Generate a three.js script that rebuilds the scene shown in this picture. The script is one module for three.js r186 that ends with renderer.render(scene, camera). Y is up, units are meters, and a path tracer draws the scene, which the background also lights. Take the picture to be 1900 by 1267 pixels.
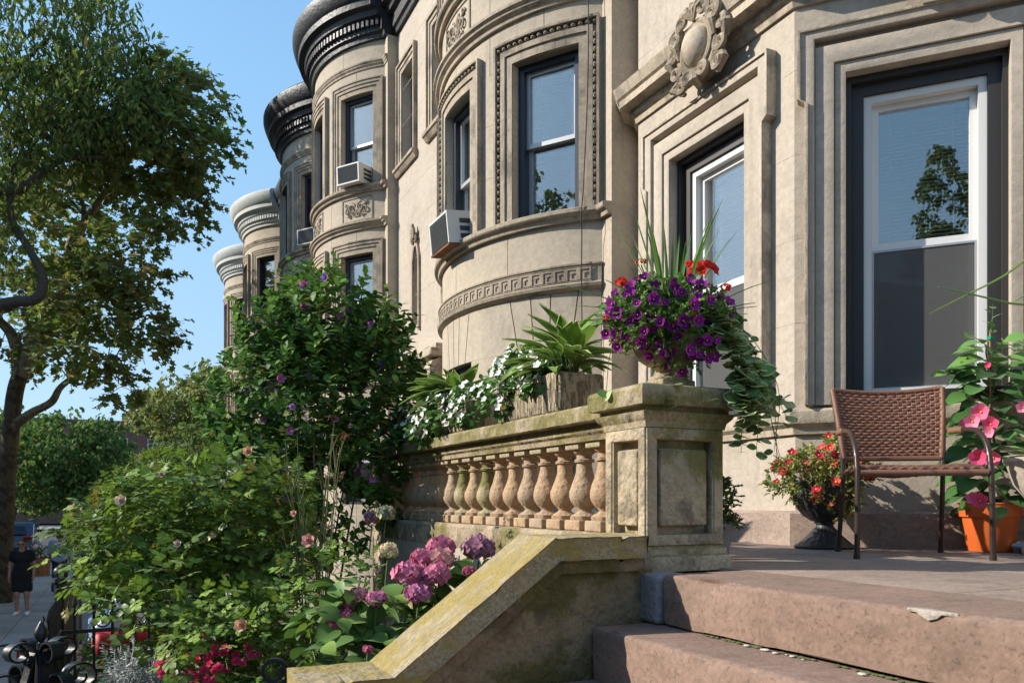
import * as THREE from 'three';
import { mergeGeometries, toCreasedNormals } from 'three/addons/utils/BufferGeometryUtils.js';
import { RoundedBoxGeometry } from 'three/addons/geometries/RoundedBoxGeometry.js';
import { MarchingCubes } from 'three/addons/objects/MarchingCubes.js';

// ---------------------------------------------------------------- camera
// World: +y up, the street runs along -z, the houses stand on the +x side. Sidewalk at y = 0.
const scene = new THREE.Scene();
const camera = new THREE.PerspectiveCamera(45.79, 1900 / 1267, 0.05, 600);
camera.position.set(0, 2.5, 0);
camera.rotation.y = -25.5 * Math.PI / 180;
camera.setViewOffset(1900, 1267, 0, -296.5, 1900, 1267);   // lens shifted up, verticals stay upright
camera.userData.fStop = 11; camera.focus = 5;

const renderer = new THREE.WebGLRenderer({ antialias: true });
renderer.setSize(1024, 682);
renderer.toneMapping = THREE.LinearToneMapping;
renderer.toneMappingExposure = 1.38;
renderer.shadowMap.enabled = true;

// ---------------------------------------------------------------- sky and sun
const SUN = new THREE.Vector3(-0.78, 0.5, -0.373).normalize();
{
  const W = 512, Hh = 256, d = new Float32Array(W * Hh * 4);
  const zen = [0.10, 0.25, 0.58], mid = [0.27, 0.51, 0.80], hor = [0.58, 0.79, 0.92], gnd = [0.12, 0.11, 0.10];
  for (let j = 0; j < Hh; j++) {
    const el = ((j + 0.5) / Hh - 0.5) * Math.PI, s = Math.sin(el);
    for (let i = 0; i < W; i++) {
      const az = ((i + 0.5) / W - 0.5) * 2 * Math.PI;
      const dir = [Math.cos(el) * Math.cos(az), s, Math.cos(el) * Math.sin(az)];
      const c = dir[0] * SUN.x + dir[1] * SUN.y + dir[2] * SUN.z;
      const o = (j * W + i) * 4;
      for (let k = 0; k < 3; k++) {
        let v;
        if (s < 0) v = s > -0.02 ? hor[k] + (gnd[k] - hor[k]) * (-s / 0.02) : gnd[k];
        else { const a = Math.pow(s, 0.6); v = a < 0.6 ? hor[k] + (mid[k] - hor[k]) * (a / 0.6) : mid[k] + (zen[k] - mid[k]) * ((a - 0.6) / 0.4); }
        if (s >= 0) v *= 0.80 + 0.40 * c * c;      // air scatters less light at right angles to the sun
        if (s >= 0) v += 0.9 * Math.exp(-(1 - c) * 14) * [1, 0.95, 0.85][k];   // bright air round the sun
        d[o + k] = v;
      }
      d[o + 3] = 1;
    }
  }
  const t = new THREE.DataTexture(d, W, Hh, THREE.RGBAFormat, THREE.FloatType);
  t.mapping = THREE.EquirectangularReflectionMapping; t.magFilter = THREE.LinearFilter; t.minFilter = THREE.LinearFilter;
  t.needsUpdate = true;
  scene.background = t; scene.environment = t;
}
const sun = new THREE.DirectionalLight(new THREE.Color().setRGB(1, 0.93, 0.82), 5.0);
sun.position.copy(SUN).multiplyScalar(60); sun.target.position.set(2, 2, -8);
sun.position.add(sun.target.position);
sun.castShadow = true; sun.shadow.mapSize.set(4096, 4096);
Object.assign(sun.shadow.camera, { left: -30, right: 30, top: 30, bottom: -30, near: 1, far: 160 });
scene.add(sun, sun.target);

// ---------------------------------------------------------------- helpers
const V = (x, y, z) => new THREE.Vector3(x, y, z);
const PI = Math.PI, rad = a => a * PI / 180, lerp = (a, b, t) => a + (b - a) * t;
function rng(s) { s = s >>> 0; return () => { s = (s + 0x6D2B79F5) >>> 0; let t = s; t = Math.imul(t ^ (t >>> 15), t | 1); t ^= t + Math.imul(t ^ (t >>> 7), t | 61); return ((t ^ (t >>> 14)) >>> 0) / 4294967296; }; }
const used = {};
function numbered(n) { const k = used[n] = (used[n] ?? -1) + 1; return k ? n + '_' + String(k).padStart(3, '0') : n; }
function prep(g) {
  if (g.index) g = g.toNonIndexed();
  for (const k of Object.keys(g.attributes)) if (!['position', 'normal', 'uv'].includes(k)) g.deleteAttribute(k);
  if (!g.attributes.normal) g.computeVertexNormals();
  if (!g.attributes.uv) g.setAttribute('uv', new THREE.BufferAttribute(new Float32Array(g.attributes.position.count * 2), 2));
  g.morphAttributes = {}; g.groups = [];
  return g;
}
function boxUV(g) {     // uv in metres from the face's main direction
  const p = g.attributes.position, n = p.count, uv = new Float32Array(n * 2);
  const a = V(), b = V(), c = V();
  for (let i = 0; i < n; i += 3) {
    a.fromBufferAttribute(p, i); b.fromBufferAttribute(p, i + 1); c.fromBufferAttribute(p, i + 2);
    const nx = Math.abs((b.y - a.y) * (c.z - a.z) - (b.z - a.z) * (c.y - a.y)), ny = Math.abs((b.z - a.z) * (c.x - a.x) - (b.x - a.x) * (c.z - a.z)), nz = Math.abs((b.x - a.x) * (c.y - a.y) - (b.y - a.y) * (c.x - a.x));
    [a, b, c].forEach((q, k) => {
      const j = (i + k) * 2;
      if (ny >= nx && ny >= nz) { uv[j] = q.x; uv[j + 1] = q.z; }
      else if (nx >= nz) { uv[j] = q.z; uv[j + 1] = q.y; } else { uv[j] = q.x; uv[j + 1] = q.y; }
    });
  }
  g.setAttribute('uv', new THREE.BufferAttribute(uv, 2)); return g;
}
function merge(list, crease = 0.45) {
  let g = [].concat(list).map(prep); g = g.length > 1 ? mergeGeometries(g) : g[0];
  if (crease) g = toCreasedNormals(g, crease);
  return boxUV(g);
}
function mesh(name, geo, mat, parent) {
  const m = new THREE.Mesh(geo, mat); m.name = name; m.castShadow = m.receiveShadow = true;
  (parent || scene).add(m); return m;
}
const part = (name, geos, mat, parent, crease) => mesh(name, merge(geos, crease), mat, parent);
function tag(o, label, category, group, kind) { o.userData.label = label; if (category) o.userData.category = category; if (group) o.userData.group = group; if (kind) o.userData.kind = kind; return o; }
function thing(name, label, category, pos = [0, 0, 0], group) {
  const o = new THREE.Group(); o.name = numbered(name); o.position.set(...pos); scene.add(o); return tag(o, label, category, group);
}
function struct(o, label) { o.userData.kind = 'structure'; if (label) o.userData.label = label; return o; }
// box by its limits
function bx(x0, x1, y0, y1, z0, z1, bev = 0) {
  const w = Math.abs(x1 - x0), h = Math.abs(y1 - y0), d = Math.abs(z1 - z0);
  const g = bev ? new RoundedBoxGeometry(w, h, d, 2, Math.min(bev, w / 2.1, h / 2.1, d / 2.1)) : new THREE.BoxGeometry(w, h, d);
  g.translate((x0 + x1) / 2, (y0 + y1) / 2, (z0 + z1) / 2); return g;
}
function cyl(r0, r1, h, n = 16, open = false) { return new THREE.CylinderGeometry(r1, r0, h, n, 1, open).translate(0, h / 2, 0); }   // base at origin, r0 below
function lathe(pts, n = 32) { return new THREE.LatheGeometry(pts.map(p => new THREE.Vector2(p[0], p[1])), n); }
// a bar swept with a closed profile [[out, y], ...] along plan points [[x, z], ...]; out is to the left of -z travel (the street side)
function sweep(profile, path, closed = false) {
  const n = path.length, segN = closed ? n : n - 1, off = [];
  const dir = i => { const a = path[i % n], b = path[(i + 1) % n], l = Math.hypot(b[0] - a[0], b[1] - a[1]); return [(b[1] - a[1]) / l, -(b[0] - a[0]) / l]; };
  for (let i = 0; i < n; i++) {
    const p = closed || i > 0 ? dir((i - 1 + n) % n) : dir(0), q = closed || i < n - 1 ? dir(i) : dir(n - 2);
    let mx = p[0] + q[0], mz = p[1] + q[1]; const l = Math.hypot(mx, mz); mx /= l; mz /= l;
    const s = 1 / Math.max(0.3, mx * p[0] + mz * p[1]); off.push([mx * s, mz * s]);
  }
  const at = (i, k) => { i %= n; const q = profile[k % profile.length]; return [path[i][0] + off[i][0] * q[0], q[1], path[i][1] + off[i][1] * q[0]]; };
  const pos = [];
  for (let i = 0; i < segN; i++) for (let k = 0; k < profile.length; k++) {
    const a = at(i, k), b = at(i + 1, k), c = at(i + 1, k + 1), d = at(i, k + 1);
    pos.push(...a, ...b, ...c, ...a, ...c, ...d);
  }
  if (!closed) {
    const tri = THREE.ShapeUtils.triangulateShape(profile.map(p => new THREE.Vector2(p[0], p[1])), []);
    for (const t of tri) { for (const k of t) pos.push(...at(0, k)); for (const k of [...t].reverse()) pos.push(...at(n - 1, k)); }
  }
  const g = new THREE.BufferGeometry(); g.setAttribute('position', new THREE.BufferAttribute(new Float32Array(pos), 3)); g.computeVertexNormals(); return g;
}
// tapered tube through points with a radius at each
function limb(pts, radii, n = 7) {
  const pos = [], rings = [];
  let prev = null;
  pts.forEach((p, i) => {
    const t = V().subVectors(pts[Math.min(i + 1, pts.length - 1)], pts[Math.max(i - 1, 0)]).normalize();
    let u = prev ? prev.clone().addScaledVector(t, -prev.dot(t)) : (Math.abs(t.y) < 0.9 ? V(0, 1, 0) : V(1, 0, 0)).cross(t);
    u.normalize(); prev = u; const w = V().crossVectors(t, u), r = Array.isArray(radii) ? radii[i] : radii, ring = [];
    for (let k = 0; k < n; k++) { const a = k / n * 2 * PI; ring.push([p.x + r * (u.x * Math.cos(a) + w.x * Math.sin(a)), p.y + r * (u.y * Math.cos(a) + w.y * Math.sin(a)), p.z + r * (u.z * Math.cos(a) + w.z * Math.sin(a))]); }
    rings.push(ring);
  });
  for (let i = 0; i < rings.length - 1; i++) for (let k = 0; k < n; k++) {
    const a = rings[i][k], b = rings[i][(k + 1) % n], c = rings[i + 1][(k + 1) % n], d = rings[i + 1][k];
    pos.push(...a, ...b, ...c, ...a, ...c, ...d);
  }
  for (const [r, p] of [[rings[0], pts[0]], [rings[rings.length - 1], pts[pts.length - 1]]]) for (let k = 0; k < n; k++) pos.push(p.x, p.y, p.z, ...r[k], ...r[(k + 1) % n]);
  const g = new THREE.BufferGeometry(); g.setAttribute('position', new THREE.BufferAttribute(new Float32Array(pos), 3)); g.computeVertexNormals(); return g;
}
function smoothPts(pts, n) { return new THREE.CatmullRomCurve3(pts, false, 'centripetal').getPoints(n); }
function tube(pts, r0, r1 = r0, seg = 24, n = 8) { const q = smoothPts(pts, seg); return limb(q, q.map((_, i) => lerp(r0, r1, i / seg)), n); }
function extrude(shape, depth, bevel = 0) {
  return new THREE.ExtrudeGeometry(shape, { depth, bevelEnabled: bevel > 0, bevelThickness: bevel, bevelSize: bevel, bevelOffset: -bevel, bevelSegments: 2, curveSegments: 12 });
}
const poly = pts => new THREE.Shape(pts.map(p => new THREE.Vector2(p[0], p[1])));
// frame of a wall: x to the right as seen from the street, y up, z out of the wall
function wallFrame(ox, oz, nx, nz) { const m = new THREE.Matrix4(); m.makeBasis(V(nz, 0, -nx), V(0, 1, 0), V(nx, 0, nz)); m.setPosition(ox, 0, oz); return m; }

// ---------------------------------------------------------------- procedural textures
function lattice(seed, P) { const r = rng(seed), a = new Float32Array(P * P); for (let i = 0; i < a.length; i++) a[i] = r(); return a; }
const lats = {};
function vnoise(u, v, P, seed) {      // tileable value noise, u and v in 0..1
  const L = lats[seed + '_' + P] ??= lattice(seed * 977 + P, P);
  const x = u * P, y = v * P, xi = Math.floor(x), yi = Math.floor(y); let fx = x - xi, fy = y - yi;
  fx = fx * fx * (3 - 2 * fx); fy = fy * fy * (3 - 2 * fy);
  const x0 = ((xi % P) + P) % P, x1 = (x0 + 1) % P, y0 = ((yi % P) + P) % P, y1 = (y0 + 1) % P;
  return lerp(lerp(L[y0 * P + x0], L[y0 * P + x1], fx), lerp(L[y1 * P + x0], L[y1 * P + x1], fx), fy);
}
function fbm(u, v, P, oct, seed) { let s = 0, a = 0.5, t = 0; for (let o = 0; o < oct; o++) { s += a * vnoise(u, v, P << o, seed + o); t += a; a *= 0.55; } return s / t; }
function tex(size, fn, repeat, srgb = true) {
  const d = new Uint8Array(size * size * 4);
  for (let j = 0; j < size; j++) for (let i = 0; i < size; i++) {
    const c = fn((i + 0.5) / size, (j + 0.5) / size), o = (j * size + i) * 4;
    for (let k = 0; k < 3; k++) d[o + k] = Math.max(0, Math.min(255, 255 * (c.length ? c[k] : c)));
    d[o + 3] = 255;
  }
  const t = new THREE.DataTexture(d, size, size); t.wrapS = t.wrapT = THREE.RepeatWrapping; t.magFilter = THREE.LinearFilter; t.minFilter = THREE.LinearMipmapLinearFilter;
  if (srgb) t.colorSpace = THREE.SRGBColorSpace;
  t.repeat.set(repeat, repeat); t.needsUpdate = true; return t;
}
const clamp01 = x => Math.max(0, Math.min(1, x)), ss = (a, b, x) => { x = clamp01((x - a) / (b - a)); return x * x * (3 - 2 * x); };
const mix3 = (a, b, t) => [lerp(a[0], b[0], t), lerp(a[1], b[1], t), lerp(a[2], b[2], t)];
// sRGB-valued maps (0..1), tile size in metres = 1 / repeat
const stoneMap = tex(768, (u, v) => {
  const a = fbm(u, v, 5, 5, 1), g = fbm(u, v, 96, 3, 2), st = fbm(u, v * 0.25, 40, 3, 3), soot = ss(0.56, 0.8, fbm(u, v, 7, 5, 4)) * 0.28 + ss(0.58, 0.75, st) * 0.22;
  const b = 0.90 + (a - 0.5) * 0.08 + (g - 0.5) * 0.12;
  return mix3([b, b * 0.985, b * 0.965], [b * 0.83, b * 0.82, b * 0.81], soot);
}, 0.42);
const trimMap = tex(768, (u, v) => {
  const a = fbm(u, v, 6, 5, 151), g = fbm(u, v, 110, 3, 152), st = fbm(u, v * 0.2, 48, 4, 153), soot = ss(0.5, 0.72, fbm(u, v, 9, 5, 154)) * 0.55 + ss(0.55, 0.72, st) * 0.3;
  const b = 0.90 + (a - 0.5) * 0.14 + (g - 0.5) * 0.18; return mix3([b, b * 0.98, b * 0.95], [b * 0.62, b * 0.61, b * 0.60], soot);
}, 0.5);
const stoneBump = tex(1024, (u, v) => fbm(u, v, 24, 3, 7) * 0.35 + fbm(u, v, 128, 3, 8) * 0.65, 1.1, false);
const mossMap = tex(768, (u, v) => {
  const a = fbm(u, v, 6, 5, 11), g = fbm(u, v, 110, 3, 12), m = ss(0.47, 0.66, fbm(u, v, 5, 5, 13) + (g - 0.5) * 0.28), dk = ss(0.55, 0.72, fbm(u, v, 9, 4, 14));
  const b = 0.88 + (a - 0.5) * 0.25 + (g - 0.5) * 0.25;
  let c = [b, b * 0.965, b * 0.90]; c = mix3(c, [0.45 + g * 0.2, 0.43 + g * 0.2, 0.40 + g * 0.2], dk * 0.6);
  return mix3(c, [0.44 + g * 0.18, 0.45 + g * 0.19, 0.24 + g * 0.1], m * 0.75);
}, 0.9);
const lichenMap = tex(768, (u, v) => {
  const a = fbm(u, v, 10, 5, 21), g = fbm(u, v, 130, 3, 22), st = fbm(u * 0.4, v, 24, 4, 23), y = ss(0.43, 0.57, a * 0.6 + st * 0.4 + (g - 0.5) * 0.3);
  const b = 0.78 + (g - 0.5) * 0.4; return mix3([b, b * 0.95, b * 0.84], [0.66 + g * 0.14, 0.59 + g * 0.14, 0.29 + g * 0.14], y * 0.72);
}, 1.1);
const roughBump = tex(512, (u, v) => fbm(u, v, 20, 5, 31), 1.4, false);
const brownMap = tex(768, (u, v) => {
  const a = fbm(u, v, 6, 5, 41), g = fbm(u, v, 150, 2, 42), sp = ss(0.72, 0.8, fbm(u, v, 60, 3, 43)), dk = ss(0.55, 0.72, fbm(u, v, 11, 5, 44));
  const ln = fbm(u * 0.25, v, 100, 3, 45) - 0.5, pit = ss(0.70, 0.8, fbm(u, v, 190, 2, 46)), b = (0.89 + (a - 0.5) * 0.16 + (g - 0.5) * 0.16 + ln * 0.10) * (1 - 0.16 * pit); let c = [b, b * 0.98, b * 0.97]; c = mix3(c, [b * 0.72, b * 0.72, b * 0.68], dk * 0.28);
  return mix3(c, [0.98, 0.96, 0.94], sp * 0.35);
}, 0.55);
const barkBoxMap = tex(512, (u, v) => {
  const s = fbm(u, v * 0.22, 44, 4, 51), g = fbm(u, v, 90, 3, 52), d = ss(0.52, 0.64, s); const b = 0.80 + (g - 0.5) * 0.3;
  return mix3([b, b * 0.96, b * 0.88], [b * 0.74, b * 0.70, b * 0.63], d);
}, 1.6);
const barkBoxBump = tex(512, (u, v) => 1 - ss(0.45, 0.66, fbm(u, v * 0.22, 44, 4, 51)) + fbm(u, v, 60, 2, 53) * 0.2, 1.6, false);
const planeBark = tex(512, (u, v) => { const a = fbm(u, v, 9, 4, 61), s = ss(0.46, 0.6, a), g = fbm(u, v, 60, 3, 62); return mix3([0.62 + g * 0.15, 0.58 + g * 0.15, 0.47 + g * 0.12], [0.46 + g * 0.1, 0.41 + g * 0.1, 0.32 + g * 0.1], s); }, 1.2);
const paveMap = tex(768, (u, v) => { const b = 0.82 + (fbm(u, v, 5, 5, 71) - 0.5) * 0.22 + (fbm(u, v, 160, 2, 72) - 0.5) * 0.2; return [b, b * 0.985, b * 0.96]; }, 0.3);

const mat = (rgb, o = {}) => {
  const { phys, ...q } = o;
  const m = new (phys ? THREE.MeshPhysicalMaterial : THREE.MeshStandardMaterial)({ roughness: 0.9, metalness: 0, side: THREE.DoubleSide, ...q });
  m.color.setRGB(...rgb); return m;
};
const M = {
  stone: mat([0.555, 0.49, 0.415], { map: stoneMap, bumpMap: stoneBump, bumpScale: 0.0022 }),
  trim: mat([0.58, 0.505, 0.405], { map: trimMap, bumpMap: stoneBump, bumpScale: 0.0025 }),
  stoneGrey: mat([0.55, 0.48, 0.385], { map: stoneMap, bumpMap: stoneBump, bumpScale: 0.002 }),
  trimGrey: mat([0.46, 0.395, 0.315], { map: trimMap, bumpMap: stoneBump, bumpScale: 0.003 }),
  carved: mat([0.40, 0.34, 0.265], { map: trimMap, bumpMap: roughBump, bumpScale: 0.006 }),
  joint: mat([0.16, 0.14, 0.115]),
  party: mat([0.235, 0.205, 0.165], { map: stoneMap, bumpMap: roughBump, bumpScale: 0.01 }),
  base: mat([0.46, 0.365, 0.305], { map: brownMap, bumpMap: stoneBump, bumpScale: 0.0015 }),
  step: mat([0.31, 0.215, 0.165], { map: brownMap, bumpMap: stoneBump, bumpScale: 0.005 }),
  floor: mat([0.34, 0.265, 0.215], { map: brownMap, bumpMap: stoneBump, bumpScale: 0.004 }),
  moss: mat([0.50, 0.44, 0.345], { map: mossMap, bumpMap: roughBump, bumpScale: 0.012 }),
  mossFlat: mat([0.54, 0.47, 0.365], { map: mossMap, bumpMap: roughBump, bumpScale: 0.016 }),
  lichen: mat([0.56, 0.51, 0.40], { map: lichenMap, bumpMap: roughBump, bumpScale: 0.012 }),
  cheek: mat([0.30, 0.235, 0.155], { map: mossMap, bumpMap: roughBump, bumpScale: 0.015 }),
  baluster: [[0.56, 0.39, 0.235], [0.53, 0.375, 0.235], [0.51, 0.39, 0.26]].map(c => mat(c, { map: brownMap, bumpMap: roughBump, bumpScale: 0.01 })),
  mossBal: mat([0.47, 0.42, 0.29], { map: mossMap, bumpMap: roughBump, bumpScale: 0.01 }),
  rail: mat([0.47, 0.40, 0.31], { map: mossMap, bumpMap: roughBump, bumpScale: 0.012 }),
  planter: mat([0.57, 0.51, 0.42], { map: barkBoxMap, bumpMap: barkBoxBump, bumpScale: 0.01 }),
  urn: mat([0.42, 0.37, 0.275], { map: mossMap, bumpMap: roughBump, bumpScale: 0.008 }),
  slate: mat([0.33, 0.32, 0.32], { map: brownMap, bumpMap: roughBump, bumpScale: 0.008 }),
  blackPaint: mat([0.018, 0.019, 0.023], { roughness: 0.45 }),
  cornice: mat([0.026, 0.027, 0.031], { roughness: 0.5, map: stoneMap, bumpMap: roughBump, bumpScale: 0.006 }),
  corniceWhite: mat([0.60, 0.63, 0.62], { roughness: 0.6, map: stoneMap }),
  navy: mat([0.016, 0.02, 0.034], { roughness: 0.4 }),
  brownBlack: mat([0.030, 0.027, 0.025], { roughness: 0.5 }),
  vinyl: mat([0.70, 0.69, 0.67], { roughness: 0.45 }),
  cream: mat([0.55, 0.49, 0.40], { roughness: 0.6 }),
  alu: mat([0.42, 0.42, 0.42], { roughness: 0.4, metalness: 0.5 }),
  glass: mat([1, 1, 1], { phys: true, transmission: 1, thickness: 0, roughness: 0.0, ior: 1.85 }),
  screen: mat([0.42, 0.42, 0.41], { phys: true, transmission: 0.80, thickness: 0, roughness: 0.0, ior: 1.2 }),
  room: mat([0.42, 0.40, 0.36]),
  slat: mat([0.34, 0.315, 0.275], { roughness: 0.6 }),
  curtain: mat([0.30, 0.36, 0.38]),
  iron: mat([0.014, 0.015, 0.017], { roughness: 0.42, bumpMap: roughBump, bumpScale: 0.003 }),
  soil: mat([0.045, 0.032, 0.022], { bumpMap: roughBump, bumpScale: 0.05 }),
  pave: mat([0.36, 0.345, 0.32], { map: paveMap, bumpMap: stoneBump, bumpScale: 0.003 }),
  asphalt: mat([0.055, 0.055, 0.057], { map: paveMap, bumpMap: stoneBump, bumpScale: 0.006 }),
  kerb: mat([0.33, 0.32, 0.30], { map: paveMap }),
};

// ---------------------------------------------------------------- ground, road, sidewalk
{
  const g = struct(part('ground', bx(-300, 300, -0.5, -0.16, -400, 120), M.pave)); g.userData.label = 'grey ground reaching to the end of the street';
  const road = struct(part('road', bx(-12.2, -3.62, -0.158, -0.13, -88, 40), M.asphalt)); road.userData.label = 'dark asphalt street shaded by trees';
  const kerb = new THREE.Group(); kerb.name = 'kerb'; scene.add(kerb); struct(kerb, 'grey granite kerb along the sidewalk');
  for (let i = 0; i < 34; i++) part('kerb_stone', bx(-3.62, -3.45, -0.15, 0.0, 8 - i * 2.4 - 2.385, 8 - i * 2.4, 0.015), M.kerb, kerb);
  const walk = new THREE.Group(); walk.name = 'sidewalk'; scene.add(walk); struct(walk, 'concrete slab sidewalk in tree shade beside the gardens');
  part('bed', bx(-3.45, -0.62, -0.3, -0.02, -82, 10), M.joint, walk);
  const r = rng(5), tones = [0.93, 1, 1.06].map(k => mat([0.36 * k, 0.345 * k, 0.32 * k], { map: paveMap, bumpMap: stoneBump, bumpScale: 0.003 }));
  for (let j = 0; j < 58; j++) for (let i = 0; i < 2; i++) {
    const x0 = -3.45 + i * 1.415, z0 = 9 - j * 1.5;
    part('paving_slab', bx(x0 + 0.004, x0 + 1.409, -0.06, (r() - 0.5) * 0.006, z0 - 1.49, z0, 0.006), tones[Math.floor(r() * 3)], walk);
  }
  const far = struct(part('far_pavement', bx(-15.2, -12.2, -0.15, 0.0, -88, 40), M.pave)); far.userData.label = 'pavement on the far side of the street';
  // planted front yards, raised behind a low coping
  const yard = new THREE.Group(); yard.name = 'garden_bed'; scene.add(yard); struct(yard, 'raised dark soil of the front garden below the balustrade');
  const sg = new THREE.PlaneGeometry(2.4, 5.9, 40, 90).rotateX(-PI / 2), p = sg.attributes.position;
  for (let i = 0; i < p.count; i++) p.setY(i, 0.05 * fbm(p.getX(i) * 0.3 + 0.5, p.getZ(i) * 0.3 + 0.5, 8, 4, 77));
  sg.computeVertexNormals(); sg.translate(0.78, 1.1, -5.85);
  mesh('soil', boxUV(prep(sg)), M.soil, yard);
  part('garden_wall', [bx(-0.62, -0.44, -0.1, 1.05, -8.8, -2.9), bx(-0.62, 2.0, -0.1, 1.05, -8.98, -8.8)], M.stoneGrey, yard);
  for (let i = 0; i < 9; i++) part('coping_stone', bx(-0.66, -0.40, 1.053, 1.13, -2.9 - i * 0.66 - 0.655, -2.9 - i * 0.66, 0.012), M.base, yard);
  const yard2 = struct(part('front_yards', bx(-0.6, 3.6, -0.1, 0.25, -80, -9.0), M.soil)); yard2.userData.label = 'dark planted front yards of the houses further along';
}

// ---------------------------------------------------------------- windows
// local: x right, y up from the sill, z out; z = 0 is the outer glass
const slatGeos = {};
function windowUnit(parent, m, x, y, z, w, h, o = {}) {
  const g = new THREE.Group(); g.name = 'window'; parent.add(g);
  const mm = m.clone().multiply(new THREE.Matrix4().makeTranslation(x, y, z)); mm.decompose(g.position, g.quaternion, g.scale);
  const { frame = M.navy, sash = M.navy, fw = 0.06, sw = 0.035, split = 0.5, slats = 0, depth = 2.2, screen = false, curtain = 0, roomMat = M.room } = o;
  const hw = w / 2;
  part('frame', [bx(-hw, -hw + fw, 0, h, -0.14, 0.05), bx(hw - fw, hw, 0, h, -0.14, 0.05), bx(-hw + fw, hw - fw, h - fw, h, -0.14, 0.05), bx(-hw + fw, hw - fw, 0, fw * 0.8, -0.14, 0.06)], frame, g);
  const ix = hw - fw, y0 = fw * 0.8, y1 = h - fw, ym = lerp(y0, y1, split);
  const sashGeo = (a, b, zz) => [bx(-ix + 0.001, -ix + sw, a, b, zz - 0.035, zz), bx(ix - sw, ix - 0.001, a, b, zz - 0.035, zz), bx(-ix + sw, ix - sw, a, a + sw * 1.1, zz - 0.035, zz - 0.001), bx(-ix + sw, ix - sw, b - sw, b, zz - 0.035, zz - 0.001)];
  part('upper_sash', sashGeo(ym - 0.02, y1, 0.0), sash, g);
  part('lower_sash', sashGeo(y0, ym + 0.02, -0.042), sash, g);
  part('upper_pane', bx(-ix + sw, ix - sw, ym + sw * 0.6, y1 - sw, -0.0195, -0.0185), M.glass, g);
  part('lower_pane', bx(-ix + sw, ix - sw, y0 + sw, ym + 0.02 - sw, -0.0615, -0.0605), M.glass, g);
  part('inner_pane', [bx(-ix + sw, ix - sw, ym + sw * 0.6, y1 - sw, -0.0325, -0.0315), bx(-ix + sw, ix - sw, y0 + sw, ym + 0.02 - sw, -0.0735, -0.0725)], M.glass, g);
  if (screen) {
    part('insect_screen', bx(-ix + 0.012, ix - 0.012, y0 + 0.012, ym - 0.025, 0.002, 0.003), M.screen, g);
    part('screen_frame', [bx(-ix + 0.001, -ix + 0.014, y0, ym - 0.02, 0.001, 0.009), bx(ix - 0.014, ix - 0.001, y0, ym - 0.02, 0.001, 0.009), bx(-ix + 0.014, ix - 0.014, ym - 0.034, ym - 0.021, 0.001, 0.009), bx(-ix + 0.014, ix - 0.014, y0, y0 + 0.012, 0.001, 0.009)], M.alu, g);
  }
  if (slats) {
    const key = w.toFixed(3); const sg = slatGeos[key] ??= merge([new THREE.BoxGeometry(2 * ix - 0.03, 0.0016, 0.025).rotateX(0.42)], 0);
    const pitch = (y1 - y0 - 0.06) / slats;
    for (let k = 0; k < slats; k++) { const s = mesh('slat', sg, M.slat, g); s.position.set(0, y1 - 0.05 - k * pitch, -0.11); }
    part('blind_cord', [-0.6, 0.6].map(k => bx(k * ix - 0.0012, k * ix + 0.0012, y0 + 0.02, y1 - 0.02, -0.1035, -0.1015)), M.slat, g);
    part('head_rail', bx(-ix + 0.01, ix - 0.01, y1 - 0.035, y1 - 0.005, -0.13, -0.09), M.slat, g);
  }
  if (curtain) part('curtain', bx(-ix + 0.01, ix - 0.01, lerp(y1, y0, curtain), y1, -0.13, -0.12), M.curtain, g);
  part('room_interior', [bx(-hw, hw, -0.02, h, -depth - 0.02, -depth), bx(-hw - 0.02, -hw, -0.02, h, -depth, -0.141), bx(hw, hw + 0.02, -0.02, h, -depth, -0.141), bx(-hw, hw, h, h + 0.02, -depth, -0.141), bx(-hw, hw, -0.04, -0.02, -depth, -0.141)], roomMat, g);
  return g;
}

// ---------------------------------------------------------------- row of bow-fronted houses
const CX = 5.118, R = 2.138, PE = 48.45, XF = 3.70;      // bow centre line, radius, half angle, plane of the chord
const WIN = [34, 0, -34];
function arcPath(cz, a0, a1, dr = 0, step = 2.42) {      // near (a0) to far (a1)
  const n = Math.max(1, Math.round(Math.abs(a0 - a1) / step)), out = [];
  for (let i = 0; i <= n; i++) { const a = rad(lerp(a0, a1, i / n)); out.push([CX - (R + dr) * Math.cos(a), cz + (R + dr) * Math.sin(a)]); }
  return out;
}
// a stone of the bow between two angles; the joints may splay
function bowBlock(cz, a0, a1, y0, y1, d0 = -0.24, d1 = 0, a0t = a0, a1t = a1) {
  const n = Math.max(1, Math.round(Math.abs(a0 - a1) / 3)), pos = [];
  const P = (i, top, d) => { const a = rad(top ? lerp(a0t, a1t, i / n) : lerp(a0, a1, i / n)); return [CX - (R + d) * Math.cos(a), top ? y1 : y0, cz + (R + d) * Math.sin(a)]; };
  const quad = (a, b, c, d) => pos.push(...a, ...b, ...c, ...a, ...c, ...d);
  for (let i = 0; i < n; i++) {
    quad(P(i, 0, d1), P(i + 1, 0, d1), P(i + 1, 1, d1), P(i, 1, d1));
    quad(P(i, 0, d0), P(i, 1, d0), P(i + 1, 1, d0), P(i + 1, 0, d0));
    quad(P(i, 1, d1), P(i + 1, 1, d1), P(i + 1, 1, d0), P(i, 1, d0));
    quad(P(i, 0, d1), P(i, 0, d0), P(i + 1, 0, d0), P(i + 1, 0, d1));
  }
  quad(P(0, 0, d1), P(0, 1, d1), P(0, 1, d0), P(0, 0, d0)); quad(P(n, 0, d1), P(n, 0, d0), P(n, 1, d0), P(n, 1, d1));
  const g = new THREE.BufferGeometry(); g.setAttribute('position', new THREE.BufferAttribute(new Float32Array(pos), 3)); g.computeVertexNormals(); return g;
}
const GAP = 0.10;      // half joint in degrees
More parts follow.
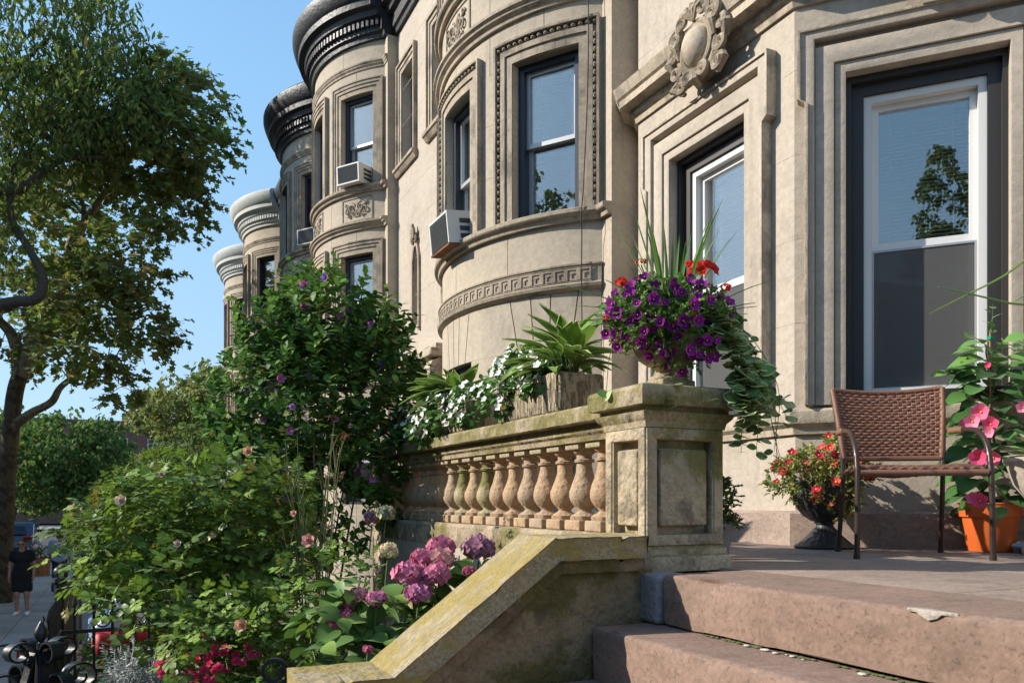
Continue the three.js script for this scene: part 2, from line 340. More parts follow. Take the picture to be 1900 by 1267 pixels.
const sillProfile = (y0, y1, o) => [[-0.05, y0], [o * 0.45, y0], [o * 0.55, lerp(y0, y1, 0.35)], [o * 0.9, lerp(y0, y1, 0.5)], [o, lerp(y0, y1, 0.62)], [o, lerp(y0, y1, 0.93)], [o * 0.92, y1], [-0.05, y1 + 0.012]];
const bandProfile = (y0, y1, o) => [[-0.05, y0], [o * 0.3, y0], [o * 0.35, lerp(y0, y1, 0.25)], [o * 0.7, lerp(y0, y1, 0.45)], [o * 0.75, lerp(y0, y1, 0.6)], [o, lerp(y0, y1, 0.75)], [o, y1 - 0.004], [-0.05, y1 + 0.02]];
const corniceProfile = [[-0.05, 9.84], [0.05, 9.84], [0.06, 9.90], [0.10, 9.93], [0.10, 10.10], [0.17, 10.14], [0.19, 10.22], [0.28, 10.25], [0.29, 10.34], [0.33, 10.38], [0.37, 10.48], [0.39, 10.55], [0.39, 10.62], [0.33, 10.68], [-0.05, 10.76]];

// leafy scrollwork: spiral tubes laid on a plane (local x, y), built once as merged geometry
function spiral(x, y, r, turns, dir, th, a0 = 0) {
  const pts = []; const n = Math.round(18 * turns);
  for (let i = 0; i <= n; i++) { const t = i / n, a = a0 + dir * t * turns * 2 * PI, q = r * (1 - 0.85 * t); pts.push(V(x + q * Math.cos(a), y + q * Math.sin(a), 0.012 * Math.sin(t * PI))); }
  return limb(pts, pts.map((_, i) => th * (1 - 0.45 * i / n)), 6);
}
function carvedPanelGeo(w, h) {
  const th = h * 0.05, g = [];
  for (const s of [-1, 1]) {
    g.push(spiral(s * w * 0.18, h * 0.1, h * 0.28, 1.6, s, th, PI / 2), spiral(s * w * 0.36, -h * 0.08, h * 0.24, 1.5, -s, th, -PI / 2), spiral(s * w * 0.40, h * 0.27, h * 0.12, 1.2, s, th * 0.8, 0));
    g.push(spiral(s * w * 0.10, -h * 0.25, h * 0.15, 1.3, -s, th * 0.9, 0), spiral(s * w * 0.27, -h * 0.33, h * 0.1, 1.1, s, th * 0.8, 1));
    g.push(limb([V(s * w * 0.02, -h * 0.4, 0), V(s * w * 0.2, -h * 0.2, 0.01), V(s * w * 0.30, h * 0.15, 0.01), V(s * w * 0.42, h * 0.3, 0)], [th, th * 1.2, th, th * 0.5], 6));
  }
  g.push(new THREE.SphereGeometry(h * 0.12, 10, 8).scale(1, 1.3, 0.45), new THREE.SphereGeometry(h * 0.07, 8, 6).scale(1, 1, 0.5).translate(0, h * 0.3, 0));
  return merge(g);
}
const carveGeo = carvedPanelGeo(0.5, 0.26);
const eggGeo = merge([new THREE.SphereGeometry(0.5, 8, 6)], 0.9);

function bowHouse(name, label, o) {
  const { cz, cornice = M.cornice, wallMat = M.stoneGrey, trim = M.trimGrey, flat = null, detail = 0, frame = M.navy, sash = M.navy } = o;
  const h = thing(name, label, 'house', [0, 0, 0], 'row of bow-fronted stone houses');
  const B = (nm, m, ...a) => part(nm, bowBlock(cz, ...a), m, h);
  const ends = [PE, -PE];
  // mortar core just behind the stones, in bands without openings
  const core = [];
  for (const [a, b] of [[0, 2.45], [3.85, 5.03], [6.48, 7.55], [9.05, 9.84]]) core.push(bowBlock(cz, PE, -PE, a, b, -0.26, -0.012));
  part('wall_core', core, M.joint, h);
  const angles = [PE, 34 + 9, 34 - 9, 9, -9, -34 + 9, -34 - 9, -PE];
  const piers = [[0, 1], [2, 3], [4, 5], [6, 7]];
  // window storeys: piers of two or three stones each
  for (const [y0, y1, hs] of [[2.45, 3.85, [0, 0.5, 1]], [5.03, 6.48, [0, 0.34, 0.68, 1]], [7.55, 9.05, [0, 0.34, 0.68, 1]]])
    for (const [i, j] of piers) for (let k = 0; k < hs.length - 1; k++) B('wall_stone', wallMat, angles[i], angles[j], lerp(y0, y1, hs[k]) + 0.0015, lerp(y0, y1, hs[k + 1]) - 0.0015, -0.24, 0);
  const row = (y0, y1, cuts) => { for (let k = 0; k < cuts.length - 1; k++) B('wall_stone', wallMat, cuts[k] - (k ? GAP : 0), cuts[k + 1] + (k < cuts.length - 2 ? GAP : 0), y0, y1, -0.011, 0); };
  row(0, 1.2, [PE, 17, -17, -PE]); row(1.204, 2.45, [PE, 34, 0, -34, -PE]);
  if (detail) {   // splayed voussoirs under the key-pattern band
    const top = [PE, 42.8, 35.8, 30.2, 24.0, 7.8, 2.2, -2.2, -7.8, -24, -30.2, -36, -PE], bot = [PE, 41.0, 35.4, 31.2, 26.6, 5.6, 1.6, -1.6, -5.6, -26.6, -31, -35.4, -PE];
    for (let k = 0; k < top.length - 1; k++) part('voussoir', bowBlock(cz, bot[k] - 0.16, bot[k + 1] + 0.16, 3.85, 4.33, -0.011, 0, top[k] - 0.16, top[k + 1] + 0.16), wallMat, h);
  } else row(3.85, 4.33, [PE, 17, -17, -PE]);
  row(4.56, 4.93, [PE, 23.2, 0, -23, -PE]); row(6.48, 6.86, [PE, 34, 17, 0, -17, -34, -PE]); row(6.98, 7.45, [PE, 17, -17, -PE]); row(9.05, 9.42, [PE, 34, 0, -34, -PE]); row(9.53, 9.86, [PE, 26, 0, -26, -PE]);
  const zn = cz + 1.75, zf = cz - 1.75;
  const full = [[XF + 0.001, zn], ...arcPath(cz, PE, -PE), [XF + 0.001, zf]];
  part('lower_band', sweep([[-0.05, 4.33], [0.01, 4.33], [0.05, 4.355], [0.06, 4.38], [0.03, 4.40], [0.03, 4.535], [0.045, 4.545], [0.045, 4.56], [-0.05, 4.57]], arcPath(cz, PE, -PE)), trim, h);
  part('sill_course', sweep(sillProfile(4.93, 5.03, 0.09), full), trim, h);
  part('string_course', sweep(bandProfile(6.86, 6.98, 0.10), full), trim, h);
  part('sill_course', sweep(sillProfile(7.45, 7.55, 0.09), full), trim, h);
  part('frieze_moulding', sweep(bandProfile(9.42, 9.53, 0.05), full), trim, h);
  part('cornice', sweep(corniceProfile, full), cornice, h);
  const den = [];
  for (let a = PE - 1; a > -PE; a -= 2.2) den.push(bowBlock(cz, a, a - 1.15, 10.0, 10.09, 0.09, 0.16));
  const dn = part('dentils', den, cornice, h, 0); dn.userData.kind = 'stuff';
  // end strips and returns
  part('end_pilaster', bx(XF, XF + 0.4, 0, 9.835, cz + 1.6, zn), wallMat, h);
  part('end_pilaster', bx(XF, XF + 0.4, 0, 9.835, zf, cz - 1.6), wallMat, h);
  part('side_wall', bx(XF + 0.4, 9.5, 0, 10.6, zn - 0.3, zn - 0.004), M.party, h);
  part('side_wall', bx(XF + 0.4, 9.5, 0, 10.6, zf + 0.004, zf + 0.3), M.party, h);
  part('roof', [bx(XF + 0.02, 9.5, 10.6, 10.7, zf, zn), bowBlock(cz, PE, -PE, 10.62, 10.7, -1.4, 0)], M.slate, h);
  // windows with their architraves
  for (const [y0, y1, lv] of [[2.45, 3.85, 0], [5.03, 6.48, 1], [7.55, 9.05, 2]]) for (const p of WIN) {
    const m = wallFrame(CX - (R * Math.cos(rad(9)) - 0.12) * Math.cos(rad(p)), cz + (R * Math.cos(rad(9)) - 0.12) * Math.sin(rad(p)), -Math.cos(rad(p)), Math.sin(rad(p)));
    const w = 2 * (R - 0.12) * Math.sin(rad(9)) - 0.004;
    windowUnit(h, m, 0, y0 + 0.004, 0, w, y1 - y0 - 0.006, { frame, sash: o.sashFor?.(lv, p) ?? sash, fw: 0.055, slats: o.slatsFor?.(lv, p) ?? 0, curtain: lv && p === 0 ? 0.6 : 0 });
    if (!lv) continue;
    const yt = y1 + 0.18;
    // stepped architrave: inner, outer
    part('architrave', [
      bowBlock(cz, p + 11, p + 9, y0 + 0.002, y1, -0.005, 0.018), bowBlock(cz, p - 9, p - 11, y0 + 0.002, y1, -0.005, 0.018), bowBlock(cz, p + 11, p - 11, y1, y1 + 0.08, -0.005, 0.018),
      bowBlock(cz, p + 12.4, p + 11, y0 + 0.002, y1 + 0.08, -0.005, 0.034), bowBlock(cz, p - 11, p - 12.4, y0 + 0.002, y1 + 0.08, -0.005, 0.034), bowBlock(cz, p + 12.4, p - 12.4, y1 + 0.08, y1 + 0.13, -0.005, 0.034),
      bowBlock(cz, p + 14, p + 13.4, y0 + 0.002, yt, -0.005, 0.062), bowBlock(cz, p - 13.4, p - 14, y0 + 0.002, yt, -0.005, 0.062), bowBlock(cz, p + 14, p - 14, yt, yt + 0.02, -0.005, 0.062),
      ...(detail && lv === 1 ? [] : [bowBlock(cz, p + 13.4, p + 12.4, y0 + 0.002, yt, -0.005, 0.048), bowBlock(cz, p - 12.4, p - 13.4, y0 + 0.002, yt, -0.005, 0.048), bowBlock(cz, p + 12.4, p - 12.4, y1 + 0.13, yt, -0.005, 0.048)]),
    ], trim, h);
    if (detail && lv === 1 && p > -10) {  // egg and dart
      const put = (a, y, sy) => { const e = mesh('egg', eggGeo, trim, h), d = R + 0.026; e.position.set(CX - d * Math.cos(rad(a)), y, cz + d * Math.sin(rad(a))); e.rotation.y = rad(a); e.scale.set(0.05, sy ? 0.05 : 0.036, sy ? 0.036 : 0.05); };
      for (let y = y0 + 0.04; y < y1 + 0.1; y += 0.066) { put(p + 12.9, y, 1); put(p - 12.9, y, 1); }
      for (let a = p + 12.9; a > p - 13; a -= 1.72) put(a, y1 + 0.155, 0);
    }
    if (lv === 2) {   // carved panel below the upper sill
      part('panel_frame', [bowBlock(cz, p + 8.6, p + 8, 7.02, 7.40, -0.005, 0.012), bowBlock(cz, p - 8, p - 8.6, 7.02, 7.40, -0.005, 0.012), bowBlock(cz, p + 8, p - 8, 7.02, 7.035, -0.005, 0.012), bowBlock(cz, p + 8, p - 8, 7.385, 7.40, -0.005, 0.012)], trim, h);
      const c = mesh('carved_panel', carveGeo, trim, h), d = R * Math.cos(rad(7)) + 0.012; c.position.set(CX - d * Math.cos(rad(p)), 7.21, cz + d * Math.sin(rad(p))); c.rotation.y = Math.atan2(-Math.cos(rad(p)), Math.sin(rad(p))); c.scale.set(1, 1.2, 1.2);
    }
  }
  if (detail) {   // key pattern: raised meander pieces
    const q = 3.05, kw = (a, b, y0, y1) => bowBlock(cz, a, b, y0, y1, 0.028, 0.039);
    for (let a = PE - 2.4; a - q > -PE + 1; a -= q) {
      const t = 0.42, y0 = 4.415, y1 = 4.52, s = 0.014;
      part('key_motif', [kw(a, a - q + 0.5, y1 - s, y1), kw(a, a - t, y0, y1 - s), kw(a - t, a - q + 1.1, y0, y0 + s), kw(a - q + 1.1 + t, a - q + 1.1, y0 + s, y1 - 0.034), kw(a - q + 1.1 + t, a - 1.05, y1 - 0.048, y1 - 0.034), kw(a - q + 0.5, a - q + 0.02, y0, y1)], trim, h);
    }
    part('band_edge', [bowBlock(cz, PE - 1.6, -PE + 1.6, 4.402, 4.408, 0.028, 0.037), bowBlock(cz, PE - 1.6, -PE + 1.6, 4.527, 4.533, 0.028, 0.037)], trim, h);
  }
  if (flat) {      // flat part of the front further along the street
    const [fa, fb, wins, slots] = flat, X = XF + 0.16, m = wallFrame(X, fb, -1, 0), W = fa - fb;
    const sh = poly([[0, 0], [W, 0], [W, 9.86], [0, 9.86]]);
    for (const [z0, z1, y0, y1] of wins) sh.holes.push(new THREE.Path([[z0 - fb, y0], [z0 - fb, y1], [z1 - fb, y1], [z1 - fb, y0]].map(p => new THREE.Vector2(...p))));
    for (const [z, y0, y1] of slots) { const x = z - fb, a = 0.12; sh.holes.push(new THREE.Path([[x - a, y0], [x - a, y1], [x - a * 0.35, y1 + 0.2], [x + a * 0.35, y1 + 0.2], [x + a, y1], [x + a, y0]].map(p => new THREE.Vector2(...p)))); }
    part('flat_wall', extrude(sh, 0.3).translate(0, 0, -0.3).applyMatrix4(m), M.stone, h);
    part('cornice', sweep(corniceProfile, [[X, fa], [X, fb]]), cornice, h);
    const jt = []; for (const y of [5.55, 6.1, 6.65, 7.2, 7.75, 8.3, 8.85, 9.4]) jt.push(bx(0.02, W - 0.02, y, y + 0.004, -0.004, 0.0012).applyMatrix4(m));
    part('joint_lines', jt, M.trim, h);
    for (const [z0, z1, y0, y1] of wins) {
      windowUnit(h, m, (z0 + z1) / 2 - fb, y0, -0.2, z1 - z0, y1 - y0, { frame: M.navy, sash: M.alu, fw: 0.05, curtain: 0.5 });
      const x0 = z0 - fb, x1 = z1 - fb, st = (w0, w1, d) => extrude(poly([[x0 - w1, y0], [x0 - w0, y0], [x0 - w0, y1 + w0], [x1 + w0, y1 + w0], [x1 + w0, y0], [x1 + w1, y0], [x1 + w1, y1 + w1], [x0 - w1, y1 + w1]]), d).applyMatrix4(m);
      part('architrave', [st(0.0, 0.07, 0.02), st(0.07, 0.13, 0.035), st(0.13, 0.16, 0.06)], trim, h);
      part('window_sill', sweep([[-0.05, y0 - 0.12], [0.04, y0 - 0.12], [0.08, y0 - 0.06], [0.1, y0 - 0.05], [0.1, y0 - 0.002], [-0.05, y0 - 0.001]], [[X, z1 + 0.2], [X, z0 - 0.2]]), trim, h);
    }
    for (const [z, y0, y1] of slots) {
      const x = z - fb;
      part('slot_pane', bx(x - 0.11, x + 0.11, y0 + 0.01, y1 + 0.18, -0.19, -0.186).applyMatrix4(m), M.glass, h);
      part('slot_back', bx(x - 0.14, x + 0.14, y0 - 0.02, y1 + 0.22, -0.34, -0.31).applyMatrix4(m), M.room, h);
      part('slot_surround', [extrude(poly([[x - 0.17, y0 - 0.1], [x - 0.12, y0 - 0.1], [x - 0.12, y1], [x - 0.05, y1 + 0.2], [x + 0.05, y1 + 0.2], [x + 0.12, y1], [x + 0.12, y0 - 0.1], [x + 0.17, y0 - 0.1], [x + 0.17, y1 + 0.03], [x + 0.07, y1 + 0.27], [x - 0.07, y1 + 0.27], [x - 0.17, y1 + 0.03]]), 0.035)].map(g => g.applyMatrix4(m)), trim, h);
      part('slot_ornament', [spiral(-0.06, 0, 0.06, 1.2, 1, 0.02), spiral(0.06, 0, 0.06, 1.2, -1, 0.02, PI), new THREE.SphereGeometry(0.05, 10, 8).scale(0.9, 1.6, 0.8).translate(0, 0.06, 0.02), limb([V(0, 0.1, 0.02), V(0, 0.24, 0.03)], [0.045, 0.02]), limb([V(-0.04, 0.02, 0.02), V(-0.06, 0.17, 0.03)], [0.03, 0.02]), limb([V(0.04, 0.02, 0.02), V(0.06, 0.17, 0.03)], [0.03, 0.02])].map(g => g.translate(x, y1 + 0.28, 0.04).applyMatrix4(m)), M.carved, h);
    }
    part('roof', bx(X, 9.5, 10.6, 10.7, fb, fa), M.slate, h);
  }
  return h;
}
bowHouse('bow_front_house', 'tan stone bow-fronted house with key-pattern band and egg-and-dart window frames, nearest bow', {
  cz: -7.55, detail: 1, wallMat: M.stoneGrey, trim: M.trimGrey, slatsFor: (lv, p) => lv === 1 && p === 34 ? 58 : 0, sashFor: (lv, p) => lv === 1 && p === 34 ? M.alu : M.alu,
  flat: [-9.3, -12.3, [[-12.05, -11.5, 7.68, 9.12], [-10.65, -9.95, 7.68, 9.12]], [[-11.35, 5.1, 6.05], [-10.1, 5.1, 6.05]]],
});
bowHouse('bow_front_house', 'stone bow-fronted house with tall black cornice and carved panel, second bow from the balustrade', { cz: -14.05, sash: M.alu });
bowHouse('bow_front_house', 'stone bow-fronted house with black cornice in dappled tree shade, third bow along', { cz: -17.4, sash: M.navy, flat: [-19.15, -21.8, [[-20.9, -20.2, 7.68, 9.12]], []] });
bowHouse('bow_front_house', 'stone bow-fronted house with pale grey-white cornice, the nearer of the two', { cz: -23.55, cornice: M.corniceWhite, flat: [-25.3, -26.75, [], []] });
bowHouse('bow_front_house', 'farthest stone bow-fronted house with pale grey-white cornice against the sky', { cz: -28.5, cornice: M.corniceWhite, flat: [-30.25, -34, [[-32.6, -31.9, 7.68, 9.12]], []] });

// entrance hood with scroll console beside the nearest bow
{
  const h = thing('door_console', 'carved stone scroll console at the foot of the nearest bow', 'console', [3.56, 3.95, -9.42]);
  const sp = []; const pr = [];
  for (let i = 0; i <= 20; i++) { const a = i / 20 * 2 * PI * 0.95; sp.push([-0.05 + 0.13 * Math.cos(a) * (1 - i / 50), 0.12 + 0.13 * Math.sin(a) * (1 - i / 50)]); }
  part('scroll', extrude(poly([[-0.2, 0.27], [-0.24, 0.18], [-0.22, 0.05], [-0.13, -0.02], [-0.08, -0.16], [0.0, -0.36], [0.12, -0.42], [0.2, -0.4], [0.2, 0.3], [-0.1, 0.32]]), 0.2, 0.015).rotateY(0).translate(0, 0, -0.1), M.trim, h);
  part('volute', [spiral(-0.07, 0.13, 0.11, 1.7, 1, 0.03).translate(0, 0, 0.11), limb([V(-0.1, 0, 0.1), V(-0.03, -0.15, 0.12), V(0.02, -0.3, 0.11)], [0.03, 0.045, 0.02])], M.carved, h);
  part('hood', [bx(-0.25, 0.5, 0.32, 0.42, -2.2, 0.2, 0.02), bx(-0.15, 0.5, 0.42, 0.5, -2.1, 0.1, 0.02)], M.trim, h);
}

// ---------------------------------------------------------------- near house: angled bay on the terrace
const FL = 2.225;                                     // terrace level
const BN = [-0.755, 0.656], BT = [0.656, 0.755];      // normal and direction of the angled facet
const cornerAB = [3.8, -3.83], endB = [3.8 + BT[0] * 1.47, -3.83 + BT[1] * 1.47];
const faceA = wallFrame(3.8, -5.55, -1, 0), faceB = wallFrame(...cornerAB, ...BN);
{
  const h = thing('bay_house', 'cream stone house with angled bay, white sash windows and carved cartouche behind the terrace', 'house');
  const bayPath = [[endB[0] - 0.001, endB[1]], cornerAB, [3.8, -5.55], [4.0, -5.78]];
  const top = 10.4;
  const panel = (m, W, x0, x1, nm) => {
    const sh = poly([[0, 2.94], [W, 2.94], [W, top], [0, top]]);
    sh.holes.push(new THREE.Path([[x0, 3.1], [x0, 5.13], [x1, 5.13], [x1, 3.1]].map(p => new THREE.Vector2(...p))));
    sh.holes.push(new THREE.Path([[x0, 6.6], [x0, 8.4], [x1, 8.4], [x1, 6.6]].map(p => new THREE.Vector2(...p))));
    part(nm, extrude(sh, 0.28).translate(0, 0, -0.28).applyMatrix4(m), M.stone, h);
    const jt = [[0, W, 6.12], ...[3.62, 4.15, 4.68, 5.21].flatMap(y => [[0, x0 - 0.235, y], [x1 + 0.235, W, y]])].filter(q => q[1] - q[0] > 0.02);
    part('joint_lines', jt.map(([a, b, y]) => bx(a + 0.002, b - 0.002, y, y + 0.003, -0.004, 0.0012).applyMatrix4(m)), M.trim, h);
    // surround: inner fillet, flat field, roll moulding with ears
    const U = (w0, w1, yb, d, z = 0) => extrude(poly([[x0 - w1, yb], [x0 - w0, yb], [x0 - w0, 5.13 + w0], [x1 + w0, 5.13 + w0], [x1 + w0, yb], [x1 + w1, yb], [x1 + w1, 5.13 + w1], [x0 - w1, 5.13 + w1]]), d, 0.004).translate(0, 0, z).applyMatrix4(m);
    part('window_surround', [U(0.0, 0.062, 3.094, 0.022), U(0.066, 0.175, 3.094, 0.04)], M.stone, h);
    const e = 0.045, o0 = 0.178, o1 = 0.232, ye = 4.99, yt = 5.13 + 0.285, yi = yt - 0.07;
    const ear = (w, d, inset) => { const a = x0 - o0 + inset, b = x1 + o0 - inset; return extrude(poly([[a - w, 3.094], [a, 3.094], [a, yi - inset], [b, yi - inset], [b, 3.094], [b + w, 3.094], [b + w, ye - 0.03], [b + w + e, ye], [b + w + e, yt - inset], [a - w - e, yt - inset], [a - w - e, ye], [a - w, ye - 0.03]]), d, 0.008).applyMatrix4(m); };
    part('eared_moulding', [ear(0.052, 0.062, 0)], M.stone, h);
    const rim = (a, b, d) => { const q0 = x0 - o0 - 0.052, q1 = x1 + o0 + 0.052; return extrude(poly([[q0 - b, 3.094], [q0 - a, 3.094], [q0 - a, ye - 0.035], [q0 - e - a, ye - 0.005], [q0 - e - a, yt - 0.018], [q1 + e + a, yt - 0.018], [q1 + e + a, ye - 0.005], [q1 + a, ye - 0.035], [q1 + a, 3.094], [q1 + b, 3.094], [q1 + b, ye - 0.03], [q1 + e + b, ye], [q1 + e + b, yt], [q0 - e - b, yt], [q0 - e - b, ye], [q0 - b, ye - 0.03]]), d, 0.003).applyMatrix4(m); };
    part('eared_moulding', [rim(-0.016, 0.004, 0.082)], M.trim, h);
    // black timber casing, then the white window set back
    const C = (a, b, y0, y1, z0, z1) => bx(a, b, y0, y1, z0, z1).applyMatrix4(m);
    part('casing', [C(x0 + 0.001, x0 + 0.10, 3.1, 5.129, -0.24, -0.10), C(x1 - 0.10, x1 - 0.001, 3.1, 5.129, -0.24, -0.10), C(x0 + 0.10, x1 - 0.10, 5.02, 5.129, -0.24, -0.10), C(x0 + 0.001, x0 + 0.03, 3.1, 5.128, -0.10, -0.055), C(x1 - 0.03, x1 - 0.001, 3.1, 5.128, -0.10, -0.055), C(x0 + 0.03, x1 - 0.03, 5.09, 5.128, -0.10, -0.055)], M.brownBlack, h);
    part('window_sill', C(x0 + 0.001, x1 - 0.001, 3.095, 3.16, -0.24, 0.03), M.brownBlack, h);
    windowUnit(h, m, (x0 + x1) / 2, 3.16, -0.17, x1 - x0 - 0.202, 1.858, { frame: M.vinyl, sash: M.vinyl, fw: 0.045, sw: 0.04, slats: 72, screen: true, depth: 2.4 });
    windowUnit(h, m, (x0 + x1) / 2, 6.6, -0.14, x1 - x0 - 0.002, 1.798, { frame: M.brownBlack, sash: M.vinyl });
    // muntin lines inside the glass
  };
  panel(faceA, 1.72, 0.445, 1.286, 'front_wall');
  panel(faceB, 1.47, 0.30, 1.17, 'angled_wall');
  part('hidden_facet', sweep([[-0.28, 2.94], [0, 2.94], [0, top], [-0.28, top]], [[3.8, -5.552], [4.0, -5.78]]), M.stone, h);
  part('lower_wall', sweep([[-0.28, 2.44], [-0.012, 2.44], [-0.012, 2.94], [-0.28, 2.94]], bayPath), M.stone, h);
  part('base_course', sweep([[-0.28, FL - 0.4], [0.06, FL - 0.4], [0.06, 2.425], [0.03, 2.44], [-0.28, 2.441]], bayPath), M.base, h);
  part('water_table', sweep([[-0.1, 2.92], [0.012, 2.92], [0.022, 2.96], [0.05, 2.985], [0.055, 3.0], [0.055, 3.06], [0.045, 3.075], [-0.1, 3.094]], bayPath), M.trim, h);
  part('bay_cornice', sweep([[-0.05, 5.60], [0.02, 5.60], [0.03, 5.64], [0.055, 5.655], [0.06, 5.70], [0.15, 5.715], [0.15, 5.77], [0.17, 5.785], [0.19, 5.83], [0.20, 5.86], [0.16, 5.885], [-0.05, 5.93]], bayPath), M.trim, h);
  part('main_wall', [bx(endB[0], endB[0] + 0.3, FL - 0.4, top, endB[1], 3.2)], M.stone, h);
  part('main_base', bx(endB[0] - 0.05, endB[0] - 0.002, FL - 0.4, 2.44, endB[1] + 0.03, 3.2), M.base, h);
  part('roof', bx(3.6, 9.5, top, top + 0.12, -5.79, 3.2), M.slate, h);
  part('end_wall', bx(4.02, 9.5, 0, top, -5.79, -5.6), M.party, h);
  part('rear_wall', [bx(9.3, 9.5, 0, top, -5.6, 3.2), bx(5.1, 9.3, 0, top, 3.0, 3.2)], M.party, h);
  // door to the right of the bay
  const d = new THREE.Group(); d.name = 'door'; h.add(d);
  part('leaf', bx(endB[0] - 0.06, endB[0] - 0.003, 2.45, 4.7, -1.6, -0.5, 0.01), M.brownBlack, d); part('knob', new THREE.SphereGeometry(0.035, 12, 10).translate(endB[0] - 0.1, 3.5, -1.5), M.alu, d);
  // cartouches
  for (const [m, x] of [[faceA, 0.84], [faceB, 0.735]]) {
    const y = 5.74, P = g => g.applyMatrix4(new THREE.Matrix4().makeTranslation(x + 0.14, y - 0.035, 0.085).multiply(new THREE.Matrix4().makeScale(1.0, 0.84, 0.95))).applyMatrix4(m);
    const k = new THREE.Group(); k.name = 'cartouche'; h.add(k);
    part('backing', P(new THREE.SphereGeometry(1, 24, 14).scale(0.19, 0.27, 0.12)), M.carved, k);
    part('oval_boss', P(new THREE.SphereGeometry(1, 26, 18).scale(0.125, 0.165, 0.12).translate(0, -0.01, 0.085)), M.trim, k);
    const ell = (a, b, z, th, s = 0, e = 2 * PI) => { const pts = []; for (let i = 0; i <= 36; i++) { const t = lerp(s, e, i / 36); pts.push(V(a * Math.cos(t), b * Math.sin(t) - 0.01, z)); } return limb(pts, th, 7); };
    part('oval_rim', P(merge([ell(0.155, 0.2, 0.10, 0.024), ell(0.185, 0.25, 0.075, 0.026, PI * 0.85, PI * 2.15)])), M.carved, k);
    part('shell', P(merge([-2, -1, 0, 1, 2].map(i => limb([V(0, 0.20, 0.13), V(i * 0.035, 0.27, 0.16), V(i * 0.058, 0.33 - Math.abs(i) * 0.012, 0.14)], [0.012, 0.02, 0.025], 6)))), M.carved, k);
    const sc = [];
    for (const s of [-1, 1]) {
      const vol = (a, b, r, t, dir, th, a0, z) => sc.push(spiral(s * a, b, r, t, s * dir, th, s > 0 ? a0 : PI - a0).translate(0, 0, z));
      vol(0.115, 0.235, 0.062, 1.5, 1, 0.026, -1.2, 0.13); vol(0.20, 0.15, 0.072, 1.5, -1, 0.03, 1.6, 0.12); vol(0.255, 0.04, 0.058, 1.3, -1, 0.032, 2.4, 0.09);
      vol(0.24, -0.10, 0.066, 1.4, 1, 0.03, 2.0, 0.08); vol(0.20, -0.235, 0.068, 1.4, 1, 0.032, 1.2, 0.07); vol(0.08, -0.245, 0.055, 1.4, -1, 0.026, 2.2, 0.11);
      sc.push(limb([V(s * 0.27, 0.10, 0.06), V(s * 0.31, 0.0, 0.1), V(s * 0.27, -0.08, 0.07)], [0.03, 0.045, 0.025], 7), limb([V(s * 0.22, -0.16, 0.06), V(s * 0.27, -0.24, 0.09), V(s * 0.18, -0.31, 0.06)], [0.025, 0.04, 0.02], 7));
      sc.push(limb([V(s * 0.15, 0.19, 0.1), V(s * 0.2, 0.08, 0.13), V(s * 0.19, -0.02, 0.1)], [0.03, 0.035, 0.02], 7));
    }
    sc.push(limb([V(-0.03, -0.20, 0.1), V(0, -0.30, 0.13), V(0, -0.33, 0.06)], [0.035, 0.04, 0.015], 7));
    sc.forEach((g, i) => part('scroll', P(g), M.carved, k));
  }
}

// ---------------------------------------------------------------- terrace floor
{
  const t = new THREE.Group(); t.name = 'terrace'; scene.add(t); struct(t, 'brownstone terrace at the top of the stoop');
  part('core', [bx(1.95, 4.9, 0, FL - 0.09, -6.5, 1.2)], M.cheek, t);
  const r = rng(9), nose = [-6.35, -4.6, -2.60];
  const tones = [0.95, 1, 1.05].map(k => mat([0.35 * k, 0.275 * k, 0.225 * k], { map: brownMap, bumpMap: stoneBump, bumpScale: 0.0015 }));
  const zs = [-6.5, -5.2, -3.9, -2.62, -1.62, -0.4, 1.2], xs = [2.235, 3.1, 4.0, 4.95];
  for (let i = 0; i < zs.length - 1; i++) for (let j = 0; j < xs.length - 1; j++) { const d = j === 1 ? 0.22 : 0; part('floor_slab', bx(xs[j] + 0.002, xs[j + 1] - 0.002, FL - 0.09, FL - 0.0005 - r() * 0.002, zs[i] + 0.002 + (i ? d : 0), zs[i + 1] - 0.002 + (i < zs.length - 2 ? d : 0), 0.004), tones[Math.floor(r() * 3)], t); }
}

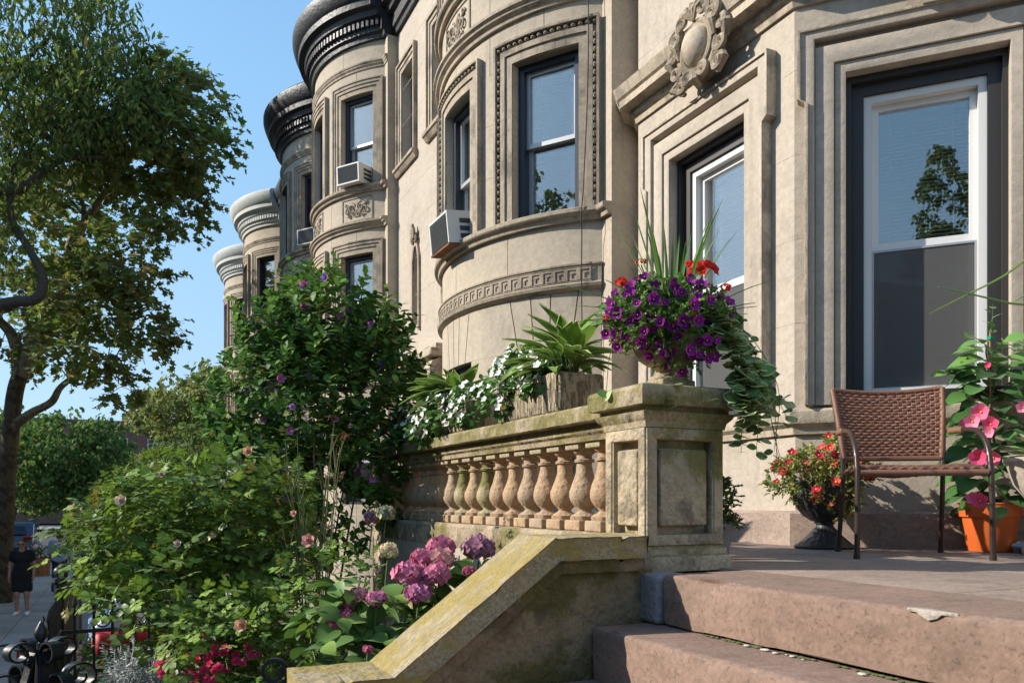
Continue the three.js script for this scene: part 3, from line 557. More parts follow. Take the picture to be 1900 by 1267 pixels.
// ---------------------------------------------------------------- stoop
function wobble(g, amp, f, seed, keep) {    // uneven worn stone
  const p = g.attributes.position;
  for (let i = 0; i < p.count; i++) {
    const x = p.getX(i), y = p.getY(i), z = p.getZ(i);
    const n = (s) => fbm(((x + z * 0.7) * f + s) % 1, ((y * 0.9 + z * 0.5) * f + s * 0.37) % 1, 8, 3, 90) - 0.5;
    p.setXYZ(i, x + amp * n(3.1), y + amp * n(5.7), z + amp * 0.3 * n(7.9));
  }
  g.computeVertexNormals(); return g;
}
{
  const s = thing('stoop', 'worn brownstone front steps rising to the terrace', 'steps');
  const L = 3.3, zA = -2.595, tones = [0.97, 1.02, 1].map(k => mat([0.31 * k, 0.21 * k, 0.16 * k], { map: brownMap, bumpMap: stoneBump, bumpScale: 0.0018 }));
  for (let i = 0; i < 12; i++) {
    const x = 1.83 - 0.252 * i, y = FL - 0.195 * i, w = i ? 0.30 : 0.402, hgt = i ? 0.19 : 0.182, zs = i ? zA : -2.50;
    // section with a rounded, slightly worn nose; swept along z in short lengths
    const prof = [[x, y - hgt], [x - 0.004, y - hgt * 0.5], [x - 0.003, y - 0.02], [x + 0.001, y - 0.007], [x + 0.008, y - 0.0015], [x + 0.02, y], [x + w * 0.6, y], [x + w, y], [x + w, y - hgt]];
    const n = i < 3 ? 80 : 12, pos = [], q = (k, j) => { const p = prof[j % prof.length], z = lerp(zs, zs + L, k / n), wv = j < 6 ? 1 : 0; const a = (fbm((z * 0.31 + 10 + i * 0.17) % 1, 0.3 + j * 0.03, 16, 3, 95) - 0.5) * (i < 3 ? 1 : 0.6), c = Math.max(0, fbm((z * 0.23 + 10 + i * 0.4) % 1, 0.7, 24, 3, 96) - 0.62) * 0.10; return [p[0] + wv * a * 0.009 + (j >= 2 && j <= 4 ? c : 0), p[1] + (j > 1 && j < 8 ? a * 0.004 : 0) + (j === 0 || j === 8 ? a * 0.02 : 0) - (j >= 3 && j <= 4 ? c * 0.6 : 0), z]; };
    for (let k = 0; k < n; k++) for (let j = 0; j < prof.length; j++) { const a = q(k, j), b = q(k + 1, j), c = q(k + 1, j + 1), d = q(k, j + 1); pos.push(...a, ...c, ...b, ...a, ...d, ...c); }
    for (const k of [0, n]) for (let j = 1; j < prof.length - 1; j++) pos.push(...q(k, 0), ...q(k, j), ...q(k, j + 1));
    const g = new THREE.BufferGeometry(); g.setAttribute('position', new THREE.BufferAttribute(new Float32Array(pos), 3)); g.computeVertexNormals();
    part('step', g, tones[i % 3], s, 0.6);
  }
  part('step_core', extrude(poly([[-0.9, 0], [-0.9, 0.02], [1.9, FL - 0.2], [1.95, FL - 0.2], [1.95, 0]]), L).translate(0, 0, zA + 0.004), M.cheek, s);
  const ptm = new THREE.Matrix4().makeBasis(V(0, 0, 1), V(1, 0, 0), V(0, 1, 0));
  const pt = extrude(poly([[0, 0], [0.03, -0.003], [0.06, 0.002], [0.09, -0.001], [0.12, 0.004], [0.135, 0.010], [0.118, 0.013], [0.10, 0.019], [0.082, 0.017], [0.07, 0.024], [0.05, 0.029], [0.036, 0.021], [0.02, 0.023], [0.008, 0.013]]), 0.006, 0.002).applyMatrix4(ptm).translate(1.822, FL - 0.0062, -1.445);
  const pt2 = extrude(poly([[0.02, 0], [0.10, 0], [0.085, -0.012], [0.06, -0.02], [0.04, -0.010]]), 0.006, 0.002).rotateY(-PI / 2).translate(1.828, FL - 0.006, -1.445);
  part('mortar_patch', [pt, pt2], mat([0.50, 0.46, 0.40], { map: brownMap, bumpMap: roughBump, bumpScale: 0.01 }), s);
  // moss and crumbs of mortar in the gap behind the second tread
  const mg = [], mr = rng(31);
  for (let k = 0; k < 320; k++) { const z = -2.3 + mr() * 1.5, q = 0.0025 + mr() * 0.005; if (fbm((z * 0.9 + 10) % 1, 0.2, 8, 2, 97) < 0.45) continue; mg.push(new THREE.IcosahedronGeometry(q, 0).scale(1.2, 0.6, 1.8).translate(1.828 - mr() * 0.012, FL - 0.194 + mr() * 0.004, z)); }
  part('moss', mg, mat([0.085, 0.095, 0.035]), s).userData.kind = 'stuff';
  const cg = []; for (let k = 0; k < 14; k++) { const q = 0.003 + mr() * 0.007; cg.push(new THREE.IcosahedronGeometry(q, 0).scale(1.3, 0.5, 1.8).translate(1.812 - mr() * 0.02, FL - 0.191, -2.2 + mr() * 1.3)); }
  part('mortar_crumbs', cg, mat([0.55, 0.47, 0.40]), s).userData.kind = 'stuff';
  part('corner_block', wobble(prep(new RoundedBoxGeometry(0.16, 0.185, 0.17, 4, 0.02).translate(1.885, FL - 0.098, -2.60)), 0.01, 2, 2), M.slate, s);

  // cheek wall with sloped coping
  const c = thing('cheek_wall', 'sloping stoop side wall with yellow lichen on its stone coping', 'wall');
  const line = [[0.499, 1.922], [0.793, 1.922], [1.394, 2.368], [1.80, 2.368]];
  const off = (d) => { const o = []; line.forEach((p, i) => { const seg = k => { const a = line[k], b = line[k + 1], l = Math.hypot(b[0] - a[0], b[1] - a[1]); return [-(b[1] - a[1]) / l, (b[0] - a[0]) / l]; }; const a = seg(Math.max(0, i - 1)), b = seg(Math.min(2, i)); let m = [a[0] + b[0], a[1] + b[1]]; const l = Math.hypot(...m); m = m.map(v => v / l); const k = d / (m[0] * a[0] + m[1] * a[1]); o.push([p[0] + m[0] * k, p[1] + m[1] * k]); }); return o; };
  // coping built from strips so that its edges can wear
  const cap = (d0, d1, z0, z1, amp, rd) => {
    const A = off(d0), B = off(d1), pos = [], N = 26, pts = (arr) => { const o = []; for (let i = 0; i < 3; i++) for (let k = 0; k < N; k++) o.push([lerp(arr[i][0], arr[i + 1][0], k / N), lerp(arr[i][1], arr[i + 1][1], k / N)]); o.push(arr[3]); return o; };
    const lo = pts(A), hi = pts(B), prof = [[0, z0], [0.25, z0], [0.75, z0 + rd * 0], [0.93, z0 + rd * 0.3], [1, z0 + rd], [1.0, lerp(z0, z1, 0.5)], [1, z1 - rd], [0.93, z1 - rd * 0.3], [0.7, z1], [0, z1]];
    const q = (i, j) => { const [t, z] = prof[j % prof.length], n1 = fbm((i * 0.013 + j * 0.07) % 1, 0.4, 32, 3, 98) - 0.5, n2 = Math.max(0, fbm((i * 0.017) % 1, 0.9, 24, 3, 99) - 0.6); const edge = j >= 3 && j <= 4 ? 1 : 0; return [lerp(lo[i][0], hi[i][0], t), lerp(lo[i][1], hi[i][1], t) + amp * n1 - edge * n2 * 0.08, z + amp * n1 - edge * n2 * 0.1]; };
    for (let i = 0; i < lo.length - 1; i++) for (let j = 0; j < prof.length; j++) { const a = q(i, j), b = q(i + 1, j), cc = q(i + 1, j + 1), d = q(i, j + 1); pos.push(...a, ...b, ...cc, ...a, ...cc, ...d); }
    for (const i of [0, lo.length - 1]) for (let j = 1; j < prof.length - 1; j++) pos.push(...q(i, 0), ...q(i, j), ...q(i, j + 1));
    const g = new THREE.BufferGeometry(); g.setAttribute('position', new THREE.BufferAttribute(new Float32Array(pos), 3)); g.computeVertexNormals(); return g;
  };
  part('coping', cap(-0.085, 0, -2.57, -2.85, 0.007, 0.012), M.lichen, c, 0.5);
  part('coping_moulding', cap(-0.135, -0.086, -2.592, -2.83, 0.004, 0.004), M.cheek, c, 0.5);
  const b = off(-0.134); part('wall_body', extrude(poly([[b[0][0] + 0.03, 0], [b[0][0] + 0.03, b[0][1]], b[1], b[2], [1.86, b[3][1]], [1.86, 0]]), 0.2).translate(0, 0, -2.82), M.cheek, c);
}

// ---------------------------------------------------------------- pedestal and balustrade
{
  const p = thing('stone_pedestal', 'mossy panelled stone pedestal at the head of the steps', 'pedestal');
  const x0 = 1.885, x1 = 2.275, z0 = -3.0, z1 = -2.70, loop = d => [[x0 - d, z1 + d], [x0 - d, z0 - d], [x1 + d, z0 - d], [x1 + d, z1 + d]];
  part('die', bx(x0 + 0.048, x1 - 0.048, FL, 2.86, z0 + 0.048, z1 - 0.048), M.moss, p);
  const P = pr => sweep(pr, loop(0), true);
  part('base_moulding', [P([[-0.1, FL - 0.01], [0.028, FL - 0.01], [0.026, FL + 0.035], [0.02, FL + 0.05], [0.012, FL + 0.058], [0.012, FL + 0.08], [-0.02, FL + 0.11], [-0.1, FL + 0.11]])], M.moss, p);
  // raised frame and field on the two faces in view and their opposites
  const face = (m, W, mt) => {
    const y0 = FL + 0.095, y1 = 2.80, f = 0.05, fr = poly([[0.001, y0], [W - 0.001, y0], [W - 0.001, y1], [0.001, y1]]);
    fr.holes.push(new THREE.Path([[f, y0 + f * 0.9], [f, y1 - f], [W - f, y1 - f], [W - f, y0 + f * 0.9]].map(q => new THREE.Vector2(...q))));
    part('panel_frame', [wobble(prep(extrude(fr, 0.052, 0.006)), 0.006, 2.3, 1).translate(0, 0, -0.052).applyMatrix4(m)], mt, p);
    const g = new RoundedBoxGeometry(W - 2 * f - 0.05, y1 - y0 - 2 * f - 0.06, 0.05, 3, 0.012).translate(W / 2, (y0 + y1) / 2 - 0.003, -0.032);
    part('raised_panel', [wobble(prep(g), 0.008, 1.7, 2).applyMatrix4(m)], mt, p);
  };
  face(wallFrame(x0, z0, -1, 0), z1 - z0, M.mossFlat); face(wallFrame(x0, z1, 0, 1), x1 - x0, M.mossFlat); face(wallFrame(x1, z1, 1, 0), z1 - z0, M.mossFlat); face(wallFrame(x1, z0, 0, -1), x1 - x0, M.mossFlat);
  part('cap', [P([[-0.1, 2.80], [0.006, 2.80], [0.012, 2.825], [0.03, 2.845], [0.036, 2.862], [0.018, 2.866], [0.018, 2.882], [0.056, 2.886], [0.058, 2.89], [0.059, 2.950], [0.052, 2.964], [0.03, 2.972], [-0.12, 2.976]]), bx(x0 - 0.0, x1, 2.95, 2.975, z0, z1)], M.moss, p);

  const b = thing('stone_balustrade', 'weathered stone balustrade with vase-shaped balusters under the trough planters', 'balustrade');
  const zN = -3.002, zF = -6.42, xc = 2.06, path = [[1.95, zN], [1.95, zF]];
  part('top_rail', [sweep([[-0.24, 2.785], [-0.02, 2.785], [-0.015, 2.81], [0.0, 2.822], [0.004, 2.85], [0.006, 2.862], [0.05, 2.864], [0.055, 2.868], [0.055, 2.928], [0.045, 2.94], [0.0, 2.945], [-0.26, 2.945], [-0.28, 2.93], [-0.28, 2.87], [-0.24, 2.84]], path)], M.rail, b);
  part('bottom_rail', [sweep([[-0.24, FL - 0.02], [0.035, FL - 0.02], [0.035, 2.335], [0.02, 2.355], [-0.22, 2.355], [-0.24, 2.33]], path)], M.rail, b);
  part('foundation_wall', [bx(1.92, 2.16, 0, FL - 0.02, zF - 0.3, zN)], M.stoneGrey, b);
  const bal = [[0.001, 2.405], [0.062, 2.405], [0.066, 2.412], [0.066, 2.426], [0.054, 2.435], [0.038, 2.443], [0.032, 2.452], [0.034, 2.46], [0.050, 2.477], [0.066, 2.50], [0.072, 2.526], [0.070, 2.55], [0.061, 2.58], [0.049, 2.613], [0.041, 2.645], [0.0365, 2.675], [0.036, 2.69], [0.046, 2.694], [0.047, 2.706], [0.036, 2.711], [0.036, 2.728], [0.044, 2.735], [0.055, 2.745], [0.058, 2.755], [0.001, 2.757]];
  const geos = [1, 2, 3].map(k => merge([wobble(prep(lathe(bal.map(([r, y]) => [r * 1.06, y]), 22)), 0.007, 3.1 + k, k)], 0.7));
  const topG = merge([new RoundedBoxGeometry(0.132, 0.045, 0.13, 2, 0.006)]), botG = merge([new RoundedBoxGeometry(0.150, 0.052, 0.148, 2, 0.008)]);
  const rr = rng(17);
  for (let i = 0; i < 17; i++) {
    const z = -3.085 - i * 0.1975, mt = i >= 8 && i <= 10 && i !== 9 ? M.mossBal : M.baluster[i % 3];
    const m = mesh('baluster', geos[i % 3], mt, b); m.position.set(xc, 0, z); m.rotation.y = rr() * 0.2;
    const t = mesh('cap_block', topG, i % 3 === 1 ? M.mossBal : M.rail, m); t.position.set(-0.01, 2.776, 0); t.rotation.y = -m.rotation.y;
    const q = mesh('foot_block', botG, M.baluster[(i + 1) % 3], m); q.position.set(0, 2.381, 0); q.rotation.y = -m.rotation.y;
  }
  part('end_pier', [bx(1.9, 2.25, 0, 2.86, zF - 0.34, zF, 0.01), bx(1.85, 2.3, 2.862, 2.96, zF - 0.39, zF + 0.05, 0.012)], M.rail, b);
  part('return_wall', [bx(2.25, 3.9, 0, 2.86, zF - 0.29, zF - 0.08)], M.stoneGrey, b);
}
// places of single blooms in metres: x, y, z, radius, colour number
const ROSES = [[-0.259, 2.442, -5.22, 0.054, 0], [-0.023, 2.5, -4.941, 0.042, 0], [0.627, 2.782, -4.797, 0.037, 1], [0.807, 2.305, -3.991, 0.043, 2], [0.484, 1.922, -3.924, 0.041, 1], [0.785, 2.436, -4.279, 0.022, 1], [0.823, 1.839, -3.319, 0.032, 0], [0.247, 2.271, -4.646, 0.028, 0], [0.181, 2.653, -5.01, 0.027, 0]];
const HEADS = [[1.055, 2.201, -3.208, 0.052, 0], [1.139, 2.261, -3.279, 0.041, 0], [1.248, 2.301, -3.338, 0.05, 0], [1.211, 2.252, -3.245, 0.051, 1], [1.158, 2.199, -3.159, 0.049, 0], [1.075, 2.126, -3.143, 0.046, 3], [1.396, 2.296, -3.267, 0.06, 2], [1.108, 2.267, -3.682, 0.04, 4], [0.881, 2.108, -3.347, 0.033, 1], [0.83, 2.076, -3.371, 0.036, 5], [0.934, 2.096, -3.266, 0.035, 3], [0.817, 2.027, -3.322, 0.03, 5], [0.761, 1.994, -3.293, 0.028, 5], [0.835, 1.932, -3.036, 0.017, 5], [1.417, 2.43, -4.753, 0.05, 6], [1.37, 2.40, -4.886, 0.042, 2], [1.281, 2.21, -3.101, 0.023, 5]];
const GERANIUM = [[1.822, 3.391, -2.787, 0.024], [2.012, 3.534, -2.918, 0.021], [2.222, 3.473, -2.762, 0.051], [2.278, 3.395, -2.68, 0.02], [2.204, 3.522, -2.827, 0.021], [1.795, 3.259, -2.855, 0.013]];
const MANDEVILLA = [[4.06, 2.968, -2.772, 0.057], [3.971, 2.912, -2.759, 0.05], [4.057, 2.898, -2.718, 0.05], [4.085, 2.921, -2.871, 0.046], [4.004, 2.854, -2.688, 0.039], [3.994, 2.73, -2.748, 0.056], [4.07, 2.724, -2.712, 0.056], [4.133, 2.752, -2.793, 0.046], [3.959, 2.5, -2.709, 0.05], [4.016, 2.514, -2.793, 0.04], [4.204, 2.987, -2.648, 0.039], [4.189, 3.234, -2.821, 0.023]];
const BLADES = [[[1.557, 2.96, -0.919], [1.409, 2.896, -0.934], [1.256, 2.825, -0.952]], [[1.584, 2.83, -0.906], [1.418, 2.858, -0.93], [1.27, 2.871, -0.945]], [[1.7, 2.895, -0.962], [1.632, 2.916, -0.994], [1.584, 2.895, -1.017]]];

// ---------------------------------------------------------------- plants: leaves, twigs, flowers
// leaf along +y (length 1), face towards +z
function leafGeo(widths, o = {}) {
  const { fold = 0.12, curl = 0.15 } = o, n = widths.length - 1, pos = [], idx = [];
  for (let i = 0; i <= n; i++) { const t = i / n, w = widths[i], z = -curl * t * t; pos.push(-w, t, z + fold * w, 0, t, z, w, t, z + fold * w); }
  for (let i = 0; i < n; i++) { const a = i * 3, b = a + 3; if (widths[i] > 0) idx.push(a, a + 1, b, a + 1, a + 2, b + 2); if (widths[i + 1] > 0) idx.push(a + 1, b + 1, b, a + 1, b + 2, b + 1); else idx.push(a, a + 1, b + 1, a + 1, a + 2, b + 1); }
  const g = new THREE.BufferGeometry(); g.setAttribute('position', new THREE.BufferAttribute(new Float32Array(pos), 3)); g.setIndex(idx); g.computeVertexNormals(); return prep(g);
}
const fan = (pts, z = 0) => { const pos = []; for (let i = 0; i < pts.length; i++) { const a = pts[i], b = pts[(i + 1) % pts.length]; pos.push(0, 0.42, z, a[0], a[1], a[2] || 0, b[0], b[1], b[2] || 0); } const g = new THREE.BufferGeometry(); g.setAttribute('position', new THREE.BufferAttribute(new Float32Array(pos), 3)); g.computeVertexNormals(); return prep(g); };
const xf = (g, px, py, pz, s, rz = 0, rx = 0, ry = 0) => g.clone().scale(s, s, s).rotateX(rx).rotateY(ry).rotateZ(rz).translate(px, py, pz);
const LEAF = {
  oval: leafGeo([0.02, 0.27, 0.33, 0.22, 0]),
  narrow: leafGeo([0.03, 0.13, 0.15, 0.10, 0], { curl: 0.25 }),
  small: leafGeo([0.05, 0.36, 0.28, 0], { fold: 0.15 }),
  round: leafGeo([0.12, 0.42, 0.46, 0.32, 0], { fold: 0.1, curl: 0.1 }),
  broad: leafGeo([0.05, 0.22, 0.36, 0.40, 0.34, 0.18, 0], { fold: 0.3, curl: 0.4 }),
  lance: leafGeo([0.03, 0.12, 0.2, 0.23, 0.2, 0.11, 0], { fold: 0.3, curl: 0.55 }),
  plane: fan([[0, 0, 0], [0.22, 0.12, 0.05], [0.48, 0.2, 0.1], [0.30, 0.42, 0.03], [0.52, 0.72, 0.12], [0.22, 0.68, 0.02], [0, 1, 0.1], [-0.22, 0.68, 0.02], [-0.52, 0.72, 0.12], [-0.30, 0.42, 0.03], [-0.48, 0.2, 0.1], [-0.22, 0.12, 0.05]]),
};
{
  const s = leafGeo([0.03, 0.28, 0.31, 0]), S = (x, y, k, r) => xf(s, x, y, 0, k, r);
  LEAF.rose = mergeGeometries([S(0, 0.62, 0.42, 0), S(0, 0.52, 0.36, 1.05), S(0, 0.52, 0.36, -1.05), S(0, 0.25, 0.32, 1.2), S(0, 0.25, 0.32, -1.2), prep(new THREE.BoxGeometry(0.012, 0.62, 0.012).translate(0, 0.31, 0))]);
  LEAF.sprig = mergeGeometries([0, 1, 2, 3, 4, 5, 6].map(i => xf(LEAF.small, 0, 0.10 + i * 0.11, 0, 0.36 - i * 0.015, i === 6 ? 0 : (i % 2 ? 1 : -1) * 0.75, 0, i * 1.9)));
  LEAF.needle = mergeGeometries([0, 1, 2, 3, 4, 5, 6, 7, 8].map(i => xf(LEAF.narrow, 0, 0.06 + i * 0.09, 0, 0.42 - i * 0.015, i === 8 ? 0 : (i % 2 ? 1 : -1) * 0.95, 0, i * 0.8)));
  LEAF.dusty = mergeGeometries([0, 1, 2, 3, 4, 5].map(i => xf(LEAF.narrow, 0, 0.1 + i * 0.13, 0.02, 0.4 - i * 0.02, i === 5 ? 0 : (i % 2 ? 1 : -1) * 0.6, -0.3, 0)).concat([prep(new THREE.BoxGeometry(0.05, 0.8, 0.012).translate(0, 0.4, 0))]));
}
const matCache = {};
const GREEN = 1.5;
function leafMat(rgb0, o = {}) { const rgb = rgb0[1] > rgb0[2] * 1.5 && rgb0[1] > rgb0[0] ? rgb0.map(v => Math.min(0.95, v * GREEN)) : rgb0, k = rgb.join() + JSON.stringify(o); return matCache[k] ??= mat(rgb, { phys: true, transmission: 0.28, thickness: 0, roughness: 1, specularIntensity: 0.35, clearcoat: 0.2, clearcoatRoughness: 0.42, ...o }); }
const _x = V(), _m = new THREE.Matrix4();
function leafMatrix(p, d, n, s) {       // s: number or [width, length]
  const y = d.clone().normalize(), z = n.clone().addScaledVector(y, -n.dot(y)); if (z.lengthSq() < 1e-6) z.set(0.3, 0.5, 0.8).addScaledVector(y, -(0.3 * y.x + 0.5 * y.y + 0.8 * y.z)); z.normalize();
  _x.crossVectors(y, z); const [w, l] = Array.isArray(s) ? s : [s, s];
  return new THREE.Matrix4().makeBasis(_x.clone().multiplyScalar(w), y.multiplyScalar(l), z.multiplyScalar(Math.min(w, l))).setPosition(p);
}
// the leaves that show largest become meshes of their own, the rest one instanced mass
function foliage(parent, list, geo, palette, rand, o = {}) {
  const { parts = 0, leafName = 'leaf', massName = 'foliage', matOpt } = o;
  const eye = camera.position; let rest = list;
  if (parts) {
    const order = list.map((l, i) => [l.p.distanceTo(eye) - (l.near || 0), i]).sort((a, b) => a[0] - b[0]), pick = new Set(order.slice(0, parts).map(q => q[1]));
    rest = list.filter((_, i) => !pick.has(i));
    for (const i of [...pick].sort((a, b) => a - b)) {
      const l = list[i], c = palette[Math.floor(rand() * palette.length)], m = mesh(leafName, geo, leafMat(l.c || c, matOpt), parent);
      leafMatrix(l.p, l.d, l.n, l.s).decompose(m.position, m.quaternion, m.scale);
    }
  }
  if (!rest.length) return null;
  const im = new THREE.InstancedMesh(geo, leafMat([1, 1, 1], matOpt), rest.length), col = new THREE.Color(); im.name = massName; im.userData.kind = 'stuff';
  rest.forEach((l, i) => {
    im.setMatrixAt(i, leafMatrix(l.p, l.d, l.n, l.s));
    const a = l.c || palette[Math.floor(rand() * palette.length)], b = l.c || palette[Math.floor(rand() * palette.length)], t = rand(), old = !l.c && a[1] > a[2] * 2 && rand() < 0.035, k = (a[1] > a[2] * 1.5 ? GREEN : 1) * (0.82 + rand() * 0.36); if (old) col.setRGB(0.26, 0.20, 0.04); else col.setRGB(lerp(a[0], b[0], t) * k, lerp(a[1], b[1], t) * k, lerp(a[2], b[2], t) * k); im.setColorAt(i, col);
  });
  parent.add(im); return im;
}
const rv = (r, k = 1) => { let a, b, c; do { a = r() * 2 - 1; b = r() * 2 - 1; c = r() * 2 - 1; } while (a * a + b * b + c * c > 1); return V(a * k, b * k, c * k); };
// points in ellipsoids [cx, cy, cz, rx, ry, rz, count]; shell pushes them outward
function blobPoints(blobs, r, shell = 0.5) {
  const out = [];
  for (const [cx, cy, cz, rx, ry, rz, n] of blobs) for (let i = 0; i < n; i++) { const v = rv(r), l = v.length(); v.multiplyScalar(Math.pow(l, 1 - shell * 0.85) / Math.max(l, 1e-4)); const k = 0.82 + 0.36 * fbm((v.x * 0.5 + 1) % 1, (v.y * 0.5 + v.z * 0.3 + 1) % 1, 6, 2, 120 + Math.round(cx * 7 + 50)); const p = V(cx + v.x * rx * k, cy + v.y * ry * k, cz + v.z * rz * k); p.out = V(v.x / rx, v.y / ry, v.z / rz).normalize(); out.push(p); }
  return out;
}
// twigs from a skeleton of limbs to every target
function growTwigs(limbs, targets, r, o = {}) {
  const { k = 0.012, tip = 0.003, rise = 0.12, every = 1, sides = 5, maxR = 1 } = o, nodes = [], geos = [];
  for (const L of limbs) { const n = Math.max(6, Math.round(L.pts.length * 5)), q = smoothPts(L.pts, n), rr = q.map((_, i) => lerp(L.r0, L.r1, Math.pow(i / n, 0.8))); geos.push(limb(q, rr, L.sides || 8)); q.forEach((p, i) => { if (i > n * (L.from ?? 0.35)) nodes.push({ p, r: rr[i] }); }); }
  const sorted = targets.map(t => { let b = 1e9; for (const n of nodes) b = Math.min(b, n.p.distanceToSquared(t)); return [b, t]; }).sort((a, b) => a[0] - b[0]);
  sorted.forEach(([, t], i) => {
    if (i % every) return;
    let best = null, bd = 1e9; for (const n of nodes) { const d = n.p.distanceTo(t) * (t.y < n.p.y - 0.1 ? 1.25 : 1) - Math.min(n.r, 0.05) * 1.5; if (d < bd) { bd = d; best = n; } }
    const d = best.p.distanceTo(t); if (d < 0.02) return;
    const mid = best.p.clone().lerp(t, 0.5).add(V(0, d * rise, 0)).add(rv(r, d * 0.1)), q = smoothPts([best.p, mid, t], 4), r0 = Math.min(best.r * 0.75, tip + k * d, maxR);
    geos.push(limb(q, q.map((_, j) => lerp(r0, tip, j / 4)), sides)); for (let j = 1; j <= 4; j++) nodes.push({ p: q[j], r: lerp(r0, tip, j / 4) });
  });
  return geos;
}
function shootLeaves(p, dir, len, n, size, r, o = {}) {     // leaves set round a shoot
  const { tilt = 0.9, up = 0.7, c = null, aspect = 1 } = o, out = [], d = dir.clone().normalize(); let u = V(0.31, 0.2, 0.93).cross(d).normalize(); const w = V().crossVectors(d, u);
  for (let i = 0; i < n; i++) {
    const t = (i + 0.5) / n, a = i * 2.4 + r() * 0.6, side = u.clone().multiplyScalar(Math.cos(a)).addScaledVector(w, Math.sin(a));
    const ld = side.multiplyScalar(Math.sin(tilt)).addScaledVector(d, Math.cos(tilt)); ld.y -= 0.12; const s = size * (0.7 + 0.5 * r()) * (t > 0.75 ? 0.75 : 1);
    out.push({ p: p.clone().addScaledVector(d, len * t), d: ld, n: V((r() - 0.5) * 0.9, up, (r() - 0.5) * 0.9).addScaledVector(d, 0.4), s: aspect === 1 ? s : [s * aspect, s], c });
  }
  return out;
}
// a flower of petals round a centre, facing +z, radius 1
function flowerGeo(n, wid, cup, lay = 1) {
  const g = []; for (let l = 0; l < lay; l++) for (let i = 0; i < n; i++) { const q = leafGeo([0.1, wid * 0.7, wid, wid * 0.8, wid * 0.25], { fold: 0.15, curl: -0.1 }).scale(1 - l * 0.28, 1 - l * 0.28, 1); q.rotateX(cup + l * 0.45).rotateZ((i + l * 0.5) / n * 2 * PI); g.push(q.translate(0, 0, l * 0.06)); }
  return mergeGeometries(g);
}
const FLOWER = { five: flowerGeo(5, 0.42, 0.3), trumpet: flowerGeo(5, 0.46, 0.55), hib: flowerGeo(5, 0.45, 0.7), rose: flowerGeo(6, 0.42, 0.5, 4), rosette: flowerGeo(5, 0.45, 0.45, 2), floret: flowerGeo(4, 0.46, 0.15) };
const dot = merge([new THREE.SphereGeometry(1, 7, 5)], 1);
function putFlower(parent, geo, m, p, facing, s, centre, cs = 0.22, nm = 'flower') {
  const f = mesh(nm, geo, m, parent), z = facing.clone().normalize(), x = V(0, 1, 0.02).cross(z).normalize(), y = V().crossVectors(z, x);
  new THREE.Matrix4().makeBasis(x.multiplyScalar(s), y.multiplyScalar(s), z.multiplyScalar(s)).setPosition(p).decompose(f.position, f.quaternion, f.scale);
  if (centre) { const c = mesh('flower_centre', dot, centre, f); c.scale.setScalar(cs); c.position.z = 0.12; }
  return f;
}
const petal = (rgb, t = 0.35) => leafMat(rgb, { transmission: t, clearcoat: 0, roughness: 1 });

// ---------------------------------------------------------------- street trees
const LM = (pts, r0, r1, from = 0.35) => ({ pts: pts.map(p => V(...p)), r0, r1, from });
const barkPlane = mat([0.52, 0.48, 0.40], { map: planeBark, bumpMap: roughBump, bumpScale: 0.02 }), barkDark = mat([0.085, 0.068, 0.052], { bumpMap: roughBump, bumpScale: 0.04 }), twigGreen = mat([0.10, 0.13, 0.045]), twigBrown = mat([0.13, 0.09, 0.06]);
function tree(name, label, base, limbs, blobs, o) {
  const { seed, leaf, size, per, spread, palette, bark, shell = 0.35, group = 'street trees', k = 0.014, tip = 0.008, rise = 0.1, every = 1 } = o, r = rng(seed);
  const t = thing(name, label, 'tree', base, group), targets = blobPoints(blobs, r, shell);
  const L = limbs.map(l => ({ ...l })); const wood = growTwigs(L, targets, r, { k, tip, rise, every });
  const n0 = Math.min(o.trunkLimbs ?? 1, limbs.length);
  part('trunk', wood.slice(0, n0), o.shadedTrunkBark || bark, t, 0.9); part('branches', wood.slice(n0), bark, t, 0.9);
  const list = [];
  if (o.shoots) {
    const tw = [];
    for (const p of targets) for (let i = 0; i < o.shoots; i++) { const d = p.out.clone().multiplyScalar(0.7).add(rv(r, 1.0)).add(V(0, 0.1, 0)).normalize(), l = spread * (0.6 + r() * 0.9), e = p.clone().addScaledVector(d, l).add(V(0, -0.12 * l, 0)); tw.push(limb([p, p.clone().lerp(e, 0.5).add(V(0, 0.05 * l, 0)), e], [0.006, 0.004, 0.002], 3)); for (const q of shootLeaves(p, d, l, per, size, r, { tilt: 0.95, up: 0.8 })) { q.d.y -= 0.35; q.p.y -= 0.06 * l; list.push(q); } }
    part('twigs', tw, bark, t, 0).userData.kind = 'stuff';
  } else for (const p of targets) for (let i = 0; i < per; i++) { const q = rv(r, 1); const pp = p.clone().add(V(q.x * spread, q.y * spread * 0.75, q.z * spread)); list.push({ p: pp, d: V(r() - 0.5, -0.15 - r() * 0.5, r() - 0.5), n: V((r() - 0.5) * 1.3, 0.8, (r() - 0.5) * 1.3), s: size * (0.65 + 0.6 * r()) }); }
  const c = foliage(t, list, leaf, palette, r, { massName: 'crown', matOpt: { transmission: 0.42, clearcoat: 0.12, clearcoatRoughness: 0.5, ...o.matOpt } });
  return t;
}
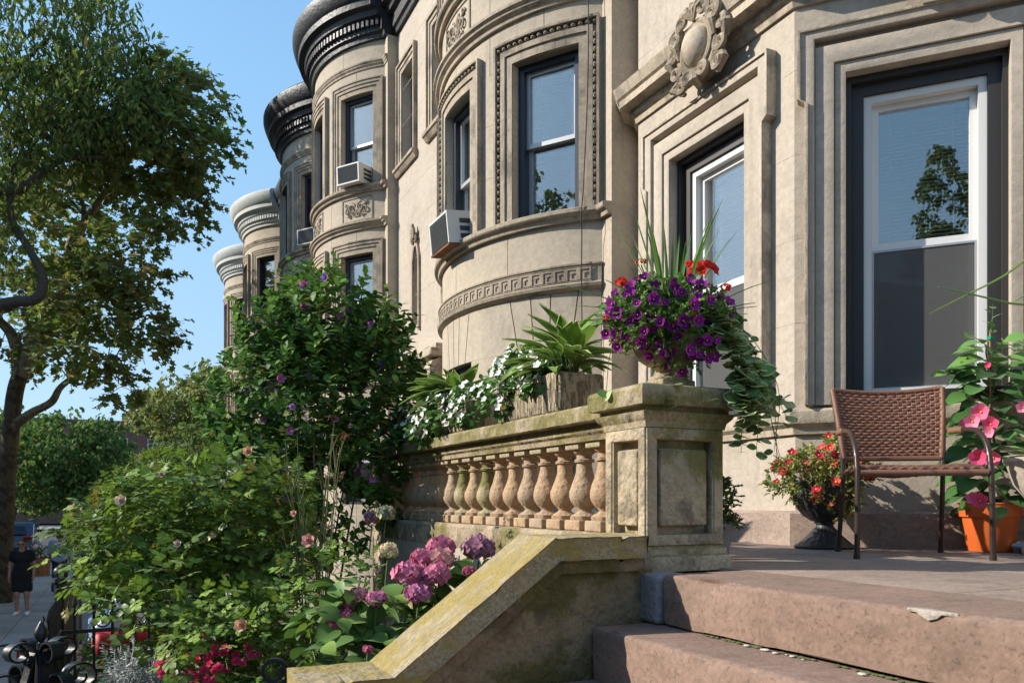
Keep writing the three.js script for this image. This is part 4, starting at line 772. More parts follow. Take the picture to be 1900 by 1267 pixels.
{
  const pal = [[0.13, 0.185, 0.033], [0.10, 0.15, 0.028], [0.17, 0.215, 0.042], [0.075, 0.12, 0.025], [0.20, 0.17, 0.05]];
  const dz = 1.15;
  tree('plane_tree', 'mottled-bark plane tree with pale twisting limbs at the left of the street', [-2.70, 0, -23.45],
    [LM([[-0.06, -0.1, -0.03], [-0.02, 2.23, 0], [0.1, 4.23, 0.04], [0.22, 5.3, 0.1], [0.36, 5.75, 0.17]], 0.21, 0.18, 2),
      LM([[0.36, 5.6, 0.17], [0.12, 6.63, 0.06], [-0.24, 7.1, -0.12], [-0.5, 8.2, -0.5]], 0.17, 0.07), LM([[0.3, 5.6, 0.17], [0.6, 6.37, 0.29], [1.1, 6.86, 0.74], [1.33, 7.6, 1.08], [1.42, 8.32, 1.34], [1.55, 8.77, 1.63], [1.91, 9.21, 2.02], [2.31, 9.77, 2.43], [2.87, 9.9, 3.03]], 0.21, 0.05, 0.4),
      LM([[1.46, 8.4, 1.36], [1.72, 8.93, 1.6], [1.77, 9.52, 1.4], [1.65, 10.08, 1.23], [1.94, 10.9, 1.37]], 0.10, 0.03), LM([[2.25, 9.39, 2.4], [2.48, 9.82, 2.73], [2.87, 9.98, 3.14], [3.63, 10.3, 3.95]], 0.07, 0.02),
      LM([[0.15, 4.35, 0.09], [0.62, 4.68, 0.52], [1.06, 4.92, 0.95], [1.24, 5.23, 1.14], [1.6, 5.54, 1.43], [1.96, 5.8, 1.82], [2.48, 5.92, 2.29]], 0.13, 0.03), LM([[1.5, 8.38, 1.4], [2.08, 8.2, 2.1], [2.76, 7.83, 2.87], [3.31, 7.35, 3.57]], 0.05, 0.015),
      LM([[0.9, 6.7, 0.6], [1.3, 6.6, 0.3], [1.7, 7.0, 0.2]], 0.07, 0.02)],
    [[3.84, 11.0, 4.0, 1.0, 1.1, dz, 120], [3.1, 10.3, 3.36, 1.2, 1.1, dz, 115], [2.2, 11.0, 2.7, 1.3, 1.3, dz, 125], [3.6, 9.1, 3.9, 0.75, 0.5, 0.8, 50], [2.65, 8.0, 3.15, 1.0, 0.8, 1, 75], [2.1, 7.1, 2.55, 1.1, 0.7, 1, 75], [3.1, 6.5, 3.36, 0.55, 0.45, 0.6, 32], [1.74, 6.1, 1.93, 1.0, 0.6, 1, 60], [1.0, 9.0, 1.0, 1.3, 1.4, dz, 95], [0.77, 11.3, 0.9, 1.5, 1.6, dz, 110], [0.5, 7.2, -0.3, 1.0, 1.2, dz, 90], [2.5, 5.2, 2.3, 0.6, 0.25, 0.6, 16], [3.5, 12.0, 3.7, 0.5, 0.45, 0.6, 40], [0.2, 9.5, -2.5, 2.2, 2.6, 2.0, 160], [-1.8, 9, -0.5, 2, 2.5, 2, 140]],
    { seed: 101, leaf: LEAF.plane, size: 0.205, per: 5, shoots: 2, spread: 0.44, palette: pal, shadedTrunkBark: mat([0.20, 0.165, 0.13], { map: planeBark, bumpMap: roughBump, bumpScale: 0.02 }), bark: barkPlane, k: 0.02, tip: 0.008, matOpt: { clearcoat: 0.3, transmission: 0.45 } });  // browner trunk bark, with the shade on the trunk mixed into its colour
  tree('dark_leaved_tree', 'dark-leaved street tree whose boughs hang in at the top left corner', [-3.05, 0, -20.2],
    [LM([[0, -0.1, 0], [0.05, 2.5, 0], [0.1, 4.6, 0], [0, 6.0, 0]], 0.28, 0.2, 2), LM([[0, 5.9, 0], [0.35, 6.5, 0.15], [0.8, 6.68, 0.25], [1.35, 6.78, 0.55], [1.45, 7.2, 0.57], [1.21, 7.77, 0.5], [0.85, 8.5, 0.3], [0.9, 9.6, 0.3]], 0.16, 0.06, 0.5), LM([[0, 5.9, 0], [-0.1, 7.5, -0.1], [0.3, 8.9, 0.2], [1.06, 9.07, 0.42], [1.37, 9.36, 0.56], [1.88, 9.7, 0.8], [2.6, 9.75, 1.1]], 0.17, 0.04), LM([[0.2, 8.6, 0.15], [0.4, 10.2, 0.2], [1.0, 11.5, 0.5], [1.6, 12.2, 0.8]], 0.09, 0.02), LM([[0, 7, 0], [-0.9, 8.5, -0.4], [-1.4, 10.5, -0.5]], 0.12, 0.03)],
    [[1.26, 12.5, 0.5, 1.3, 1.1, 1.1, 150], [2.4, 12.4, 1.0, 1.0, 0.9, 1, 110], [1.06, 10.9, 0.4, 1.2, 1.0, 1.1, 140], [2.6, 11.2, 1.3, 1.0, 0.8, 1, 110], [1.9, 10.2, 0.8, 1.3, 0.6, 1, 110], [0.96, 9.4, 0.4, 0.8, 0.6, 0.8, 50], [3.3, 10.6, 1.7, 0.6, 0.5, 0.6, 45], [0.5, 8.0, 0.2, 0.7, 0.9, 0.8, 40], [-1.4, 11, -0.6, 1.8, 2, 1.8, 140]],
    { seed: 102, leaf: LEAF.narrow, size: 0.18, per: 12, spread: 0.42, palette: [[0.07, 0.115, 0.022], [0.05, 0.085, 0.018], [0.10, 0.15, 0.03], [0.14, 0.16, 0.035]], bark: barkDark });
  const simple = (name, label, base, hgt, blobs, pal, seed, size, per, group) => tree(name, label, base, [LM([[0, -0.2, 0], [0.1, hgt * 0.4, 0], [0, hgt * 0.8, 0]], 0.22, 0.06, 0.3)], blobs, { seed, leaf: LEAF.oval, size, per, spread: size * 1.6, palette: pal, bark: barkDark, group, every: 2, shell: 0.5 });
  const yg = [[0.15, 0.175, 0.045], [0.12, 0.15, 0.04], [0.18, 0.19, 0.06]], dg = [[0.08, 0.135, 0.028], [0.055, 0.10, 0.022], [0.11, 0.165, 0.035]];
  const F = 'trees far along the street';
  // trees across the street: their shade lies on the sidewalk and they show in the window glass
  const og = [[0.08, 0.12, 0.025], [0.05, 0.09, 0.02], [0.10, 0.15, 0.03]];
  simple('street_tree', 'street tree on the far kerb, reflected in the bow windows', [-13.2, 0, -4.9], 10, [[0, 8.0, 0, 2.4, 3.0, 2.4, 220], [0.5, 10.4, -0.6, 1.6, 1.6, 1.6, 100]], og, 121, 0.15, 26, 'trees across the street');
  simple('street_tree', 'street tree on the far kerb shading the woman on the sidewalk', [-13.0, 0, -27.5], 11, [[0, 7.6, 0, 3.2, 3.2, 3.2, 420], [0.3, 10.3, -0.6, 2.4, 2.0, 2.4, 220]], og, 122, 0.22, 11, 'trees across the street');
  simple('street_tree', 'street tree on the far kerb, mirrored in the right-hand windows', [-13.2, 0, 14.6], 12, [[0, 8.5, 0, 1.3, 3.6, 1.3, 200], [0.1, 12.4, 0, 0.8, 2.0, 0.8, 90]], og, 124, 0.14, 26, 'trees across the street');
  simple('street_tree', 'street tree on the far kerb shading the plane tree trunk', [-13.0, 0, -34], 9, [[0, 7.0, 0, 2.8, 2.8, 2.8, 330]], og, 123, 0.22, 11, 'trees across the street');
  simple('far_tree', 'yellowish green tree behind the flowering shrub, below the sky gap', [2.6, 0, -40], 6, [[-0.2, 6.7, 1, 1.8, 1.5, 1.6, 150], [1.0, 7.3, 2.6, 1.3, 1.3, 1.4, 110], [-1.0, 6.6, -1.2, 1.5, 1.0, 1.4, 90], [1.5, 5.4, 2, 1.8, 1.4, 1.6, 110]], yg, 111, 0.24, 13, F);
  simple('far_tree', 'small olive green tree low in front of the yellowish one', [2.2, 0, -32.5], 3.6, [[0.1, 4.4, 0.3, 1.4, 0.95, 1.2, 120], [-0.6, 3.6, 0, 1.1, 0.9, 1.1, 70], [0.9, 3.8, 0.5, 1, 1, 1, 70]], [[0.09, 0.14, 0.04], [0.07, 0.11, 0.03]], 112, 0.17, 12, F);
  simple('far_tree', 'dark green rounded tree beyond the people on the sidewalk', [-2.9, 0, -51], 6, [[-0.5, 5.2, 0, 2.6, 2.3, 2, 230], [1.7, 5.4, 1, 1.5, 1.7, 1.4, 120], [-1.6, 3.6, 0, 2.0, 1.5, 1.6, 130], [0.8, 3.2, 0.4, 1.8, 1.1, 1.5, 90]], dg, 113, 0.28, 12, F);
  simple('far_tree', 'dark green tree at the left edge behind the plane tree trunk', [-6.2, 0, -56], 6, [[0.3, 4.6, 0, 2.8, 3.2, 2.2, 300], [-2.2, 5.5, 0, 2.5, 3, 2, 180]], dg, 114, 0.3, 12, F);
  simple('far_tree', 'wide dark tree line in front of the brick building at the street end', [0.2, 0, -66], 5, [[-0.5, 3.9, 0, 4.6, 2.2, 2, 300], [3.2, 4.6, 1, 3.0, 2.0, 2, 160]], dg, 115, 0.34, 11, F);
}
// ---------------------------------------------------------------- garden shrubs
function shrub(name, label, category, base, stems, blobs, o) {
  const { seed, leaf, size, n, len, palette, wood = twigBrown, shell = 0.5, parts = 0, group, k = 0.01, tip = 0.002, up = 0.6, jit = 0.5, tilt, aspect, sr = 0.012, matOpt, lup } = o, r = rng(seed);
  const t = thing(name, label, category, [0, 0, 0], group), targets = blobPoints(blobs, r, shell);
  const limbs = stems.map(s => ({ pts: [V(...base).add(V((r() - 0.5) * 0.15, 0, (r() - 0.5) * 0.15)), V(...base).lerp(V(...s), 0.5).add(rv(r, 0.08)), V(...s)], r0: sr, r1: sr * 0.4, from: 0.4, sides: 6 }));
  part('stems', growTwigs(limbs, targets, r, { k, tip, sides: 4 }), wood, t, 0.9);
  const list = [];
  for (const p of targets) { const d = p.out.clone().multiplyScalar(0.8).add(V(0, up, 0)).add(rv(r, jit)); list.push(...shootLeaves(p, d, len * (0.6 + 0.8 * r()), n, size, r, { tilt, aspect, up: lup })); }
  foliage(t, list, leaf, palette, r, { parts, matOpt });
  t.targets = targets; t.r = r; return t;
}
{
  // rose of Sharon
  const hb = [1.37, 1.1, -6.33], hs = shrub('hibiscus_shrub', 'tall dense rose of Sharon with purple flowers in front of the bow windows', 'shrub', hb,
    [[0.75, 3.4, -6.6], [1.1, 3.7, -6.1], [1.45, 3.9, -6.5], [1.8, 3.6, -6.2], [1.2, 3.0, -5.8], [1.75, 3.2, -6.7], [0.8, 2.9, -6.1]],
    [[1.12, 3.15, -6.42, 0.62, 0.62, 0.6, 260], [1.55, 3.3, -6.35, 0.60, 0.62, 0.55, 230], [1.42, 3.85, -6.4, 0.42, 0.42, 0.42, 120], [0.95, 2.65, -6.35, 0.42, 0.42, 0.45, 110], [1.8, 2.85, -6.25, 0.3, 0.4, 0.35, 70], [1.08, 3.75, -6.5, 0.3, 0.3, 0.3, 60], [1.85, 3.62, -6.3, 0.28, 0.3, 0.3, 55], [1.35, 2.4, -6.3, 0.5, 0.3, 0.4, 60]],
    { seed: 201, leaf: LEAF.oval, size: 0.088, n: 10, len: 0.16, palette: [[0.05, 0.115, 0.022], [0.035, 0.085, 0.018], [0.07, 0.15, 0.026], [0.10, 0.19, 0.03]], up: 0.9, parts: 260, aspect: 0.95 });
  { // upright young shoots at the top
    const r = rng(202), list = [], geos = [];
    for (let i = 0; i < 34; i++) { const a = r() * 2 * PI, q = Math.sqrt(r()) * 0.55, p = V(1.42 + Math.cos(a) * q * 1.25, 3.95 - q * q * 1.1 + r() * 0.12, -6.38 + Math.sin(a) * q), d = V((p.x - 1.42) * 0.5 + (r() - 0.5) * 0.25, 1, (r() - 0.5) * 0.4), l = 0.16 + r() * 0.26; geos.push(limb([p, p.clone().addScaledVector(d, l)], [0.005, 0.002], 4)); list.push(...shootLeaves(p, d, l, 9, 0.075, r, { tilt: 0.8 })); }
    part('young_shoots', geos, twigGreen, hs); foliage(hs, list, LEAF.oval, [[0.12, 0.23, 0.035], [0.09, 0.18, 0.03], [0.15, 0.27, 0.04]], r, { massName: 'young_foliage' });
    const pm = [petal([0.46, 0.20, 0.52]), petal([0.54, 0.18, 0.46]), petal([0.40, 0.24, 0.58])], ym = mat([0.55, 0.05, 0.12]);
    const eye = camera.position, cand = hs.targets.filter(p => p.out.dot(V().subVectors(eye, p).normalize()) > 0.1);
    for (let i = 0; i < 32; i++) { const p = cand[Math.floor(r() * cand.length)].clone(), f = V().subVectors(eye, p).normalize().add(rv(r, 0.7)); p.addScaledVector(f, 0.13); putFlower(hs, FLOWER.hib, pm[i % 3], p, f, 0.034 + r() * 0.016, ym, 0.2); }
  }
  // yew behind the roses
  const yewPal = [[0.05, 0.085, 0.014], [0.06, 0.10, 0.016], [0.10, 0.15, 0.02], [0.24, 0.33, 0.045]];
  shrub('yew_bush', 'broad clipped yew with bright lime tips behind the rose bush', 'shrub', [0.15, 0.9, -7.0], [[-0.1, 2.3, -7.0], [0.3, 2.5, -7.0], [0.7, 2.5, -7.0], [0.0, 2.2, -6.6]],
    [[0.28, 2.38, -7.0, 0.55, 0.45, 0.5, 420], [-0.05, 2.2, -6.8, 0.3, 0.34, 0.34, 200], [0.68, 2.5, -7.1, 0.4, 0.42, 0.42, 220], [0.4, 1.95, -6.8, 0.45, 0.4, 0.35, 120]],
    { seed: 211, leaf: LEAF.needle, size: 0.085, n: 6, len: 0.06, palette: yewPal, shell: 0.75, up: 0.4, parts: 0, matOpt: { clearcoat: 0.15 } });
  shrub('yew_bush', 'smaller bright green yew at the foot of the purple-flowered shrub', 'shrub', [0.9, 0.9, -6.6], [[0.8, 2.2, -6.6], [1.1, 2.4, -6.5], [0.7, 2.3, -6.4]],
    [[0.85, 2.35, -6.55, 0.4, 0.42, 0.4, 260], [1.1, 2.2, -6.4, 0.3, 0.4, 0.3, 130]],
    { seed: 212, leaf: LEAF.needle, size: 0.08, n: 6, len: 0.05, palette: yewPal, shell: 0.75, up: 0.5 });
  // climbing rose bush
  const rosePal = [[0.085, 0.14, 0.02], [0.12, 0.19, 0.025], [0.18, 0.26, 0.035], [0.06, 0.10, 0.018]];
  const rb = shrub('rose_bush', 'large sprawling rose bush with pale pink and peach blooms', 'shrub', [0.35, 1.1, -5.1],
    [[0.1, 2.2, -5.3], [0.3, 2.45, -5.2], [0.65, 2.5, -5.1], [0.2, 2.0, -4.7], [0.6, 2.2, -4.8], [0.05, 1.95, -5.0], [0.75, 2.1, -5.3]],
    [[0.30, 2.34, -5.2, 0.44, 0.32, 0.32, 130], [0.64, 2.44, -5.1, 0.32, 0.32, 0.28, 84], [0.02, 2.2, -5.2, 0.3, 0.26, 0.25, 64], [0.38, 2.02, -4.75, 0.3, 0.14, 0.2, 50], [0.48, 1.78, -4.3, 0.24, 0.14, 0.16, 40], [0.06, 1.86, -4.75, 0.16, 0.05, 0.12, 12], [0.7, 2.1, -4.9, 0.2, 0.34, 0.25, 50], [0.55, 1.6, -4.9, 0.4, 0.25, 0.25, 30]],
    { seed: 221, leaf: LEAF.rose, size: 0.15, n: 4, len: 0.18, palette: rosePal, wood: twigGreen, parts: 240, k: 0.012, tip: 0.0025, up: 0.45, jit: 0.7, tilt: 1.0, matOpt: { clearcoat: 0.4, clearcoatRoughness: 0.36 } });
  const at = (x, y, z) => V(x, y, z), rr = rng(223);
  const pale = petal([0.80, 0.62, 0.50]), peach = petal([0.80, 0.50, 0.33]), pink = petal([0.72, 0.38, 0.34]), heart = petal([0.72, 0.22, 0.10]);
  ROSES.forEach(([x, y, z, s, c]) => putFlower(rb, FLOWER.rose, [pale, peach, pink][c], at(x, y, z), V(-x, 2.5 - y, -z).normalize().add(V(-0.5, 0.25, 0)), s, c === 1 ? heart : null, 0.3, 'rose_bloom'));
  // long bare canes
  const cane = thing('rose_canes', 'tall bare green rose canes with a few red young leaves beside the shrub trunk', 'shrub'); {
    const r = rng(231), g = [], list = []; const b = [0.93, 1.1, -4.55];
    for (let i = 0; i < 15; i++) { const tx = 0.68 + r() * 0.42, ty = 2.45 + r() * 0.55, tz = -4.75 + r() * 0.35, p = [V(b[0] + (r() - 0.5) * 0.12, b[1], b[2] + (r() - 0.5) * 0.1), V(lerp(b[0], tx, 0.5) + (r() - 0.5) * 0.06, lerp(b[1], ty, 0.55), lerp(b[2], tz, 0.5)), V(tx, ty, tz)]; g.push(tube(p, 0.0055, 0.002, 10, 5)); for (let k = 0; k < 3; k++) { const q = p[1].clone().lerp(p[2], r()); g.push(tube([q, q.clone().add(V((r() - 0.5) * 0.12, 0.12 + r() * 0.1, (r() - 0.5) * 0.1))], 0.003, 0.0015, 4, 4)); } if (i % 2 === 0) list.push(...shootLeaves(p[2], V((r() - 0.5), 0.6, r() - 0.5), 0.1, 3, 0.08, r)); }
    g.forEach((q, i) => i % 4 === 0 ? part('cane', g.slice(i, i + 4), i % 8 ? twigGreen : mat([0.16, 0.15, 0.06]), cane, 0.9) : 0);
    foliage(cane, list, LEAF.rose, [[0.20, 0.05, 0.045], [0.12, 0.07, 0.05], [0.09, 0.12, 0.03]], r, { parts: list.length });
  }
  shrub('rose_shrub', 'lime-leaved young rose between the canes and the hydrangeas', 'shrub', [0.95, 1.1, -4.1], [[0.9, 2.0, -4.1], [1.1, 2.1, -4.15], [0.75, 1.9, -4.0]],
    [[0.92, 2.0, -4.1, 0.26, 0.2, 0.2, 36], [0.8, 1.8, -4.0, 0.3, 0.25, 0.25, 36]],
    { seed: 232, leaf: LEAF.rose, size: 0.10, n: 4, len: 0.12, palette: [[0.15, 0.24, 0.03], [0.10, 0.18, 0.03], [0.07, 0.13, 0.025]], wood: twigGreen, parts: 120, up: 0.7 });
  // hydrangeas
  const hy = shrub('hydrangea', 'hydrangea with round pink flower heads beside the sloping coping', 'shrub', [1.0, 1.1, -3.4], [[0.7, 1.85, -3.35], [0.95, 2.1, -3.4], [1.25, 2.15, -3.35], [1.1, 1.8, -3.2], [1.4, 2.15, -3.3], [0.75, 1.7, -3.2]],
    [[1.05, 1.95, -3.42, 0.34, 0.22, 0.2, 34], [0.78, 1.78, -3.32, 0.22, 0.26, 0.18, 26], [1.35, 2.08, -3.36, 0.2, 0.16, 0.16, 20], [0.95, 1.6, -3.2, 0.35, 0.22, 0.15, 22], [1.2, 1.85, -3.15, 0.25, 0.15, 0.12, 14]],
    { seed: 241, leaf: LEAF.broad, size: 0.118, n: 4, len: 0.08, palette: [[0.06, 0.115, 0.022], [0.045, 0.09, 0.02], [0.09, 0.165, 0.03], [0.14, 0.22, 0.035]], jit: 0.9, lup: 0.55, wood: twigGreen, parts: 300, tilt: 1.15, up: 0.7, matOpt: { clearcoat: 0.4 } });
  const cols = [[0.66, 0.21, 0.34], [0.64, 0.30, 0.31], [0.42, 0.19, 0.28], [0.62, 0.21, 0.38], [0.72, 0.55, 0.38], [0.52, 0.13, 0.22], [0.36, 0.32, 0.24]].map(c => [1, 0.72, 1.25].map((k, j) => petal([Math.min(0.9, c[0] * k), Math.min(0.9, c[1] * k * (j === 2 ? 1.25 : 1)), Math.min(0.9, c[2] * k)], 0.3)));
  HEADS.forEach(([x, y, z, s, c], i) => {
    const r = rng(300 + i), hd = new THREE.Group(); hd.name = 'flower_head'; hy.add(hd); hd.position.set(x, y, z);
    const fl = [[], [], []], N = 70;
    for (let k = 0; k < N; k++) { const yy = 1 - 1.75 * (k + 0.5) / N, q = Math.sqrt(Math.max(0, 1 - yy * yy)), a = k * 2.39996, d = V(q * Math.cos(a) * 1.12, yy * 0.74, q * Math.sin(a) * 1.12), g = FLOWER.floret.clone(), S = s * 0.40 * (0.7 + r() * 0.6); g.scale(S, S, S); const z0 = d.clone().add(rv(r, 0.5)).normalize(), xx = V(0.1, 1, 0.05).cross(z0).normalize(); g.applyMatrix4(new THREE.Matrix4().makeBasis(xx, V().crossVectors(z0, xx), z0).setPosition(d.multiplyScalar(s * (0.76 + r() * 0.34)))); fl[k % 3].push(g); }
    fl.forEach((q, j) => { mesh('florets', mergeGeometries(q), cols[c][j], hd).userData.kind = 'stuff'; }); mesh('flower_stalk', prep(limb([V(0, -s, 0), V(-0.01, -0.25, -0.03)], [0.004, 0.005], 5)), twigGreen, hd);
    mesh('flower_core', dot, cols[c][1], hd).scale.setScalar(s * 0.6);
  });
  // small bright pink roses low in front
  const kr = shrub('landscape_rose', 'low rose with bright magenta-pink blooms at the bottom of the garden', 'shrub', [0.42, 1.1, -4.55], [[0.3, 1.5, -4.55], [0.55, 1.55, -4.6], [0.42, 1.5, -4.4]],
    [[0.42, 1.48, -4.55, 0.26, 0.16, 0.2, 60], [0.62, 1.5, -4.6, 0.18, 0.2, 0.2, 36]],
    { seed: 251, leaf: LEAF.rose, size: 0.085, n: 4, len: 0.09, palette: [[0.05, 0.10, 0.03], [0.07, 0.13, 0.035]], wood: twigGreen, parts: 120 });
  { const r = rng(252), hp = [petal([0.88, 0.13, 0.33]), petal([0.82, 0.08, 0.22])]; for (let i = 0; i < 46; i++) { const c = [[0.36, 1.74, -4.38], [0.46, 1.70, -4.32], [0.26, 1.66, -4.34], [0.16, 1.66, -4.4], [0.40, 1.63, -4.26], [0.56, 1.68, -4.36], [0.32, 1.60, -4.24]][i % 7], p = V(...c).add(rv(r, 0.075)); putFlower(kr, FLOWER.rosette, hp[i % 2], p, V(-p.x, 2.5 - p.y, -p.z).normalize().add(rv(r, 0.7)).add(V(0, 0.4, 0)), 0.022 + r() * 0.012); } }
  // dusty miller
  { const t = thing('dusty_miller', 'silver-grey woolly foliage plant inside the iron fence', 'plant'), r = rng(261), list = [], st = [];
    for (let i = 0; i < 46; i++) { const a = r() * 2 * PI, q = Math.sqrt(r()), p = V(0.10 + q * 0.26 * Math.cos(a), 1.12, -5.45 + q * 0.24 * Math.sin(a)), d = V((r() - 0.5) * 0.6, 1, (r() - 0.5) * 0.6), l = 0.28 + r() * 0.24; st.push(limb([p, p.clone().addScaledVector(d, l)], [0.005, 0.003], 4)); list.push(...shootLeaves(p.clone().addScaledVector(d, l * 0.3), d, l * 0.75, 9, 0.11, r, { tilt: 0.85 })); }
    part('stems', st, mat([0.42, 0.44, 0.42]), t); foliage(t, list, LEAF.dusty, [[0.46, 0.48, 0.46], [0.36, 0.39, 0.38], [0.56, 0.58, 0.56]], r, { parts: 200, matOpt: { transmission: 0.1, clearcoat: 0 } }); }
  // dark ground cover
  { const r = rng(271), list = []; for (let i = 0; i < 2600; i++) { const p = V(-0.35 + r() * 2.2, 1.13 + r() * 0.18, -3.0 - r() * 5.6); list.push({ p, d: rv(r).add(V(0, 0.5, 0)), n: V(r() - 0.5, 1, r() - 0.5), s: 0.05 + r() * 0.06 }); } const h = new THREE.Group(); const im = foliage(h, list, LEAF.oval, [[0.03, 0.06, 0.015], [0.045, 0.08, 0.02]], r); h.remove(im); im.name = 'ground_cover'; im.userData = { kind: 'stuff', label: 'dark leafy ground cover over the garden soil', category: 'ground cover' }; scene.add(im); }
}

// ---------------------------------------------------------------- trough planters on the balustrade
function trough(label, z0, z1) {
  const t = thing('trough_planter', label, 'planter', [2.065, 2.947, (z0 + z1) / 2], 'bark-textured trough planters on the balustrade');
  const L = Math.abs(z1 - z0) / 2, W = 0.135, h = 0.2, th = 0.018, r = rng(Math.round(-z0 * 100));
  // ring of staves like split logs
  const g = [], N = Math.round(L / 0.028), wall = (n, f) => { for (let i = 0; i < n; i++) g.push(f((i + 0.5) / n * 2 - 1, 1 / n, 0.006 + r() * 0.007, r)); };
  const stave = (x, z, w, d, lean) => { const q = new RoundedBoxGeometry(d, h, w, 2, Math.min(d, w) * 0.4); q.translate(0, h / 2, 0); q.applyMatrix4(new THREE.Matrix4().makeShear(0, 0, lean[0], lean[1], 0, 0)); return wobble(prep(q), 0.005, 2, 1).translate(x, 0, z); };
  wall(N, (t, hw, d) => stave(-W + th / 2 - d * 0.2, t * (L - 0.01), hw * 2 * L + 0.004, th + d, [0, 0])); wall(N, (t, hw, d) => stave(W - th / 2, t * (L - 0.01), hw * 2 * L + 0.004, th + d, [0, 0]));
  const M2 = Math.round(W / 0.026); wall(M2, (t, hw, d) => stave(t * (W - 0.012), L - th / 2 + d * 0.2, th + d, hw * 2 * W + 0.004, [0, 0])); wall(M2, (t, hw, d) => stave(t * (W - 0.012), -L + th / 2, th + d, hw * 2 * W + 0.004, [0, 0]));
  part('trough', [...g, bx(-W, W, 0.001, 0.02, -L, L)], M.planter, t, 0.6); part('soil', bx(-W + 0.015, W - 0.015, 0.02, h - 0.03, -L + 0.015, L - 0.015), M.soil, t);
}
trough('bark-textured stone trough nearest the pedestal, full of hosta and white impatiens', -3.52, -4.225);
trough('bark-textured stone trough in the middle of the balustrade rail', -4.76, -5.46);
trough('bark-textured stone trough at the far shaded end of the balustrade', -5.80, -6.36);
// pale edge of a variegated leaf: two strips along its sides
function leafEdge(widths, k, o) { const { fold, curl } = o, n = widths.length - 1, pos = []; for (const s of [-1, 1]) for (let i = 0; i < n; i++) { const P = (j, m) => [s * widths[j] * m, j / n * (m > 1 ? 1.03 : 1), -curl * (j / n) ** 2 + fold * widths[j] * m]; const a = P(i, 0.98), b = P(i, k), c = P(i + 1, k), d = P(i + 1, 0.98); pos.push(...a, ...b, ...c, ...a, ...c, ...d); } const g = new THREE.BufferGeometry(); g.setAttribute('position', new THREE.BufferAttribute(new Float32Array(pos), 3)); g.computeVertexNormals(); return prep(g); }
LEAF.lanceWide = leafEdge([0.03, 0.12, 0.2, 0.23, 0.2, 0.11, 0.02], 1.13, { fold: 0.3, curl: 0.55 });
LEAF.droop = leafGeo([0.03, 0.13, 0.2, 0.22, 0.19, 0.1, 0], { fold: 0.22, curl: 1.0 }); LEAF.droopWide = leafEdge([0.03, 0.13, 0.2, 0.22, 0.19, 0.1, 0.02], 1.13, { fold: 0.22, curl: 1.0 });
LEAF.roundWide = leafEdge([0.12, 0.42, 0.46, 0.32, 0.03], 1.2, { fold: 0.1, curl: 0.1 });
const creamM = leafMat([0.27, 0.34, 0.11]), hostaMs = [[0.11, 0.19, 0.032], [0.15, 0.24, 0.04], [0.08, 0.145, 0.026]].map(c => leafMat(c));
function margined(parent, geo, wide, m, mm, p, d, n, s, nm = 'leaf') {
  const q = mesh(nm, geo, m, parent); leafMatrix(p, d, n, s).decompose(q.position, q.quaternion, q.scale);
  const e = mesh('leaf_margin', wide, mm, q); return q;
}
function hosta(label, x, y, z, n, seed, size, lean) {
  const t = thing('hosta', label, 'plant', [x, y, z], 'hostas in the troughs'), r = rng(seed);
  for (let i = 0; i < n; i++) {
    const a = i * 2.4 + r() * 1.6, q = i / n, el = lerp(1.5, 0.2, q) + (r() - 0.5) * 0.7, d = V(Math.cos(a) * Math.cos(el) + lean[0], Math.sin(el) + 0.15, Math.sin(a) * Math.cos(el) + lean[1]), s = size * (0.55 + 0.6 * r());
    const p = V(Math.cos(a) * 0.05 * r(), 0.02 + r() * 0.06, (r() - 0.5) * 0.22), b = p.clone().addScaledVector(d.clone().normalize(), 0.07 + 0.05 * r());
    mesh('stalk', prep(limb([p, b], [0.004, 0.003], 5)), twigGreen, t); margined(t, i % 4 === 0 ? LEAF.lance : LEAF.droop, i % 4 === 0 ? LEAF.lanceWide : LEAF.droopWide, hostaMs[i % 3], creamM, b, d, V(0, 1, 0).addScaledVector(d, -0.3).add(rv(r, 0.2)), [s * 0.92, s]);
  }
}
hosta('upright variegated hosta in the trough nearest the pedestal', 2.06, 3.11, -3.70, 90, 401, 0.185, [0, 0]);
hosta('arching variegated hosta spilling left over the middle trough', 2.04, 3.11, -5.2, 80, 402, 0.185, [-0.35, -0.15]);
function impatiens(label, blobs, nf, seed, base) {
  const t = shrub('impatiens', label, 'plant', base, [[base[0], base[1] + 0.1, base[2]], [base[0] - 0.05, base[1] + 0.1, base[2] + 0.1], [base[0], base[1] + 0.1, base[2] - 0.12]], blobs, { seed, leaf: LEAF.oval, size: 0.052, n: 5, len: 0.05, palette: [[0.06, 0.14, 0.03], [0.09, 0.19, 0.04], [0.05, 0.11, 0.025]], wood: twigGreen, parts: 120, group: 'white impatiens in the troughs', up: 0.5 });
  const r = t.r, white = petal([0.90, 0.90, 0.86], 0.25), c = t.targets.filter(p => p.out.x < 0.3 || p.out.y > 0.2);
  for (let i = 0; i < nf; i++) { const p = c[Math.floor(r() * c.length)].clone(), f = V(-1.0, 0.6, 0.15).add(rv(r, 0.7)); p.addScaledVector(f.clone().normalize(), 0.055); putFlower(t, FLOWER.five, white, p, f, 0.019 + r() * 0.010); }
}
impatiens('white impatiens heaped at the left of the trough nearest the pedestal', [[2.02, 3.22, -4.05, 0.14, 0.11, 0.2, 80], [1.93, 3.1, -4.15, 0.1, 0.12, 0.2, 60], [1.97, 3.14, -3.8, 0.1, 0.08, 0.16, 40]], 165, 411, [2.05, 3.08, -4.05]);
impatiens('white impatiens spilling over the front of the middle trough', [[1.94, 3.08, -5.15, 0.13, 0.12, 0.3, 110], [1.9, 3.0, -5.4, 0.1, 0.1, 0.2, 60], [1.95, 3.1, -4.75, 0.1, 0.1, 0.16, 50]], 165, 412, [2.03, 3.06, -5.1]);
